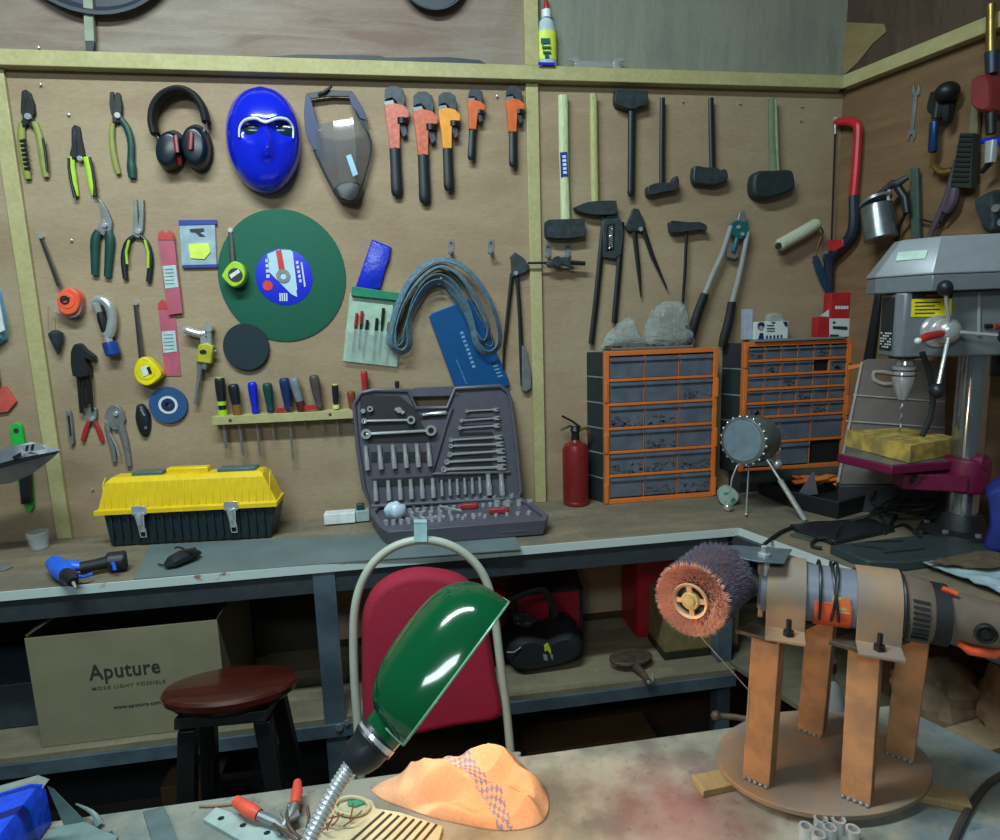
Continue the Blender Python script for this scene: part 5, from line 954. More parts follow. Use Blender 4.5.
def xw(T, X0, X1, Zt):
    P_ = VY(1.7895); b = B(); b.disc(761, 327, P_, .001, .0015, 3.2, 14); b.plate([(758, 324), (760, 322), (764, 322.5), (765, 326), (758, 327)], P_, .0015, .001); b.plate([(760, 333), (763, 333), (764, 340), (762, 339), (760, 341), (758, 340)], P_, .0015, .001); T.part('picture', b, M['navy']); b = B(); b.disc(761.3, 328, P_, .0022, .001, 2.1, 12); T.part('face', b, mat('print skin', (190, 140, 130), .6))
    b = B(); b.plate([(767, 325), (774, 325), (774, 326), (767, 326)], P_, .0012, .001); b.plate([(767, 328), (775, 328), (775, 329), (767, 329)], P_, .0012, .001); b.plate([(767, 330.6), (775, 330.6), (775, 331.4), (767, 331.4)], P_, .0012, .001)
    for k in range(5): b.plate([(766 + k * 3.6, 336.4 - k * .2), (767.6 + k * 3.6, 335 - k * .2), (768.2 + k * 3.6, 338 - k * .2), (766.4 + k * 3.6, 339 - k * .2)], P_, .0012, .001)
    b.plate([(783, 321.5), (787.5, 321.5), (787.5, 327), (785, 326)], P_, .0012, .001); b.plate([(771, 322), (776, 322), (773.5, 324)], P_, .0012, .001); T.part('print', b, M['navy'])
cbox('white_carton', 'white printed carton with a small cartoon boy on the corner cabinet', 755, 788, 321.5, M['paper'], extra=xw)
cbox('white_packet', 'narrow pale upright packet left of the white printed carton', 746, 754, 309, mat('pale lilac paper', (170, 176, 196), .6), 1.80, 1.82, cat='packet')
bag('tiny clear bag lying on the white printed carton', [(765, 322), (767, 314), (779, 313), (781, 322)], PT, -.01, .02, clr, amp=.003)
def xr1(T, X0, X1, Zt):
    P_ = VY(1.7895); b = B(); b.plate([(829.5, 318.5), (853.5, 318.5), (852, 336.5), (829.5, 337)], P_, .001, .001); T.part('white_panel', b, M['paper'])
    b = B()
    for k in range(5): b.plate([(835.5 + k * 2.7, 306), (837.6 + k * 2.7, 305.9), (837.6 + k * 2.7, 309), (835.5 + k * 2.7, 309.1)], P_, .001, .001)
    T.part('lettering', b, M['white'])
    b = B(); b.plate([(833, 326), (847, 326.6), (848, 329), (846, 330), (833, 328.8)], P_, .0022, .001); b.plate([(833, 321.5), (835.5, 321.5), (835.5, 323.5), (833, 323.5)], P_, .0022, .001); b.plate([(830, 334.6), (839, 334.6), (839, 336.6), (830, 336.6)], P_, .0022, .001); T.part('print', b, M['dgrey'])
rc = mat('red carton', (176, 36, 44), .5)
cbox('red_carton', 'tall red and white carton standing on the corner cabinet', 829.5, 853.5, 292.5, rc, 1.79, 1.825, xr1)
cbox('red_carton', 'short red carton with a white flap left of the tall red one', 817.5, 829, 317, rc, 1.792, 1.82, lambda T, a, c_, z: (lambda b: (b.plate([(820, 316), (829, 309.5), (829, 317)], VY(1.792), 0, .001), T.part('flap', b, M['paper'])))(B()))
# ---- roll, orange handle, grey tube behind the drum
bb = B(); c = DB(727, 495, .0285); bb.lathe(c + Vector((0, .0, 0)), (-.3, -1, 0), [(-.02, .026), (0, .028), (.02, .028), (.021, .012)], 24); solo('tape_roll', 'small white and green roll standing on the bench beside the drawer cabinet', 'roll', bb, mat('pale green roll', (150, 176, 166), .5, rgb2=(20, 120, 90), scale=50, thr=(.56, .6)))
T = Thing('orange_handle_tool', 'tool with a worn orange handle standing behind the round metal drum', 'tool', DB(738, 492)); b = B(); hb_ = DB(738, 489, .0); b.tube([hb_ + Vector((0, 0, z)) for z in (.001, .04, .06)], [.014, .016, .011], 14); T.part('handle', b, mat('worn orange plastic', (170, 84, 50), .5)); b = B(); b.tube([hb_ + Vector((0, 0, z)) for z in (.06, .13)], .006, 8); T.part('shaft', b, M['dsteel'])
b = B(); c0, c1 = DB(745, 497, .085), DB(842, 489, .085); c0 = VY(1.70).P(738, 478); c1 = VY(1.68).P(838, 466); c1.z = c0.z; b.tube([c0, c1], .02, 18); solo('grey_tube', 'dull grey green tube lying in front of the corner cabinet', 'tube', b, mat('dull grey green tube', (56, 66, 66), .5)); GT = (c0, c1)
# ---- round studded drum on legs
T = Thing('round_metal_drum', 'round grey studded metal drum on thin chrome legs', 'drum', DB(752, 516)); PD = VY(1.575); c = PD.P(742, 441); ax = Vector((-.87, -.48, .05)).normalized(); k = PD.t(742, 441)
b = B(); r = 24.5 * k; b.lathe(c, -ax, [(0, r * .9), (.002, r * .97), (.008, r), (.08, r * .98), (.1, r * .88), (.105, r * .6), (.106, r * .1)], 40); T.part('drum', b, mat('scuffed alloy', (112, 124, 126), .38, .5, .2, 30))
b = B(); b.lathe(c + ax * .002, -ax, [(0, .001), (0, r * .82), (.003, r * .86)], 40); T.part('face_plate', b, mat('matt blue grey plate', (112, 130, 140), .5), label='flat matt blue grey face'); u_ = ax.orthogonal().normalized(); v_ = ax.cross(u_)
for k_ in range(20):
    a = 2 * PI * k_ / 20; b = B(); p = c - ax * .006 + (u_ * math.cos(a) + v_ * math.sin(a)) * r * 1.0; b.ball(p, .0042, seg=8, rg=6); T.part('stud', b, M['chrome'])
b = B(); b.tube([PD.P(749, 463, -.03), DB(746, 514, .002)], .002, 8); b.tube([DB(746, 514, .001), DB(746, 514, .012)], [.0055, .003], 10); T.part('leg', b, M['chrome'])
pA = PD.P(766, 458, 0); pB = DB(805, 520, .004); mdp = pA + (pB - pA) * .36
b = B(); b.tube([pA, mdp], .0035, 10); b.tube([mdp, pB], .0075, 14); T.part('leg', b, M['chrome'])
b = B(); b.ball(DB(728, 507, .0135), .0125); b.tube([DB(728, 507, .02), PD.P(732, 478, -.02), PD.P(740, 458, -.03)], .002, 6); T.part('leg', b, M['chrome'], label='thin leg ending in a ball')
b = B(); b.ball(PD.P(777, 464, .01), .0135); b.tube([PD.P(777, 464, .01), PD.P(768, 458, 0)], .003, 6); T.part('ball_joint', b, M['chrome'])
b = B(); b.tube([PD.P(770, 422, -.03), PD.P(778, 430, -.035), PD.P(780, 450, -.03), PD.P(778, 462, -.01)], .0016, 6, sm=4); T.part('wire_hoop', b, M['chrome'])
# ---- black open organiser case with orange dividers
T = Thing('parts_organizer', 'black organiser tray with jumbled orange dividers under the drill press table', 'organiser', DB(830, 505)); oc = [(757, 494), (790, 508), (838, 520), (878, 508), (860, 494), (800, 488)]
pts = [DB(x, y, 0) for x, y in oc]; ctr = sum(pts, Vector()) / len(pts); zu = lambda p, k, z: Vector((ctr.x + (p.x - ctr.x) * k, ctr.y + (p.y - ctr.y) * k, BZ + z))
b = B(); b.rings([[zu(p, .97, .0005) for p in pts], [zu(p, 1, .05) for p in pts], [zu(p, .93, .05) for p in pts], [zu(p, .92, .02) for p in pts]]); T.part('tray', b, M['rubber'], bev=.002)
q = random.Random(11)
for k_ in range(11):
    p = zu(pts[0] + (pts[3] - pts[0]) * (.3 + .5 * q.random()) + Vector((0, .12 * (q.random() - .3), 0)), .8, .062 + .012 * q.random()); a = q.random() * .9 - .2
    b = B(); b.box(p, Vector((math.cos(a), math.sin(a), .1 * (q.random() - .5))) * (.03 + .03 * q.random()), Vector((-math.sin(a), math.cos(a), .3)) * .008, (0, 0, .0016)); T.part('divider', b, og, label='orange divider strip')
b = B(); p = VY(1.6).P(810, 480); b.rings([[p + Vector((-.04, 0, -.045)), p + Vector((.028, 0, -.045)), p + Vector((.02, .03, -.045))], [p + Vector((.004, 0, .02)), p + Vector((.012, 0, .022)), p + Vector((.012, .01, .02))]]); T.part('grey_funnel', b, mat('mauve grey card', (110, 106, 118), .6))
# clear case lid standing behind the drill press table
PL = Plane(VY(1.50).P(895, 470), (-.50, -.86, .10))
T = Thing('clear_case_lid', 'large smoky clear plastic case lid standing behind the drill press', 'case lid', PL.P(895, 475)); cl = mat('smoky clear lid', (128, 120, 118), .25, alpha=.8, var=.06)
b = B(); b.plate([(862, 362), (868, 359), (896, 359), (948, 361), (946, 384), (944, 484), (838, 484), (841, 450)], PL, 0, .005); T.part('panel', b, cl, bev=.001)
b = B(); b.rod([(874, 372, .003, 2), (884, 372, .003, 2), (898, 376, .003, 2), (897, 382, .003, 2), (884, 384, .003, 2), (874, 379, .003, 2)], PL, 8, None, 2, True); b.rod([(853, 395, .003, .8), (945, 402, .003, .8)], PL, 6); b.rod([(846, 421, .003, .8), (945, 428, .003, .8)], PL, 6); b.rod([(862, 362, .003, 1.2), (838, 482, .003, 1.4)], PL, 6); T.part('moulded_rib', b, mat('pale clear edge', (170, 168, 162), .3)); b = B(); b.plate([(876, 374), (884, 374), (896, 377), (896, 381), (884, 382.5), (876, 379)], PL, .0015, .003); T.part('handle_slot', b, mat('tan slot', (120, 96, 70), .6))
b = B(); b.plate([(848, 366), (864, 363), (862, 367), (848, 370)], PL, .004, .006); T.part('orange_latch', b, og, bev=.001)
b = B(); q0, q1 = PL.P(838, 484, -.003), PL.P(944, 484, -.003); b.rings([[q0 + Vector((-.01, -.017, 0)), q1 + Vector((-.01, -.017, 0)), q1 + Vector((.01, .02, 0)), q0 + Vector((.01, .02, 0))], [Vector((p.x, p.y, BZ + .0006)) for p in (q0 + Vector((-.01, -.017, 0)), q1 + Vector((-.01, -.017, 0)), q1 + Vector((.01, .02, 0)), q0 + Vector((.01, .02, 0)))]]); solo('case_stack', 'dark closed case the smoky clear lid stands on', 'case', b, M['dgrey'], bev=.002)
# ---- drill press
CO = Vector((1.33, 1.27, 0)); hd = Vector((-.95, .31, 0)).normalized(); wn = Vector((-.31, -.95, 0)).normalized()
def H(s, w, z): return CO + hd * s + wn * w + Vector((0, 0, z))
CP = Plane(CO, (-1.33, -1.27, 0)); zof = lambda x, y: CP.P(x, y).z
SP = Plane(CO + wn * .048, wn)          # near side face of the head
T = Thing('drill_press', 'grey bench drill press with a maroon table and a chrome column', 'drill press', (1.33, 1.27, BZ)); gp = mat('grey machine enamel', (116, 124, 130), .32, .1, .05); gp2 = mat('light grey machine enamel', (150, 158, 164), .3, .1, .04)
zc0, zc1, zc2 = zof(940, 292), zof(940, 277), zof(940, 240)
poly = [(.225, -.06), (.228, .0), (.145, .085), (-.3, .085), (-.3, -.085), (.14, -.085)]; pin = [(.175, -.045), (.178, .0), (.118, .05), (-.29, .055), (-.29, -.06), (.11, -.06)]
b = B(); b.rings([[H(s, w_, zc0) for s, w_ in poly], [H(s, w_, zc1) for s, w_ in poly]]); T.part('cover_base', b, gp, bev=.002)
b = B(); b.rings([[H(s * 1.01, w_ * 1.02, zc1 + .001) for s, w_ in poly], [H(s * 1.01, w_ * 1.02, zc1 + .006) for s, w_ in poly], [H(s, w_, zc2) for s, w_ in pin]]); T.part('pulley_cover', b, gp2, bev=.003)
FPp = Plane(H(.2, .04, zc1), ((H(.145, .085, 0) - H(.228, 0, 0)).cross(Vector((0, 0, 1)))))
mid = (H(.228, 0, zc1 + .02) + H(.145, .085, zc1 + .02) + H(.178, 0, zc2 - .02) + H(.118, .05, zc2 - .02)) / 4
c1_, c2_, c3_, c4_ = H(.228 * 1.01, 0, zc1 + .006), H(.145 * 1.01, .085 * 1.02, zc1 + .006), H(.118, .05, zc2), H(.178, 0, zc2); mid = (c1_ + c2_ + c3_ + c4_) / 4
uu = (H(.145, .085, 0) - H(.228, 0, 0)).normalized(); up_ = ((H(.178, 0, zc2) + H(.118, .05, zc2)) / 2 - (H(.228, 0, zc1 + .006) + H(.145, .085, zc1 + .006)) / 2).normalized(); nn_ = (c3_ - c1_).cross(c4_ - c2_).normalized(); uu = (uu - uu.dot(nn_) * nn_).normalized(); up_ = nn_.cross(uu)
if nn_.dot(CAM - mid) < 0: nn_ = -nn_
b = B(); b.box(mid + nn_ * .002, uu * .03, up_ * .011, nn_ * .002); T.part('badge', b, mat('pale mint badge', (190, 220, 205), .5), label='blank pale rectangular badge')
zh = zof(900, 354)
b = B(); b.rings([[H(s, w_, z) for s, w_ in [(.195, -.045), (.195, .035), (.18, .048), (-.05, .048), (-.05, -.045)]] for z in (zh, zc0 - .0005)])
b.rings([[H(s, w_, z) for s, w_ in [(-.045, -.045), (-.045, .046), (-.28, .046), (-.28, -.045)]] for z in (zof(960, 336), zc0 - .0005)]); T.part('head_casting', b, gp, bev=.004)
b = B(); b.rod([(979, 292, .002, 1.6), (979, 336, .002, 1.6)], SP, 8); T.part('seam_rod', b, gp2)
FE = Plane(H(.1955, 0, 0), hd)
def fe(u0, u1, za, zb_, e): return [H(.1955 + e, u, z) for u, z in ((u0, za), (u1, za), (u1, zb_), (u0, zb_))]
zl0, zl1 = zof(895, 348), zof(895, 298)
b = B(); b.prism(fe(-.034, .028, zl0, zl1, .0012), -hd * .001); T.part('speed_chart', b, M['black'], label='black front chart with white marks')
b = B()
for i in range(5):
    for j in range(8):
        if (i * 3 + j * 5) % 4 and j < 6 or j in (10,): b.prism(fe(-.030 + i * .012, -.022 + i * .012, zl0 + .006 + j * .0065, zl0 + .0095 + j * .0065, .002), -hd * .0006)
T.part('chart_print', b, M['white'])
b = B(); b.plate([(912, 299), (952, 298.5), (951, 316), (911, 317)], SP, .0015, .0012); T.part('warning_label', b, mat('warning yellow', (230, 216, 30), .45)); b = B(); b.plate([(913, 291.5), (953, 291), (952.5, 298.5), (912, 299)], SP, .0015, .0012)
for k_ in range(4): b.plate([(915, 302 + k_ * 3.6), (940 - 5 * (k_ % 2), 301.6 + k_ * 3.6), (940 - 5 * (k_ % 2), 302.8 + k_ * 3.6), (915, 303.2 + k_ * 3.6)], SP, .0022, .0006)
T.part('warning_band', b, M['black'])
b = B(); b.rod([(926, 295.5, .002, 1), (940, 295, .002, 1)], SP, 6); T.part('warning_print', b, M['red'])
Q = H(.152, 0, 0); zk = [zof(905, y) for y in (356, 364, 366, 372, 374, 380, 390, 396, 430)]
b = B(); b.lathe(Q, (0, 0, 1), [(zk[7], .010), (zk[6], .016), (zk[5], .023), (zk[4], .0255), (zk[1], .0255), (zk[1] + .004, .02), (zk[0] + .004, .016)], 28); T.part('chuck', b, M['chrome'])
for z in (zk[4] + .002, zk[4] + .014):
    b = B(); b.lathe(Q, (0, 0, 1), [(z, .0262), (z + .003, .0262)], 28); T.part('chuck_groove', b, M['black'])
b = B(); b.lathe(Q, (0, 0, 1), [(zk[0], .034), (zh + .002, .036)], 28); T.part('quill_collar', b, M['dsteel'])
b = B(); b.tube([Q + Vector((.0018 * math.cos(k_ * .9), .0018 * math.sin(k_ * .9), zk[8] + (zk[7] - zk[8]) * k_ / 24)) for k_ in range(25)], [.0008 + .0022 * min(1, k_ / 4) for k_ in range(25)], 8); T.part('drill_bit', b, M['steel'])
b = B(); b.lathe(CO, (0, 0, 1), [(BZ + .02, .033), (zof(965, 338) + .01, .033)], 40); T.part('column', b, mat('polished column', (170, 174, 178), .14, .9, .03))
b = B(); b.lathe(CO, (0, 0, 1), [(zof(965, 353), .041), (zof(965, 336), .043)], 36); T.part('column_collar', b, gp2, bev=.002)
hub = SP.P(943, 331, .0)
b = B(); b.lathe(hub, wn, [(0, .027), (.01, .030), (.024, .028), (.036, .02), (.042, .008)], 28); b.lathe(hub + wn * -.002 + hd * .012, wn, [(0, .036), (.006, .036), (.01, .03)], 32); T.part('feed_hub', b, M['chrome'])
hc = hub + wn * .028
b = B(); b.tube([hc, SP.P(926, 337, .04), SP.P(919, 341, .05)], [.007, .010, .007], 12); T.part('depth_lock', b, M['red']); b = B(); b.ball(SP.P(918, 341, .052), .0075); T.part('lock_tip', b, M['white'])
for (x, y, o, l) in ((945, 288, .05, 1), (937, 391, .09, 1), (1006, 336, .06, 1)):
    p = SP.P(x, y, o); b = B(); b.tube([hc, p], .0042, 10); sp_ = T.part('feed_spoke', b, M['chrome']); b = B(); b.ball(p, .0155, 1, 1, 1.1); T.part('knob', b, M['black'], parent=sp_)
b = B(); b.lathe(H(-.11, -.02, 0), (0, 0, 1), [(zof(995, 378), .052), (zof(995, 374), .06), (zof(995, 340), .062), (zof(995, 334), .06)], 32); T.part('motor', b, M['black'])
b = B(); b.rod([(985, 326, .003, 2.4), (992, 326, .003, 2.4)], SP, 6); T.part('switch', b, M['black']); b = B(); b.rod([(996, 326, .004, 3), (1000, 326, .004, 3)], SP, 8); T.part('red_switch', b, M['red'])
zt_ = 1.055; ZTb = Zp(zt_); A0, A1, B1 = ZTb.P(837, 454), ZTb.P(892, 466), ZTb.P(962, 460)
mar = mat('maroon enamel', (104, 18, 58), .4); back = A0 + (B1 - A1) * .75
b = B(); b.prism([A0, A1, B1, CO + Vector((.02, .06, zt_)), back], Vector((0, 0, -.022))); T.part('table', b, mar, bev=.003)
b = B(); inn = [A0, A1, B1, back]; cc = sum(inn, Vector()) / 4; b.prism([cc + (p - cc) * .93 + Vector((0, 0, .0012)) for p in inn], Vector((0, 0, -.001))); T.part('table_face', b, mat('ground steel face', (128, 128, 130), .4, .5))
b = B(); b.lathe(CO, (0, 0, 1), [(zof(965, 490), .047), (zof(965, 486), .050), (zof(965, 459), .050), (zof(965, 456), .047)], 36); b.prism([H(.02, .055, zt_ - .03), H(.15, .03, zt_ - .03), H(.15, -.03, zt_ - .03), H(.02, -.055, zt_ - .03)], Vector((0, 0, -.04))); T.part('table_clamp', b, mar, bev=.003)
b = B(); b.tube([zp_ for zp_ in (CP.P(974, 462, .02), CP.P(986, 462, .03))], [.019, .017], 16); T.part('clamp_knob', b, mar)
b = B(); b.lathe(CO, (0, 0, 1), [(BZ + .022, .084), (BZ + .030, .082), (BZ + .036, .052), (BZ + .06, .046), (BZ + .072, .042)], 36); T.part('column_flange', b, M['dsteel'])
for a in (200, 255, 300, 20, 130):
    b = B(); b.lathe(CO + Vector((math.cos(a * PI / 180) * .068, math.sin(a * PI / 180) * .068, BZ + .031)), (0, 0, 1), [(0, .007), (.007, .007)], 6); T.part('flange_bolt', b, M['steel'])
b = B(); bp = [(830, 545), (868, 561), (905, 562), (1012, 548), (1010, 538), (925, 534)]; b.plate(bp, Zp(BZ + .022), 0, .0215); T.part('base', b, mat('dark base casting', (54, 66, 68), .5, .2), bev=.003)
b = B()
for sl in ([(852, 545), (884, 549)], [(866, 542), (902, 541)], [(884, 553), (925, 549)]): b.tube([Zp(BZ + .0222).P(*sl[0]), Zp(BZ + .0222).P(*sl[1])], .0045, 8, (Vector((0, 0, 1)), .3))
T.part('base_slot', b, M['black'])
# yellow block on the table
ZS = Zp(zt_ + .002 + .042); T = [(847, 431), (911, 446), (960, 438), (905, 428)]
b = B(); pts = [ZS.P(x, y) for x, y in T]; n_ = 14
rows = []
for i in range(n_ + 1):
    for_row = []
    for j in range(n_ + 1):
        u, v_ = i / n_, j / n_; for_row.append((pts[0] * (1 - u) + pts[1] * u) * (1 - v_) + (pts[3] * (1 - u) + pts[2] * u) * v_)
    rows.append(for_row)
vr = b.rings(rows, closed=False, cap=False); edge = [r_[0] for r_ in rows] + rows[-1][1:] + [r_[-1] for r_ in reversed(rows[:-1])] + list(reversed(rows[0][1:-1]))
b.rings([[p - Vector((0, 0, .042 * k_ / 5)) for p in edge] for k_ in range(6)], cap=False); b.ngon([p - Vector((0, 0, .042)) for p in edge])
for v in b.bm.verts:
    v.co += Vector((noise.noise(v.co * 40), noise.noise(v.co * 40 + Vector((5, 0, 0))), .5 * noise.noise(v.co * 50) if v.co.z > zt_ + .01 else 0)) * .003 + Vector((0, 0, .0012))
solo('yellow_block', 'rough yellow foam block lying on the drill press table', 'block', b, mat('rough yellow foam', (196, 164, 76), .95, rgb2=(140, 124, 70), bump=1, scale=28, thr=(.4, .6)))
# cables
def cable(label, pts, r, m=None, sm=5, name='cable'):
    b = B(); b.tube(pts, r, 8, sm=sm); return solo(name, label, 'cable', b, m or M['rubber'])
BP = lambda x, y, z: Zp(BZ + z).P(x, y)
cable('black cable running from the bench edge up over the bench towards the drill press', [BP(757, 553, .004), BP(766, 543, .006), BP(785, 530, .006), BP(812, 523, .006), BP(845, 522, .006), BP(868, 516, .03), BP(900, 505, .05), BP(925, 505, .055), BP(938, 500, .06)], .0045)
cable('black cable looping up beside the drill press column', [BP(870, 515, .006), BP(880, 505, .03), BP(900, 494, .06), BP(925, 484, .085), BP(940, 492, .07), BP(936, 503, .055), BP(905, 513, .04), BP(880, 512, .03), BP(890, 527, .004), BP(905, 525, .005), BP(920, 535, .03)], .004)
cable('black cable hanging down from under the drill press table', [CP.P(918, 472, .08), CP.P(910, 485, .08), BP(900, 505, .03), BP(893, 521, .006), BP(884, 533, .006)], .0045)
cable('short black cable loop lying in front of the drill press base', [BP(822, 548, .006), BP(812, 546, .006), BP(815, 540, .006), BP(826, 538, .012), BP(832, 543, .006), BP(838, 530, .02), BP(842, 524, .03)], .004)
cable('dark power lead hanging from the drill press head', [SP.P(922, 352, .01), SP.P(929, 372, .01), SP.P(933, 395, .01), SP.P(930, 418, .02), SP.P(922, 436, .03)], .006)
T = Thing('black_case', 'flat black case lying on the bench between the drum and the drill press', 'case', BP(850, 515, 0)); b = B(); b.plate([(790, 524), (800, 531), (835, 541), (895, 528), (870, 517)], Zp(BZ + .012), 0, .0115); T.part('body', b, M['black'], bev=.002)
b = B(); b.plate([(790, 534), (806, 530), (838, 531), (845, 535), (812, 540)], Zp(BZ + .006), 0, .005); solo('steel_file', 'dull flat greenish plate lying on the bench in front of the black case', 'plate', b, mat('dull green steel', (70, 78, 66), .6), bev=.001)
cable('large loose loop of black cable lying on the bench left of the drill press column', [BP(905 + 34 * math.cos(a), 498 + 13 * math.sin(a), .045 + .02 * math.sin(a * 2)) for a in [2 * PI * j / 9 for j in range(10)]] + [BP(930, 515, .02), BP(915, 532, .025)], .004)
# blue bag and foil at the right
b = B(); PBg = Plane((1.36, 1.12, 0), (-.75, -.66, 0)); b.pillow([(986, 486), (994, 479), (1020, 470), (1030, 545), (1000, 551), (983, 547), (990, 520)], PBg, .03, .05, 3, 7, .3)
lo, hi = b.bounds()
for v in b.bm.verts:
    v.co += Vector((1, 1, 0)) * noise.noise(v.co * 30) * .008
    v.co.z -= lo.z - BZ - .001
solo('blue_bag', 'dark blue fabric bag standing at the right edge beside the drill press', 'bag', b, mat('dark blue cloth', (24, 40, 120), .6, var=.2), sharp=25)
b = B(); c = BP(985, 512, .0); b.aab(c.x - .03, c.x + .12, c.y, c.y + .1, BZ + .0005, BZ + .03); solo('blue_white_box', 'low blue and white box behind the drill press column', 'box', b, mat('blue white print', (40, 84, 170), .5, rgb2=(170, 190, 200), thr=(.5, .55), scale=14), bev=.002)
def sheet(name, label, cat, pts, z, m, amp=.008, fr=14, n_=14, th=.0015, lift=(0, 0, 0, 0)):
    """crumpled thin sheet lying at height z, corners given in pixels"""
    P4 = [Zp(z + l).P(x, y) for (x, y), l in zip(pts, lift)]; rows = []
    for i in range(n_ + 1):
        u = i / n_; rows.append([((P4[0] * (1 - u) + P4[1] * u) * (1 - j / n_) + (P4[3] * (1 - u) + P4[2] * u) * (j / n_)) for j in range(n_ + 1)])
    for r_ in rows:
        for k_ in range(len(r_)):
            p = r_[k_]; r_[k_] = p + Vector((0, 0, abs(noise.noise(Vector((p.x * fr, p.y * fr, 3))) + .6 * noise.noise(Vector((p.x * fr * 3, p.y * fr * 3, 8)))) * amp))
    b = B(); b.rings(rows, closed=False, cap=False); b.rings([[p - Vector((0, 0, th)) for p in r_] for r_ in rows], closed=False, cap=False)
    return solo(name, label, cat, b, m, sharp=20)
sheet('foil_sheet', 'crumpled silver blue foil sheet lying at the right end of the bench', 'foil', [(922, 563), (1008, 596), (1025, 560), (960, 554)], BZ + .014, mat('silver foil', (196, 220, 230), .25, .25, bump=.4, scale=30), .014)
sheet('brown_paper', 'crumpled brown paper lying behind the foil beside the drill press base', 'paper', [(925, 563), (985, 570), (1040, 560), (975, 552)], BZ + .024, mat('brown paper', (92, 78, 60), .8), .012)
# ================================================================ on the lower shelf
SH = lambda x, y, z=0: Zp(SZ + z).P(x, y)
# cardboard box
fl = SH(42, 748); yb0 = fl.y; PBX = VY(yb0); xl = PBX.P(42, 748).x; xr = PBX.P(228, 722).x; ztp = (PBX.P(24, 641).z + PBX.P(222, 617).z) / 2
T = Thing('cardboard_box', 'large printed cardboard box with open flaps on the lower shelf', 'box', ((xl + xr) / 2, yb0 + .1, SZ)); card = mat('cardboard', (128, 122, 96), .8, var=.06, scale=12)
b = B(); yk = 1.80; t_ = .004; b.aab(xl, xr, yb0, yb0 + t_, SZ + .001, ztp); b.aab(xl, xr, yk - t_, yk, SZ + .001, ztp); b.aab(xl, xl + t_, yb0 + t_, yk - t_, SZ + .001, ztp); b.aab(xr - t_, xr, yb0 + t_, yk - t_, SZ + .001, ztp); b.aab(xl + t_, xr - t_, yb0 + t_, yk - t_, SZ + .001, SZ + .006)
T.part('carton', b, card, bev=.001)
b = B(); b.prism([(xl, yb0 + .01, ztp), (xl, yk - .01, ztp), (xl + .08, yk - .03, ztp + .045), (xl + .08, yb0 + .04, ztp + .045)], Vector((-.003, 0, .003))); T.part('flap', b, card)
b = B(); b.prism([(xl + .01, yk, ztp), (xr - .01, yk, ztp), (xr - .02, yk + .025, ztp + .05), (xl + .03, yk + .025, ztp + .05)], Vector((0, .003, 0))); T.part('flap', b, card)
o_ = PBX.P(92, 686, .0005); b = B(); text_bm(b, 'Aputure', .054, PBX.P(90, 680, .0008), (1, 0, 0), (0, 0, 1), .0004, 'LEFT', 1.05); ink = mat('faded black print', (38, 48, 44), .7)
for v in b.bm.verts: pass
# stretch the lettering to its printed width
x0_ = min(v.co.x for v in b.bm.verts); x1_ = max(v.co.x for v in b.bm.verts); want = PBX.P(163, 672).x - PBX.P(91, 672).x
for v in b.bm.verts: v.co.x = x0_ + (v.co.x - x0_) * want / (x1_ - x0_)
T.part('logo_lettering', b, ink)
b = B(); text_bm(b, 'MORE LIGHT POSSIBLE', .012, PBX.P(92, 690.5, .0008), (1, 0, 0), (0, 0, 1), .0003, 'LEFT', 1.2)
x0_ = min(v.co.x for v in b.bm.verts); x1_ = max(v.co.x for v in b.bm.verts); want = PBX.P(165, 678).x - PBX.P(92, 688).x
for v in b.bm.verts: v.co.x = x0_ + (v.co.x - x0_) * want / (x1_ - x0_)
T.part('slogan_lettering', b, mat('pale print', (84, 88, 70), .7))
b = B(); text_bm(b, 'www.aputure.com', .013, PBX.P(114, 709, .0008), (1, 0, 0), (0, 0, 1), .0003, 'LEFT', 1.1); T.part('web_lettering', b, ink)
# dark items left of the box
b = B(); b.aab(-1.5, xl - .02, 1.60, 1.82, SZ + .001, SZ + .12); solo('dark_crate', 'dark low crate at the far left of the lower shelf', 'crate', b, mat('slate crate', (44, 54, 64), .6), bev=.003)
b = B(); b.aab(-.45, -.27, 1.70, 1.82, SZ + .001, SZ + .012); solo('loose_board', 'loose board lying on the shelf behind the stool', 'board', b, mat('dusty board', (90, 78, 60), .8), bev=.001)
# tool bag, red boxes
PG = VY(1.60); 
T = Thing('tool_bag', 'black tool bag with a small yellow green mark on the lower shelf', 'bag', SH(540, 676))
b = B(); b.pillow([(500, 628), (506, 618), (520, 616), (540, 628), (552, 616), (566, 614), (575, 632), (576, 655), (562, 668), (530, 680), (505, 680), (498, 655)], PG, .04, .14, 2, 8, .3)
blk = mat('black canvas', (18, 22, 26), .75); lo, hi = b.bounds(); dz = SZ + .002 - lo.z
for v in b.bm.verts: v.co += Vector((0, 0, dz * (1 - (v.co.z - lo.z) / (hi.z - lo.z)))) + Vector((1, .5, 0)) * .004 * noise.noise(v.co * 35)
T.part('bag_body', b, blk, sharp=30)
b = B(); b.rod([(506, 622, .0, 3), (505, 606, .0, 3.2), (520, 596, 0, 3.2), (542, 590, 0, 3.4), (550, 600, 0, 3.4), (556, 616, 0, 3)], PG, 10, .5, 4); T.part('carry_handle', b, blk)
b = B(); b.plate([(544, 646), (548, 643), (551, 650), (551, 654), (547, 650), (545, 652)], PG, .042, .003); T.part('mark', b, mat('yellow green print', (170, 190, 30), .5), label='yellow green printed mark'); b = B(); b.plate([(543, 654), (547, 655), (548, 661), (544, 660)], PG, .042, .003); T.part('print', b, M['grey']); b = B(); b.plate([(550, 654), (553, 655), (553, 661), (551, 658)], PG, .042, .003); T.part('print', b, M['grey'])
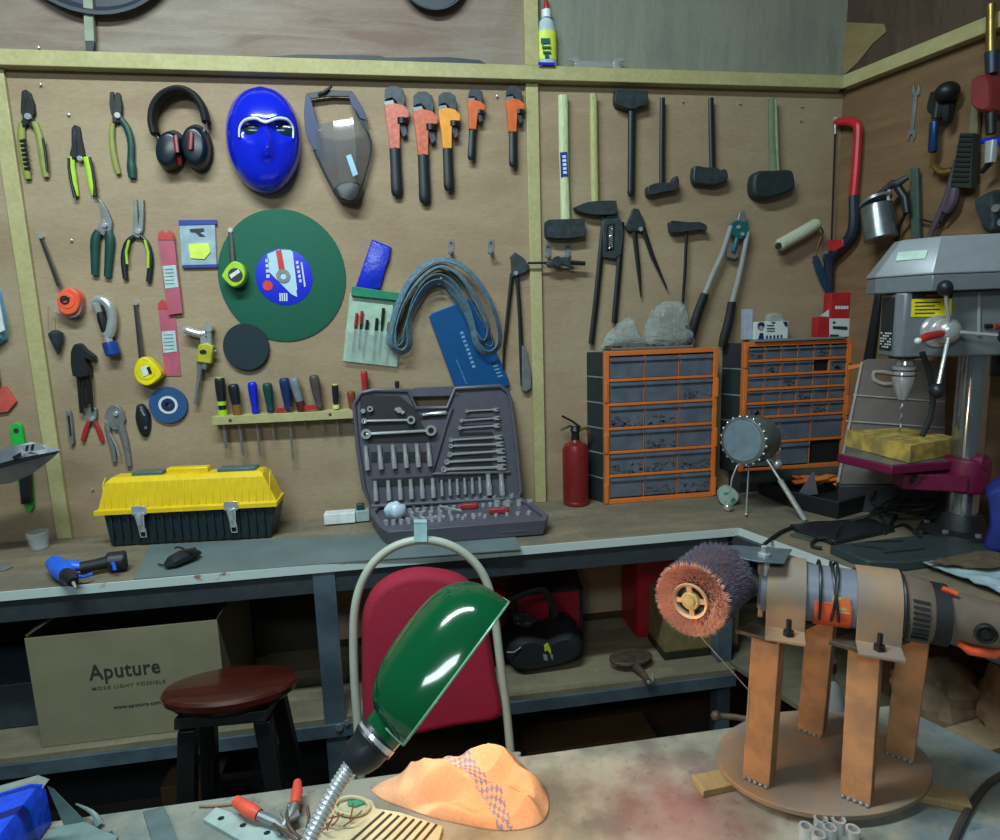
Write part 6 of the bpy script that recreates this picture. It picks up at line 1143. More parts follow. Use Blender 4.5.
b = B(); b.rod([(507, 652, .04, .8), (514, 652, .044, .8), (521, 647, .044, .8)], PG, 6, None, 3); T.part('piping', b, M['steel']); b = B(); b.plate([(512, 615), (525, 612), (538, 620), (528, 628), (514, 624)], PG, .03, .01); T.part('pocket_tools', b, mat('metal and black tools', (34, 38, 38), .5, rgb2=(110, 120, 120), thr=(.6, .66), scale=120))
rb = mat('dark red plastic', (140, 20, 40), .5)
T = Thing('red_box', 'red box with a black frame behind the black tool bag', 'box', SH(550, 640)); P6 = VY(1.72); xa, xb = P6.P(514, 600).x, P6.P(582, 600).x; za = P6.P(550, 590).z
b = B(); b.aab(xa, xb, 1.72, 1.83, SZ + .001, za); T.part('box', b, rb, bev=.004)
b = B(); 
for x in (xa, xb - .008, (xa + xb) / 2): b.aab(x, x + .008, 1.712, 1.719, SZ + .001, za + .004)
b.aab(xa, xb, 1.712, 1.719, za - .006, za + .004); T.part('frame', b, M['black'])
b = B(); b.prism([(xa + .02, 1.718, za), (xb + .0, 1.718, za), (xb + .0, 1.80, za + .04), (xa + .03, 1.80, za + .05)], Vector((0, 0, -.004))); T.part('lid_flap', b, mat('dark brown flap', (60, 40, 30), .7))
c = VY(1.60).P(500, 590); b = B(); b.lathe(Vector((c.x, 1.70, SZ + .001)), (0, 0, 1), [(0, .036), (.16, .036), (.2, .03), (.215, .012)], 24); solo('red_bottle', 'red bottle on the shelf just behind the right side of the chair back', 'bottle', b, rb)
b = B(); b.aab(P6.P(514, 570).x - .01, P6.P(528, 570).x, 1.74, 1.78, za + .051, za + .1); solo('brown_carton', 'small olive brown carton on top of the red framed box', 'carton', b, mat('olive brown card', (70, 64, 44), .7), bev=.001)
# red canister, printed tan box
T = Thing('red_canister', 'tall red plastic canister on the lower shelf behind the brush drum', 'canister', SH(650, 650)); P7 = VY(1.69); xa, xb = P7.P(637, 600).x, P7.P(668, 600).x; za = P7.P(650, 558).z
b = B(); b.rings([[Vector((x, y, z)) for x, y in ((xa, 1.70), (xa + .015, 1.69), (xb + .15, 1.69), (xb + .15, 1.83), (xa, 1.83))] for z in (SZ + .001, za - .02)] + [[Vector((x, y, za)) for x, y in ((xa + .02, 1.71), (xa + .03, 1.70), (xb + .14, 1.70), (xb + .14, 1.82), (xa + .02, 1.82))]]); T.part('body', b, mat('canister red', (150, 18, 30), .4), bev=.006)
b = B(); b.aab(xa + .05, xa + .09, 1.73, 1.77, za, za + .03); T.part('cap', b, M['black'], bev=.004)
T = Thing('tan_box', 'tan printed carton with a dark gold banded base under the brush drum', 'box', SH(700, 660)); P8 = VY(1.56); xa, xb = P8.P(665, 640).x, P8.P(738, 640).x; za = P8.P(700, 598).z
b = B(); b.aab(xa, xb, 1.56, 1.68, SZ + .001, za); T.part('carton', b, mat('tan printed card', (112, 102, 66), .7), bev=.001)
b = B(); b.aab(xa - .001, xb + .001, 1.558, 1.6805, SZ + .0012, SZ + .022); T.part('base_band', b, mat('dark green band', (28, 34, 26), .6)); b = B(); b.aab(xa - .002, xb + .002, 1.557, 1.681, SZ + .026, SZ + .028); T.part('gold_line', b, M['brass'])
b = B(); text_bm(b, 'MONSTER' if 0 else 'COFFEE' if 0 else '', .02, P8.P(700, 620, .001), (1, 0, 0), (0, 0, 1)); b.bm.free()
b = B()
for k in range(3): b.plate([(722 + k * 3.6, 626 - k * .2), (724.4 + k * 3.6, 625.8 - k * .2), (724.4 + k * 3.6, 628.6 - k * .2), (722 + k * 3.6, 628.8 - k * .2)], P8, .0012, .001)
for k in range(3): b.plate([(725 + k * 2.6, 636), (726.6 + k * 2.6, 636), (726.6 + k * 2.6, 638), (725 + k * 2.6, 638)], P8, .0012, .001)
T.part('print', b, M['dgrey'])
# caster-like hand tool
T = Thing('rusty_paddle_tool', 'dark rusty paddle shaped tool lying at the shelf edge', 'tool', SH(632, 665)); rst = mat('dark rusty iron', (78, 66, 56), .6, .3, .3, 40)
b = B(); pts = [SH(630 + 22 * math.cos(a) * (1 if math.cos(a) > 0 else .95), 656 + 8 * math.sin(a) - 1.2 * math.cos(a), .03) for a in [2 * PI * k / 28 for k in range(28)]]; b.prism(pts, Vector((0, 0, -.010))); T.part('plate', b, rst, bev=.002)
b = B(); b.tube([SH(630, 660, .018), SH(637, 668, .015), SH(643, 674, .012), SH(648, 681, .010)], [.014, .013, .010, .007], 10); T.part('handle', b, rst); b = B(); b.tube([SH(645, 676, .010), SH(649, 683, .008)], .0045, 8); b.tube([SH(652, 674, .010), SH(653, 681, .008)], .003, 8); T.part('tip', b, M['chrome'])
b = B(); b.tube([SH(612, 662, .012), SH(618, 664, .0115)], .0115, 10); T.part('foot', b, M['steel'])
# the right part under the bench: crumpled rags, brown paper, wood blocks
ragm = mat('dirty brown rag', (126, 104, 82), .9, var=.25, scale=18)
def lump(name, label, cat, c, r, sx, sy, sz, m, fr=16, amp=.035, grp=None, zmin=None):
    b = B(); b.ball(c, r, sx, sy, sz, 28, 20)
    for v in b.bm.verts:
        n_ = noise.noise(v.co * fr) + .5 * noise.noise(v.co * fr * 2.3); v.co += (v.co - Vector(c)).normalized() * n_ * amp
        if zmin is not None: v.co.z = max(v.co.z, zmin)
    return solo(name, label, cat, b, m, grp, sharp=22)
c = VY(1.13).P(940, 690); lump('crumpled_rag', 'crumpled brown rag in the dark gap between table and bench, beside the stand', 'rag', (c.x, 1.13, SZ + .10), .10, 1, .8, .9, ragm, zmin=SZ + .002)
c = VY(1.05).P(990, 670); lump('crumpled_rag', 'larger crumpled brown rag at the right edge under the bench', 'rag', (c.x + .09, 1.02, SZ + .13), .12, .9, .8, .95, ragm, zmin=SZ + .002)
b = B(); p = VY(1.28).P(930, 620); b.aab(p.x - .10, p.x + .16, 1.28, 1.40, SZ + .002, SZ + .30); solo('brown_carton', 'large dark brown carton under the right end of the bench', 'carton', b, mat('dark brown card', (92, 74, 54), .8), bev=.002)
for x, y, l, w_ in ((918, 702, 'small pale wood block between the rag and the rusty stand', .05), (975, 722, 'pale wood block below the rags at the right edge', .07)):
    c = VY(1.0).P(x, y); T0 = B(); T0.box((c.x, 1.0, SZ + .05), (w_, .01, 0), (-.005, .04, 0), (0, 0, .049)); solo('wood_block', l, 'wood block', T0, mat('pale scrap wood', (150, 128, 98), .8), 'wood blocks under the bench', bev=.002)
b = B(); c = VY(.93).P(838, 700); b.lathe((c.x, .93, 0.001), (0, 0, 1), [(0, .03), (.005, .034), (c.z, .034), (c.z + .03, .02), (c.z + .04, .012), (c.z + .06, .012)], 24); 
T = Thing('spray_bottle', 'clear plastic bottle with a red and white label seen between the stand legs', 'bottle', (c.x, .96, SZ)); b.bm.free(); zq = .66
b = B(); b.lathe((c.x, .96, SZ + .002), (0, 0, 1), [(0, .03), (.005, .034), (.25, .034), (.29, .02), (.30, .012), (.32, .012)], 24); T.part('bottle', b, mat('clear bottle', (150, 160, 164), .12, alpha=.7)); b = B(); b.lathe((c.x, .96, SZ + .17), (0, 0, 1), [(0, .0348), (.06, .0348)], 24); T.part('label', b, M['paper'])
b = B(); b.lathe((c.x, .96, SZ + .222), (0, 0, 1), [(0, .0355), (.01, .0355)], 24); T.part('label_band', b, M['red']); b = B(); b.lathe((c.x, .96, SZ + .318), (0, 0, 1), [(0, .014), (.02, .014)], 16); T.part('cap', b, M['dgrey'])
b = B(); b.aab(c.x - .07, c.x + .22, .90, 1.02, SZ - .04, SZ + .0); solo('low_step', 'low dark timber step between the table and the bench carrying the bottle', 'step', b, M['dgrey'], bev=.002)
for dx in (-.05, .2):
    b = B(); b.aab(c.x + dx - .02, c.x + dx, .92, 1.0, 0, SZ - .0405); solo('step_leg', 'dark post holding the low timber step', 'post', b, M['dgrey'], 'posts of the low step')
# dark timber on the floor under the shelf
for x0, x1, y0, y1, h, l in ((-.7, -.55, 1.6, 1.7, .22, 'short pale brown timber offcut on the floor behind the stool legs'), (.3, .7, 1.62, 1.74, .16, 'long dark timber box on the floor under the middle shelf')):
    b = B(); b.aab(x0, x1, y0, y1, .001, h); solo('timber_offcut', l, 'timber', b, mat('floor timber', (84, 60, 36), .8), bev=.003)
# ================================================================ stool
T = Thing('stool', 'round dark red wooden stool with black legs in front of the lower shelf', 'stool', (-.385, 1.25, 0)); sc_ = Vector((-.384, 1.25, .70)); ax = Vector((.03, .24, 1)).normalized(); u_ = Vector((1, 0, 0)); u_ = (u_ - u_.dot(ax) * ax).normalized()
b = B(); b.lathe(sc_, ax, [(-.034, .100), (-.030, .112), (-.022, .118), (-.018, .127), (-.006, .131), (0, .127), (.001, .12)], 64, .9, Vector((0, 1, 0))); T.part('seat', b, mat('varnished red brown wood', (66, 24, 16), .3, var=.3, scale=8, coat=.4, stretch=(1, 6, 1)), sharp=40)
bl = mat('black painted wood', (14, 16, 18), .5)
b = B(); b.box(sc_ - ax * .046, u_ * .085, Vector((0, .075, -.018)), ax * .011); T.part('seat_support', b, bl, bev=.002)
lg = [(-1, -1), (1, -1), (-1, 1), (1, 1)]
for sx, sy in lg:
    b = B(); t0 = Vector((sc_.x + sx * .07, sc_.y + sy * .06, .652)); t1 = Vector((sc_.x + sx * .13, sc_.y + sy * .11, .001)); d = (t1 - t0)
    b.rings([[t0 + Vector((a * .016, c_ * .016, 0)) for a, c_ in ((-1, -1), (1, -1), (1, 1), (-1, 1))], [t1 + Vector((a * .016, c_ * .016, 0)) for a, c_ in ((-1, -1), (1, -1), (1, 1), (-1, 1))]]); T.part('leg', b, bl, bev=.002)
for z, sgn in ((.42, 1), (.22, 1)):
    for s_ in (-1, 1):
        k = .07 + .06 * (.61 - z) / .61; k2 = .06 + .05 * (.61 - z) / .61; b = B(); b.aab(sc_.x - k, sc_.x + k, sc_.y + s_ * k2 - .01, sc_.y + s_ * k2 + .01, z - .012, z + .012); T.part('rung', b, bl)
# ================================================================ chair
CH = Plane((0, 1.2, .5), (0, -1, .10)); T = Thing('folding_chair', 'chair with a crimson padded back in a cream tubular frame', 'chair', (.02, 1.1, 0))
cream = mat('cream painted tube', (176, 184, 168), .4, var=.06)
fr_ = [(362, 790), (358, 730), (354.5, 680), (353.5, 640), (355, 608), (362, 582), (376, 560), (398, 545), (425, 540), (452, 546), (474, 562), (487, 583), (494, 612), (500, 660), (507, 715), (514, 790)]
b = B(); b.rod([(x, y, 0, 4.3) for x, y in fr_], CH, 14, None, 4)
for s_, p in ((0, CH.P(362, 790)), (1, CH.P(514, 790))): b.tube([p, Vector((p.x, p.y + .10, .012))], .0105, 12)
T.part('frame', b, cream)
b = B(); bk = [(362, 625), (364, 606), (374, 586), (392, 573), (415, 567), (438, 568), (460, 574), (476, 588), (484, 606), (490, 640), (497, 680), (502, 706), (494, 716), (460, 721), (430, 727), (396, 734), (372, 738), (365, 730), (362, 680)]
b.pillow(bk, CH, .02, .034, 3, 7, .12); T.part('backrest', b, mat('crimson fabric', (150, 20, 50), .8, bump=.3, scale=200, var=.08))
b = B(); zs = .50; b.poly_z([(-.13, 1.17), (.17, 1.17), (.19, .93), (-.15, .93)], zs - .04, zs); T.part('seat', b, mat('crimson fabric', (0, 0, 0)), bev=.012)
for x in (-.15, .19):
    b = B(); b.tube([(x, 1.16, zs + .02), (x, 1.05, .25), (x, .96, .012)], .0105, 12); T.part('front_leg', b, cream)
b = B(); b.tube([(-.15, 1.09, .34), (.19, 1.09, .34)], .008, 10); T.part('cross_bar', b, cream)
b = B(); tp = CH.P(420.5, 541); b.plate([(414, 523), (427, 523), (427, 542), (414, 542)], CH, .014, .002); b.plate([(414, 522), (427, 522), (427, 524), (414, 524)], CH, .014, .026); b.plate([(414, 523), (427, 523), (427, 538), (414, 538)], CH, -.012, .002); solo('white_tag', 'pale folded tag sitting on the top of the chair frame', 'tag', b, mat('pale tag', (160, 200, 205), .5))
# ================================================================ rusty stand with polisher
rust = mat('rust coated steel', (186, 136, 94), .75, .1, .2, 30, .3, rgb2=(156, 116, 86), thr=(.4, .62)); rustp = mat('rusty grey plate', (134, 120, 108), .7, .15, .2, 16, .25, rgb2=(158, 126, 98), thr=(.42, .6))
TP = lambda x, y, z=0: Zp(TZ + z).P(x, y)
SHh = .012
def strip(a, c_, w_, h, label):
    d = (c_ - a).normalized(); n_ = Vector((-d.y, d.x, 0)); b = B(); b.box((a + c_) / 2 + Vector((0, 0, h / 2 + .0005)), (c_ - a) / 2, n_ * w_, (0, 0, h / 2)); solo('wood_strip', label, 'wood strip', b, mat('strip wood', (158, 132, 92), .75, stretch=(6, 1, 1)), 'wood strips under the stand', bev=.001)
strip(TP(697, 790), TP(790, 770), .016, SHh - .001, 'pale wood strip sticking out at the left under the round plate')
strip(TP(860, 782), TP(968, 806), .016, SHh - .001, 'pale wood strip sticking out at the right under the round plate')
T = Thing('polishing_stand', 'rusty welded steel stand with four legs on a round plate', 'stand', (.575, .735, TZ + SHh)); zp0 = TZ + SHh; zp1 = zp0 + .008; pc = Vector((.578, .742, 0))
b = B(); pr = [pc + Vector((.155 * math.cos(a), .108 * math.sin(a), 0)) for a in [2 * PI * k / 72 for k in range(72)]]; b.rings([[p + Vector((0, 0, z)) for p in pr] for z in (zp0, zp1)]); T.part('base_plate', b, rustp, bev=.001)
hx = Vector((.902, -.431, 0)).normalized(); hy = Vector((-hx.y, hx.x, 0))
zl = .988
bases = {'FL': Zp(zp1).P(759, 776), 'FR': Zp(zp1).P(857, 794), 'BL': Zp(zp1).P(812, 728), 'BR': Zp(zp1).P(900, 752)}
tops = {'FL': VY(bases['FL'].y).P(769, 632), 'FR': VY(bases['FR'].y).P(866, 645)}
tops['BL'] = Vector((bases['BL'].x - .015, bases['BL'].y - .03, 0)); tops['BR'] = Vector((bases['BR'].x - .02, bases['BR'].y - .03, 0))
for k in tops: tops[k].z = zl
W1, W2 = .0180, .017
ux = Vector((.68, -.73, 0)).normalized(); uy = Vector((-ux.y, ux.x, 0))
for k in ('FL', 'FR', 'BL', 'BR'):
    a, c_ = bases[k], tops[k]; b = B()
    q = lambda p, s_: [p - ux * W1 - uy * W2, p + ux * W1 - uy * W2, p + ux * W1 + uy * W2, p + ux * (W1 - .005) + uy * W2, p + ux * (W1 - .005) - uy * (W2 - .005), p - ux * W1 - uy * (W2 - .005)]
    b.rings([q(a, 1), q(c_, 1)]); T.part('leg', b, rust, bev=.0008)
    b = B(); 
    for i in range(5): b.ball(a + ux * W1 * (i / 2.5 - .8) - uy * (W2 + .001) + Vector((0, 0, .002)), .0032, seg=8, rg=6)
    T.part('weld_bead', b, M['steel'])
for k, kk in (('FL', 'BL'), ('FR', 'BR')):
    a, c_ = tops[k], tops[kk]; m_ = (a + c_) / 2; d = (c_ - a) / 2; b = B(); b.box(m_ + Vector((0, 0, .003)), d + d.normalized() * .03, ux * .026, (0, 0, .003)); T.part('saddle_plate', b, rst, bev=.0008)
# body axis
mA = tops['FL'] * .68 + tops['BL'] * .32; mB = tops['FR'] * .68 + tops['BR'] * .32; axd = (mB - mA).normalized(); pf = VY(mA.y)
cA = Vector((mA.x, mA.y, zl + .006 + .046)); RB = .040
def AX(s): return cA + axd * s + Vector((0, 0, -.09 * max(0, s - .10)))
sd = Vector((-axd.y, axd.x, 0))
L_ = (mB - mA).length - .012
for nm_, s0 in (('A', 0.), ('B', L_)):
    b = B(); n_ = 20; outer_, inner_ = [], []
    for e in (0, 1):
        for s_ in (-.026, .026):
            pass
    prof = [(-RB - .034, -RB + .0), (-RB - .004, -RB + .001)] + [(-(RB + .004) * math.cos(a), (RB + .004) * math.sin(a)) for a in [PI * k / n_ for k in range(n_ + 1)]] + [(RB + .004, -RB + .001), (RB + .034, -RB)]
    prof2 = [(RB + .034, -RB - .004), (RB + .0, -RB - .003)] + [((RB) * math.cos(a), (RB) * math.sin(a)) for a in [PI * k / n_ for k in range(n_ + 1)]] + [(-RB - .0, -RB - .003), (-RB - .034, -RB - .004)]
    loop = prof + prof2; ctr = AX(s0)
    b.rings([[ctr + axd * s_ + sd * x + Vector((0, 0, z)) for x, z in loop] for s_ in ((-.028, .020) if nm_ == 'A' else (-.024, .026))]); T.part('strap', b, rustp, bev=.0006, label='curved rusty clamping strap')
    for x in (-RB - .018, RB + .018):
        b = B(); b.lathe(ctr + sd * x + Vector((0, 0, -RB)), (0, 0, 1), [(0, .007), (.007, .007), (.007, .0035), (.022, .0035)], 6); T.part('bolt', b, M['dsteel'])
# guard plate and its bolt
P9 = Zp(cA.z + RB + .012); g0 = [P9.P(704, 548), P9.P(735, 545), P9.P(792, 549), P9.P(784, 563), P9.P(757, 561), P9.P(726, 555)]
b = B(); b.prism(g0, Vector((0, 0, -.002))); T.part('guard_plate', b, mat('blue grey sheet', (104, 122, 132), .35, .6), bev=.0004); gb = P9.P(764, 556)
b = B(); b.lathe(gb, (0, 0, 1), [(-.001, .008), (.004, .008), (.004, .004), (.014, .004), (.015, .002)], 12); T.part('guard_bolt', b, M['chrome']); b = B(); b.lathe(gb, (0, 0, -1), [(.0, .008), (.024, .0075), (.03, .004)], 12); T.part('white_clip', b, M['white'])
b = B(); b.box(gb + Vector((0, 0, -.045)) - axd * .002, axd * .003, sd * .008, (0, 0, .04)); T.part('upright_tab', b, rustp)
# the polisher itself
T = Thing('polisher', 'orange and grey burnishing machine strapped to the rusty stand', 'power tool', AX(.06)); og2 = mat('bright orange casing', (232, 92, 50), .4); bdy = mat('dusty grey casing', (112, 116, 128), .42, var=.12, scale=10)
b = B(); rl = [(-.04, .030), (-.035, .038), (.0, RB - .002), (L_ + .03, RB - .001), (L_ + .034, RB - .004)]
rs = []
for s_, r in rl: rs.append([AX(s_) + (sd * math.cos(a) + Vector((0, 0, 1)) * math.sin(a)) * r for a in [2 * PI * j / 36 for j in range(36)]])
b.rings(rs); T.part('housing', b, bdy)
# orange lower shell, between the straps, following the barrel
b = B(); rs = []
for s_ in (.030, L_ - .03):
    rs.append([AX(s_) + (sd * math.cos(a) + Vector((0, 0, 1)) * math.sin(a)) * r for r, aa in ((RB + .001, 0), (RB - .006, 1)) for a in ([PI + PI * (j / 14) * .9 - .12 for j in range(15)] if not aa else [PI + PI * (j / 14) * .9 - .12 for j in reversed(range(15))])])
b.rings(rs); T.part('lower_shell', b, og2, label='bright orange lower shell')
b = B(); A_ = lambda s_, a, r=RB + .0012: AX(s_) + (-sd * math.cos(a) + Vector((0, 0, 1)) * math.sin(a)) * r
b.rings([[A_(s_, a) for a in (.35, .1, -.15)] + [A_(s_, a, RB - .004) for a in (-.15, .1, .35)] for s_ in (.05, L_ - .032)]); T.part('brand_panel', b, mat('printed orange panel', (214, 112, 66), .5, rgb2=(196, 170, 110), thr=(.5, .56), scale=60))
b = B()
for s_, tl in ((.036, 0), (.052, .005), (.056, -.006), (L_ + .028, 0)):
    b.tube([AX(s_ + tl * math.sin(a)) + (sd * math.cos(a) + Vector((0, 0, 1)) * math.sin(a)) * (RB + .0035) for a in [PI * (-.15 + 1.3 * j / 24) for j in range(25)]], .0019, 6)
T.part('band_wire', b, M['black'])
# motor end + vents + handle
b = B(); rs = []
for s_, r in ((L_ + .03, RB - .004), (L_ + .034, RB + .002), (L_ + .056, RB + .001), (L_ + .064, RB - .004), (L_ + .09, RB - .008), (L_ + .14, RB - .012), (L_ + .19, .026), (L_ + .26, .024), (L_ + .34, .022), (L_ + .36, .016)):
    c_ = AX(s_); rs.append([c_ + (sd * math.cos(a) + Vector((0, 0, 1)) * math.sin(a)) * r for a in [2 * PI * j / 32 for j in range(32)]])
b.rings(rs); T.part('rear_handle', b, mat('dusty brown grey casing', (106, 92, 82), .45, var=.1))
b = B(); c_ = AX(L_ + .088); b.rings([[AX(L_ + .066 + e) + (sd * math.cos(a) + Vector((0, 0, 1)) * math.sin(a)) * (RB - .001) for a in [2 * PI * j / 32 for j in range(32)]] for e in (-.005, .012)]); T.part('rubber_ring', b, M['rubber'])
b = B()
for k in range(8):
    a = .62 - k * .17; b.rings([[A_(L_ + .036, a + .035, RB + .0045), A_(L_ + .036, a - .03, RB + .0045), A_(L_ + .054, a - .03, RB + .0035), A_(L_ + .054, a + .035, RB + .0035)], [A_(L_ + .036, a + .035, RB - .002), A_(L_ + .036, a - .03, RB - .002), A_(L_ + .054, a - .03, RB - .002), A_(L_ + .054, a + .035, RB - .002)]])
T.part('vent_slot', b, M['black'])
b = B(); p = AX(L_ + .112) - sd * (RB - .009); b.lathe(p, -sd, [(-.004, .012), (.003, .012), (.004, .010), (.001, .009), (.001, .006), (.004, .005)], 24); T.part('brush_cap', b, M['dsteel'])
b = B(); b.tube([A_(L_ + .088, -.7, RB - .006), A_(L_ + .10, -.9, RB - .002), A_(L_ + .125, -.95, RB - .004), A_(L_ + .14, -.8, RB - .012)], [.003, .0055, .0055, .003], 10); T.part('trigger', b, og2)
b = B(); b.tube([AX(L_ + .07) + Vector((0, 0, RB - .001)) - sd * .012, AX(L_ + .085) + Vector((0, 0, RB - .005)) - sd * .012], .0035, 8); T.part('lock_button', b, og2)
# gear neck and brush drum
g = Vector((-.72, -.69, .04)).normalized(); F0 = Vector((.338, .68, 1.070)); Lg = .105; Rr = F0 - g * Lg; DRr = .043
b = B(); hc_ = AX(-.045); b.tube([Rr - g * .002, Rr - g * .04, hc_], [.022, .03, .034], 20); T.part('gear_head', b, M['dsteel'])
b = B(); b.lathe(F0, -g, [(.003, DRr * .44), (.0, DRr * .50), (.0, DRr * .9), (.004, DRr * .97), (Lg * .5, DRr), (Lg - .004, DRr * .97), (Lg, DRr * .9), (Lg, .02)], 60); T.part('brush_core', b, mat('matted bristles', (104, 70, 64), .95, bump=1, scale=300), label='dense core of the bristle drum')
br1 = mat('lamp lit face bristles', (226, 166, 142), .9); br2 = mat('side bristles', (92, 86, 104), .9)  # lamp's warm light on the drum face is put into its bristle colour
q = random.Random(5); gu = g.orthogonal().normalized(); gv = g.cross(gu)
b = B()
def spike(b, p, d, l, r):
    o1 = d.orthogonal().normalized() * r; o2 = d.cross(o1).normalized() * r; v0, v1, v2, v3 = [b.bm.verts.new(x) for x in (p + o1, p - o1 * .5 + o2 * .87, p - o1 * .5 - o2 * .87, p + d * l)]
    for f in ((v0, v1, v3), (v1, v2, v3), (v2, v0, v3)): b.face(list(f))
for k in range(5200):
    a = 2 * PI * q.random(); rad = gu * math.cos(a) + gv * math.sin(a); t = q.random(); j = Vector((q.random() - .5, q.random() - .5, q.random() - .5)) * .5
    b.m = 1 if t > .06 else 0
    spike(b, F0 - g * (Lg * t) + rad * DRr * .95, (rad + j).normalized(), .005 + .004 * q.random(), .0007)
b.m = 0
for k in range(4200):
    a = 2 * PI * q.random(); r = DRr * (.46 + .54 * math.sqrt(q.random())); rad = gu * math.cos(a) + gv * math.sin(a); j = Vector((q.random() - .5, q.random() - .5, q.random() - .5)) * .7
    spike(b, F0 + rad * r, (g + rad * .5 + j).normalized(), .005 + .004 * q.random(), .0007)
T.part('bristles', b, [br1, br2], stuff=True)
b = B(); b.lathe(F0 + g * .003, -g, [(.006, DRr * .44), (-.002, DRr * .53), (-.005, DRr * .50), (-.003, DRr * .43), (.004, DRr * .41)], 40); T.part('hub_ring', b, mat('aged brass', (190, 150, 116), .5, .2))
b = B(); b.lathe(F0 + g * .002, -g, [(.002, DRr * .43), (.003, DRr * .001)], 40); T.part('hub_void', b, M['black'])
b = B(); b.lathe(F0 + g * .004, g, [(-.004, DRr * .26), (.002, DRr * .26), (.003, DRr * .23), (.003, .006), (.0045, .006), (.005, .001)], 32); T.part('hub_cap', b, mat('ochre cap', (176, 146, 88), .5))
for k in range(4):
    a = PI / 4 + k * PI / 2; p = F0 + g * .003 + (gu * math.cos(a) + gv * math.sin(a)) * DRr * .34; rad = gu * math.cos(a) + gv * math.sin(a); tn = g.cross(rad); b = B(); b.box(p, rad * DRr * .12, tn * .003, g * .002); T.part('hub_spoke', b, mat('aged brass', (0, 0, 0)))
b = B(); w0 = F0 - g * .01 + Vector((0, 0, -DRr)); b.tube([w0, bases['FL'] + (tops['FL'] - bases['FL']) * .62 - ux * W1 * .9 - uy * (W2 + .001), bases['FL'] + (tops['FL'] - bases['FL']) * .35 - ux * W1 * .9 - uy * (W2 + .001)], .0006, 5); solo('thin_wire', 'hair thin wire running from under the brush drum to the front left stand leg', 'wire', b, M['chrome'])
b = B(); b.tube([TP(717, 716, .012), TP(735, 717, .012), TP(752, 720, .012)], [.0055, .005, .005], 10); b.ball(TP(716, 716, .012), .0085); solo('rod_with_ball_end', 'short steel rod with a ball end lying at the table edge left of the stand', 'rod', b, rst)
# chrome hex nuts
for i, (x, y) in enumerate([(805, 838), (820, 830), (838, 831), (829, 839), (852, 841), (818, 846)]):
    c = TP(x, y, 0); b = B(); n_ = 6; ro, ri, h = .0085, .0055, .018
    mk = lambda r, z, m_: [c + Vector((r * math.cos(2 * PI * j / m_ + i * .3), r * math.sin(2 * PI * j / m_ + i * .3), z)) for j in range(m_)]
    b.rings([mk(ri, .0005, 24), mk(ro, .0005, 24), mk(ro, h, 24), mk(ri, h, 24), mk(ri, .0005, 24)], cap=False); solo('steel_ring', 'short shiny steel tube ring in the cluster in front of the stand', 'ring', b, M['chrome'], 'steel rings in front of the stand')
cable('thick dark cable curving over the table at the bottom right corner', [TP(1012, 770, .005), TP(990, 783, .005), TP(972, 805, .005), TP(960, 826, .005), TP(950, 850, .005)], .0048, mat('dusty cable', (60, 56, 52), .6))
b = B(); b.plate([(968, 832), (1010, 822), (1010, 850), (960, 850)], Zp(TZ + .004), 0, .0035); solo('grey_sheet_scrap', 'grey sheet scrap at the bottom right corner of the table', 'sheet', b, M['grey'])
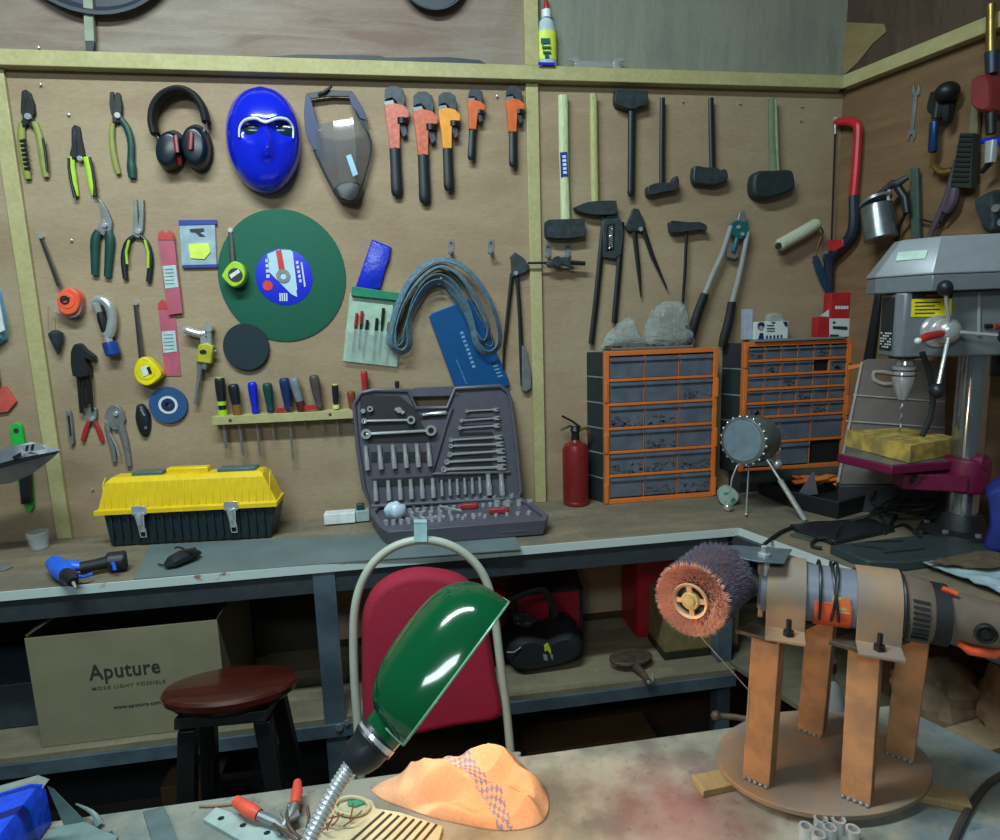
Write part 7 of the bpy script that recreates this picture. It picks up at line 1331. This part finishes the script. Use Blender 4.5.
# ================================================================ towel
T = None
tw = mat('peach towel', (226, 170, 130), .9, var=.05, bump=.4, scale=220); stp = mat('grey blue towel check', (140, 130, 158), .9)
def towel():
    out = [(371, 790), (382, 782), (400, 777), (424, 773), (450, 771), (474, 766), (500, 764), (520, 767), (536, 779), (545, 790), (549, 804), (543, 821), (520, 829), (490, 829), (455, 822), (430, 816), (404, 807), (383, 799)]
    q_ = catmull(out + [out[0]], 14)[:-1]; foot = [TP(x, y, .002) for x, y in q_]
    c = Vector((.085, .775, TZ)); nr, b = 100, B(); rows = []
    for i in range(nr + 1):
        t = i / nr; row = []
        for p in foot:
            x = c.x + (p.x - c.x) * (1 - t); y = c.y + (p.y - c.y) * (1 - t); v = Vector((x, y, 0))
            f = 1 - (1 - min(1, t * 2.2)) ** 2.6
            body = .024 + .026 * math.exp(-((x - .10) / .055) ** 2 - ((y - .815) / .035) ** 2) + .016 * math.exp(-((x - .02) / .06) ** 2 - ((y - .80) / .03) ** 2)
            wv = x * .55 + y * 1.0 + .025 * noise.noise(v * 14)
            fold = .0095 * (1 - 2 * abs(math.sin(wv * 62))) ** 1 + .020 * (.22 - abs(noise.noise(Vector((x * 9 + y * 5, y * 30 - x * 9, 4))))) + .006 * noise.noise(v * 30) + .0015 * noise.noise(v * 70)
            pocket = -.036 * math.exp(-((x + .0) / .05) ** 2 - ((y - .772 - .1 * x) / .009) ** 2) + .012 * math.exp(-((x + .0) / .05) ** 2 - ((y - .790 - .1 * x) / .008) ** 2)
            ear = .022 * math.exp(-((x - .095) / .016) ** 2 - ((y - .838) / .014) ** 2)
            z = TZ + .002 + f * max(.003, body + fold + pocket + ear)
            row.append(Vector((x, y, z)))
        rows.append(row)
    # rim goes down to the table
    n_ = len(rows[0]); vr = b.rings([[Vector((p.x, p.y, TZ + .0008)) for p in rows[0]]] + rows, cap=True)
    curve = [(-.045, .845), (.0, .842), (.035, .83), (.055, .81), (.07, .785), (.088, .76), (.095, .735), (.10, .715)]
    cv = catmull([list(p) for p in curve], 8)
    L = [0]
    for a, d in zip(cv, cv[1:]): L.append(L[-1] + math.hypot(a[0] - d[0], a[1] - d[1]))
    for f in b.bm.faces:
        m_ = f.calc_center_median(); best = min(range(len(cv)), key=lambda i: (cv[i][0] - m_.x) ** 2 + (cv[i][1] - m_.y) ** 2)
        k_ = min(best, len(cv) - 2); tx, ty = cv[k_ + 1][0] - cv[k_][0], cv[k_ + 1][1] - cv[k_][1]; ll = math.hypot(tx, ty)
        dx, dy = m_.x - cv[best][0], m_.y - cv[best][1]; dd = (dx * ty - dy * tx) / ll; al = L[best] + (dx * tx + dy * ty) / ll
        if abs(dd) < .0105 and (int((dd + .1) / .0042) + int(al / .0058)) % 2 == 0: f.material_index = 1
    bmesh.ops.subdivide_edges(b.bm, edges=[], cuts=0)
    return b
b = towel(); lo, hi = b.bounds(); solo('towel', 'crumpled peach towel with a grey blue check stripe lying on the table', 'towel', b, [tw, stp], sharp=70)
# ================================================================ green lamp
LP = Plane(VY(.70).P(440, 680), -ray(440, 680)); T = Thing('work_lamp', 'glossy green enamel lamp shade on a chrome flexible neck', 'lamp', TP(306, 846))
en = mat('green enamel', (4, 76, 42), .12, coat=.5, var=.05, scale=6); eni = mat('white enamel inside', (220, 224, 214), .4)
tp, bt_ = LP.P(508, 603), LP.P(405, 742); Ld = (tp - bt_); Ll = Ld.length; Ld.normalize(); Nn = LP.n; Sd = Nn.cross(Ld)
if Sd.dot(LP.P(420, 600) - LP.P(450, 680)) < 0: Sd = -Sd
# Sd: bulge direction (upper left); opening faces -Sd
side = [(0, .018), (.015, .034), (.06, .052), (.14, .066), (.25, .077), (.4, .086), (.55, .088), (.7, .083), (.82, .072), (.91, .055), (.965, .036), (.99, .02), (1.0, .006)]
m_px = LP.t(450, 680)
sil = [(0, 34), (.03, 44), (.075, 53), (.17, 62), (.3, 67), (.44, 69), (.6, 69.5), (.77, 66), (.88, 57), (.95, 45), (.985, 30), (1.0, 8)]
b = B(); rows = []; rin = []
sm_ = catmull([list(p) for p in sil], 4); NA = 40
for t, h in sm_:
    t = min(max(t, 0), 1); H_ = h * m_px; c = bt_ + Ld * Ll * t; Wd = H_ * .80 if t > 0 else H_ * .8
    rows.append([c + Sd * (H_ * math.cos(a)) + Nn * (Wd * math.sin(a)) for a in [PI * (-.5 + j / NA) for j in range(NA + 1)]])
    rin.append([c + Sd * ((H_ - .0022) * math.cos(a)) + Nn * ((Wd - .0022) * math.sin(a)) for a in [PI * (-.5 + j / NA) for j in range(NA + 1)]])
b.rings(rows, closed=False, cap=False); b.m = 1; b.rings(rin, closed=False, cap=False); T.part('shade', b, [en, eni], sharp=80)
b = B(); rim = [r_[0] for r_ in rows] + [rows[-1][k] for k in range(0, NA + 1, 8)] + [r_[-1] for r_ in reversed(rows)] + [rows[0][k] for k in range(NA, -1, -8)]
b.tube(rim, .0016, 8, closed=True); T.part('rim', b, mat('pale worn green rim', (110, 160, 130), .3))
nk0, nk1 = LP.P(402, 712), LP.P(376, 741)
nkc = [LP.P(397, 713, .0), LP.P(389, 724, .0), LP.P(379, 737, 0)]
b = B(); k = m_px; b.tube(nkc, [24 * k, 21 * k, 19.5 * k], 28); T.part('neck_sleeve', b, en)
b = B(); b.tube([LP.P(381, 733), LP.P(373, 742), LP.P(371, 744), LP.P(366, 751), LP.P(358, 757), LP.P(350, 765)], [20 * k, 22 * k, 20 * k, 19 * k, 18 * k, 13 * k], 28); T.part('lamp_holder', b, M['black'], sharp=25)
b = B(); b.tube([LP.P(378, 736), LP.P(374, 741)], [21.5 * k, 21.5 * k], 28); T.part('chrome_collar', b, M['chrome'])
gp_ = [LP.P(352, 763), LP.P(345, 774), LP.P(336, 788), LP.P(326, 806), LP.P(317, 824), LP.P(309, 842), LP.P(303, 858)]
cg = catmull([list(p) for p in gp_], 22); b = B(); b.tube([Vector(p) for p in cg], [k * (6.4 + 1.6 * abs(math.sin(PI * i / 6))) for i in range(len(cg))], 16); T.part('flexible_neck', b, M['chrome'], sharp=60)
lastp = Vector(cg[-1]); b = B(); b.tube([lastp, Vector((lastp.x - .01, lastp.y - .03, TZ + .03)), Vector((lastp.x - .015, lastp.y - .04, TZ + .001))], [.010, .011, .012], 16); b.lathe(Vector((lastp.x - .015, lastp.y - .04, TZ + .0005)), (0, 0, 1), [(0, .03), (.008, .03), (.012, .018)], 28); T.part('base', b, M['dsteel'])
bc = bt_ + Ld * Ll * .42 + Sd * .036; b = B(); b.tube([bt_ + Ld * Ll * .12 + Sd * .02, bt_ + Ld * Ll * .25 + Sd * .024], .011, 16); T.part('bulb_cap', b, M['brass'])
b = B(); b.ball(bc, .023); T.part('bulb', b, mat('warm bulb glass', (255, 190, 130), .3, emit=12))
l = bpy.data.lights.new('lamp_bulb', 'POINT'); l.energy = 3.0; l.color = (1, .70, .46); l.shadow_soft_size = .02; lo_ = bpy.data.objects.new('lamp_bulb', l); C.objects.link(lo_); lo_.location = bc - Sd * .027
# ================================================================ small things on the table, left
def flat(name, label, cat, pts, z, th, m, **k_):
    b = B(); b.plate(pts, Zp(TZ + z), 0, th - .0004); return solo(name, label, cat, b, m, k_.get('group'), k_.get('bev', .0005))
T = Thing('perforated_strip', 'pale steel strip with three holes lying left of the lamp neck', 'metal strip', TP(250, 825)); b = B(); b.plate([(203, 819), (216, 807), (262, 822), (300, 836), (290, 848), (240, 840)], Zp(TZ + .006), 0, .0055); T.part('strip', b, mat('pale steel strip', (170, 190, 186), .4, .2), bev=.0005)
for x, y in ((221, 818), (243, 825), (267, 832.5)):
    b = B(); b.disc(x, y, Zp(TZ + .0066), 0, .0008, 3.3, 14, 2.6); T.part('hole', b, M['black'])
T = Thing('orange_grip_shears', 'open cutters with two orange dipped grips lying beside the steel strip', 'cutters', TP(270, 820)); ogr = mat('orange dipped grip', (226, 88, 66), .4)
b = B(); b.tube([TP(236, 801, .022), TP(248, 809, .022), TP(259, 815, .02)], [.0075, .0095, .008], 14); T.part('grip', b, ogr); b = B(); b.tube([TP(297.5, 782, .026), TP(297, 792, .026), TP(295, 804, .022)], [.0055, .008, .007], 14); T.part('grip', b, ogr)
b = B(); b.tube([TP(259, 815, .02), TP(275, 822, .016), TP(290, 834, .012)], [.006, .006, .004], 10); b.tube([TP(295, 803, .022), TP(290, 815, .018), TP(278, 834, .012)], [.006, .007, .004], 10); T.part('blade_arm', b, M['steel']); b = B(); b.prism([TP(280, 812, .02), TP(297, 806, .02), TP(300, 815, .02), TP(286, 822, .02)], Vector((0, 0, -.004))); b.ball(TP(289, 806, .024), .003); T.part('pivot_plate', b, M['steel'])
tn = mat('cream plastic tray', (190, 180, 146), .5); T = Thing('slotted_tray', 'cream slotted tray with a round end lying behind the lamp neck', 'tray', TP(370, 815))
b = B(); b.plate([(300, 838), (318, 815), (345, 800), (362, 796), (372, 800), (376, 808), (400, 812), (443, 826), (436, 850), (300, 860)], Zp(TZ + .010), 0, .0095); T.part('plate', b, tn, bev=.001)
for k in range(8):
    b = B(); b.tube([TP(384 + k * 7.5, 812 + k * 1.8, .0105), TP(350 + k * 9.5, 842 + k * 1, .0105)], .0022, 6, (Vector((0, 0, 1)), .3)); T.part('slot', b, mat('dark slot', (56, 46, 34), .8))
b = B(); b.tube([TP(338 + 17 * math.cos(a) + 14, 806 + 9 * math.sin(a), .014) for a in [2 * PI * j / 28 for j in range(28)]], .003, 8, closed=True); T.part('round_lip', b, tn); b = B(); b.plate([(347, 801), (358, 799.5), (364, 803), (356, 806), (348, 805)], Zp(TZ + .013), 0, .002); T.part('green_label', b, mat('green sticker', (60, 150, 110), .5))
q = random.Random(8)
for k in range(8):
    x, y = 320 + q.random() * 34, 815 + q.random() * 16; dx, dy = q.random() * 26 - 6, -14 * q.random() - 4
    b = B(); b.tube([TP(x, y, .014), TP(x + dx * .5 + 3 * q.random(), y + dy * .5, .022 + .01 * q.random()), TP(x + dx, y + dy, .024 + .012 * q.random())], .0011, 6, sm=4); solo('copper_offcut', 'curled copper coloured wire offcut lying on the cream tray', 'wire', b, mat('copper wire', (158, 104, 70), .4, .5), 'curled wire offcuts on the tray')
for k, pts in enumerate([[(268, 815, .006), (276, 826, .02), (287, 832, .022), (300, 846, .012)], [(289, 804, .02), (287, 818, .024), (292, 830, .02), (303, 840, .01)], [(307, 806, .03), (309, 818, .024), (307, 828, .015)]]):
    b = B(); b.tube([TP(*p) for p in pts], .0022, 8, sm=5); solo('bent_brown_wire', 'thick brown bent wire in front of the orange gripped cutters', 'wire', b, mat('brown wire', (90, 70, 56), .5), 'thick bent wires')
b = B(); b.tube([TP(199, 806, .003), TP(212, 806, .003), TP(232, 804, .003)], .0016, 6); solo('thin_rod', 'thin tan rod lying along the table edge left of the orange grips', 'rod', b, mat('tan rod', (150, 120, 90), .5))
flat('steel_plate', 'grey steel plate strip pointing away at the table edge', 'plate', [(143, 811), (164, 806), (182, 850), (155, 850)], .006, .006, mat('dull grey steel', (104, 122, 126), .45, .4))
flat('purple_card', 'small dark purple card corner at the bottom edge', 'card', [(96, 838), (112, 830), (116, 838), (110, 850)], .004, .004, mat('purple card', (60, 60, 120), .5))
flat('sheet_scrap', 'pale crooked sheet metal scrap beside the blue box', 'scrap', [(40, 842), (58, 826), (84, 821), (100, 829), (118, 836), (110, 852), (40, 856)], .005, .0045, mat('pale grey sheet', (120, 140, 138), .5, .3))
b = B(); b.prism([TP(64, 826, .004), TP(47, 786, .07), TP(52, 788, .068), TP(86, 822, .004)], Vector((0, .002, -.002))); solo('bent_sheet_edge', 'upright bent strip of grey sheet right behind the blue box', 'sheet', b, mat('pale grey sheet', (0, 0, 0)))
b = B(); b.tube([TP(76, 804, .02), TP(92, 812, .02), TP(100, 824, .006)], [.0012, .003, .0055], 6, sm=3); solo('bent_tin_strip', 'thin curling tin strip right of the blue box', 'strip', b, mat('pale grey sheet', (0, 0, 0)))
T = Thing('blue_box', 'shiny bright blue box with a grey cloth edge at the bottom left corner', 'box', TP(20, 840))
PBb = VY(.80); b = B(); b.pillow([(-60, 812), (0, 797), (40, 783), (46, 790), (52, 822), (40, 832), (-10, 852), (-60, 860)], PBb, .05, .10, 0, 6, .12)
lo, hi = b.bounds()
for v in b.bm.verts: v.co.z = max(v.co.z, TZ + .001)
T.part('box_body', b, mat('shiny blue film', (20, 76, 220), .22, bump=.8, scale=70, var=.15), sharp=40)
b = B(); b.rod([(-60, 806, .0, 3), (0, 790, .0, 3), (36, 780, .0, 3), (46, 784, .0, 3)], PBb, 8, 2); T.part('cloth_edge', b, mat('grey cloth', (120, 128, 120), .8)); b = B(); b.rod([(0, 795, .046, 2.4), (30, 786, .046, 2.4), (42, 786, .04, 2)], PBb, 8, .6); T.part('fold', b, mat('shiny blue film', (0, 0, 0)))
# tools that stand off the wall hang on a short nail; the rest are pressed home
bpy.context.view_layer.update()
for o in list(C.objects):
    if o.parent or 'category' not in o.keys() or o.type not in ('MESH', 'EMPTY'): continue
    ms = [o] if o.type == 'MESH' else [c for c in o.children_recursive if c.type == 'MESH']
    co = [c.matrix_world @ v.co for c in ms for v in c.data.vertices]
    if not co or min(p.z for p in co) < BZ + .04: continue
    for pl in (WB, WR):
        d = min((p - pl.o).dot(pl.n) for p in co); f = max((p - pl.o).dot(pl.n) for p in co)
        if f > .22 or d > .06 or d < 0: continue
        if d < .005: o.location -= pl.n * (d + .0003)
        elif 'drawer' not in o.name and 'case' not in o.name and 'carton' not in o.name and 'bag' not in o.name and 'extinguisher' not in o.name and 'packet' not in o.name:
            top = sorted(co, key=lambda p: (p - pl.o).dot(pl.n))[:max(8, len(co) // 20)]; p = max(top, key=lambda p: p.z - (p - pl.o).dot(pl.n)); h = (p - pl.o).dot(pl.n)
            p = p - Vector((0, 0, .003)); q0 = p - pl.n * (h + .0005); b = B(); b.tube([q0, p + pl.n * .002], .0016, 8)
            link('hanging_nail', b, M['steel'], Vector(o.location), o)
        break
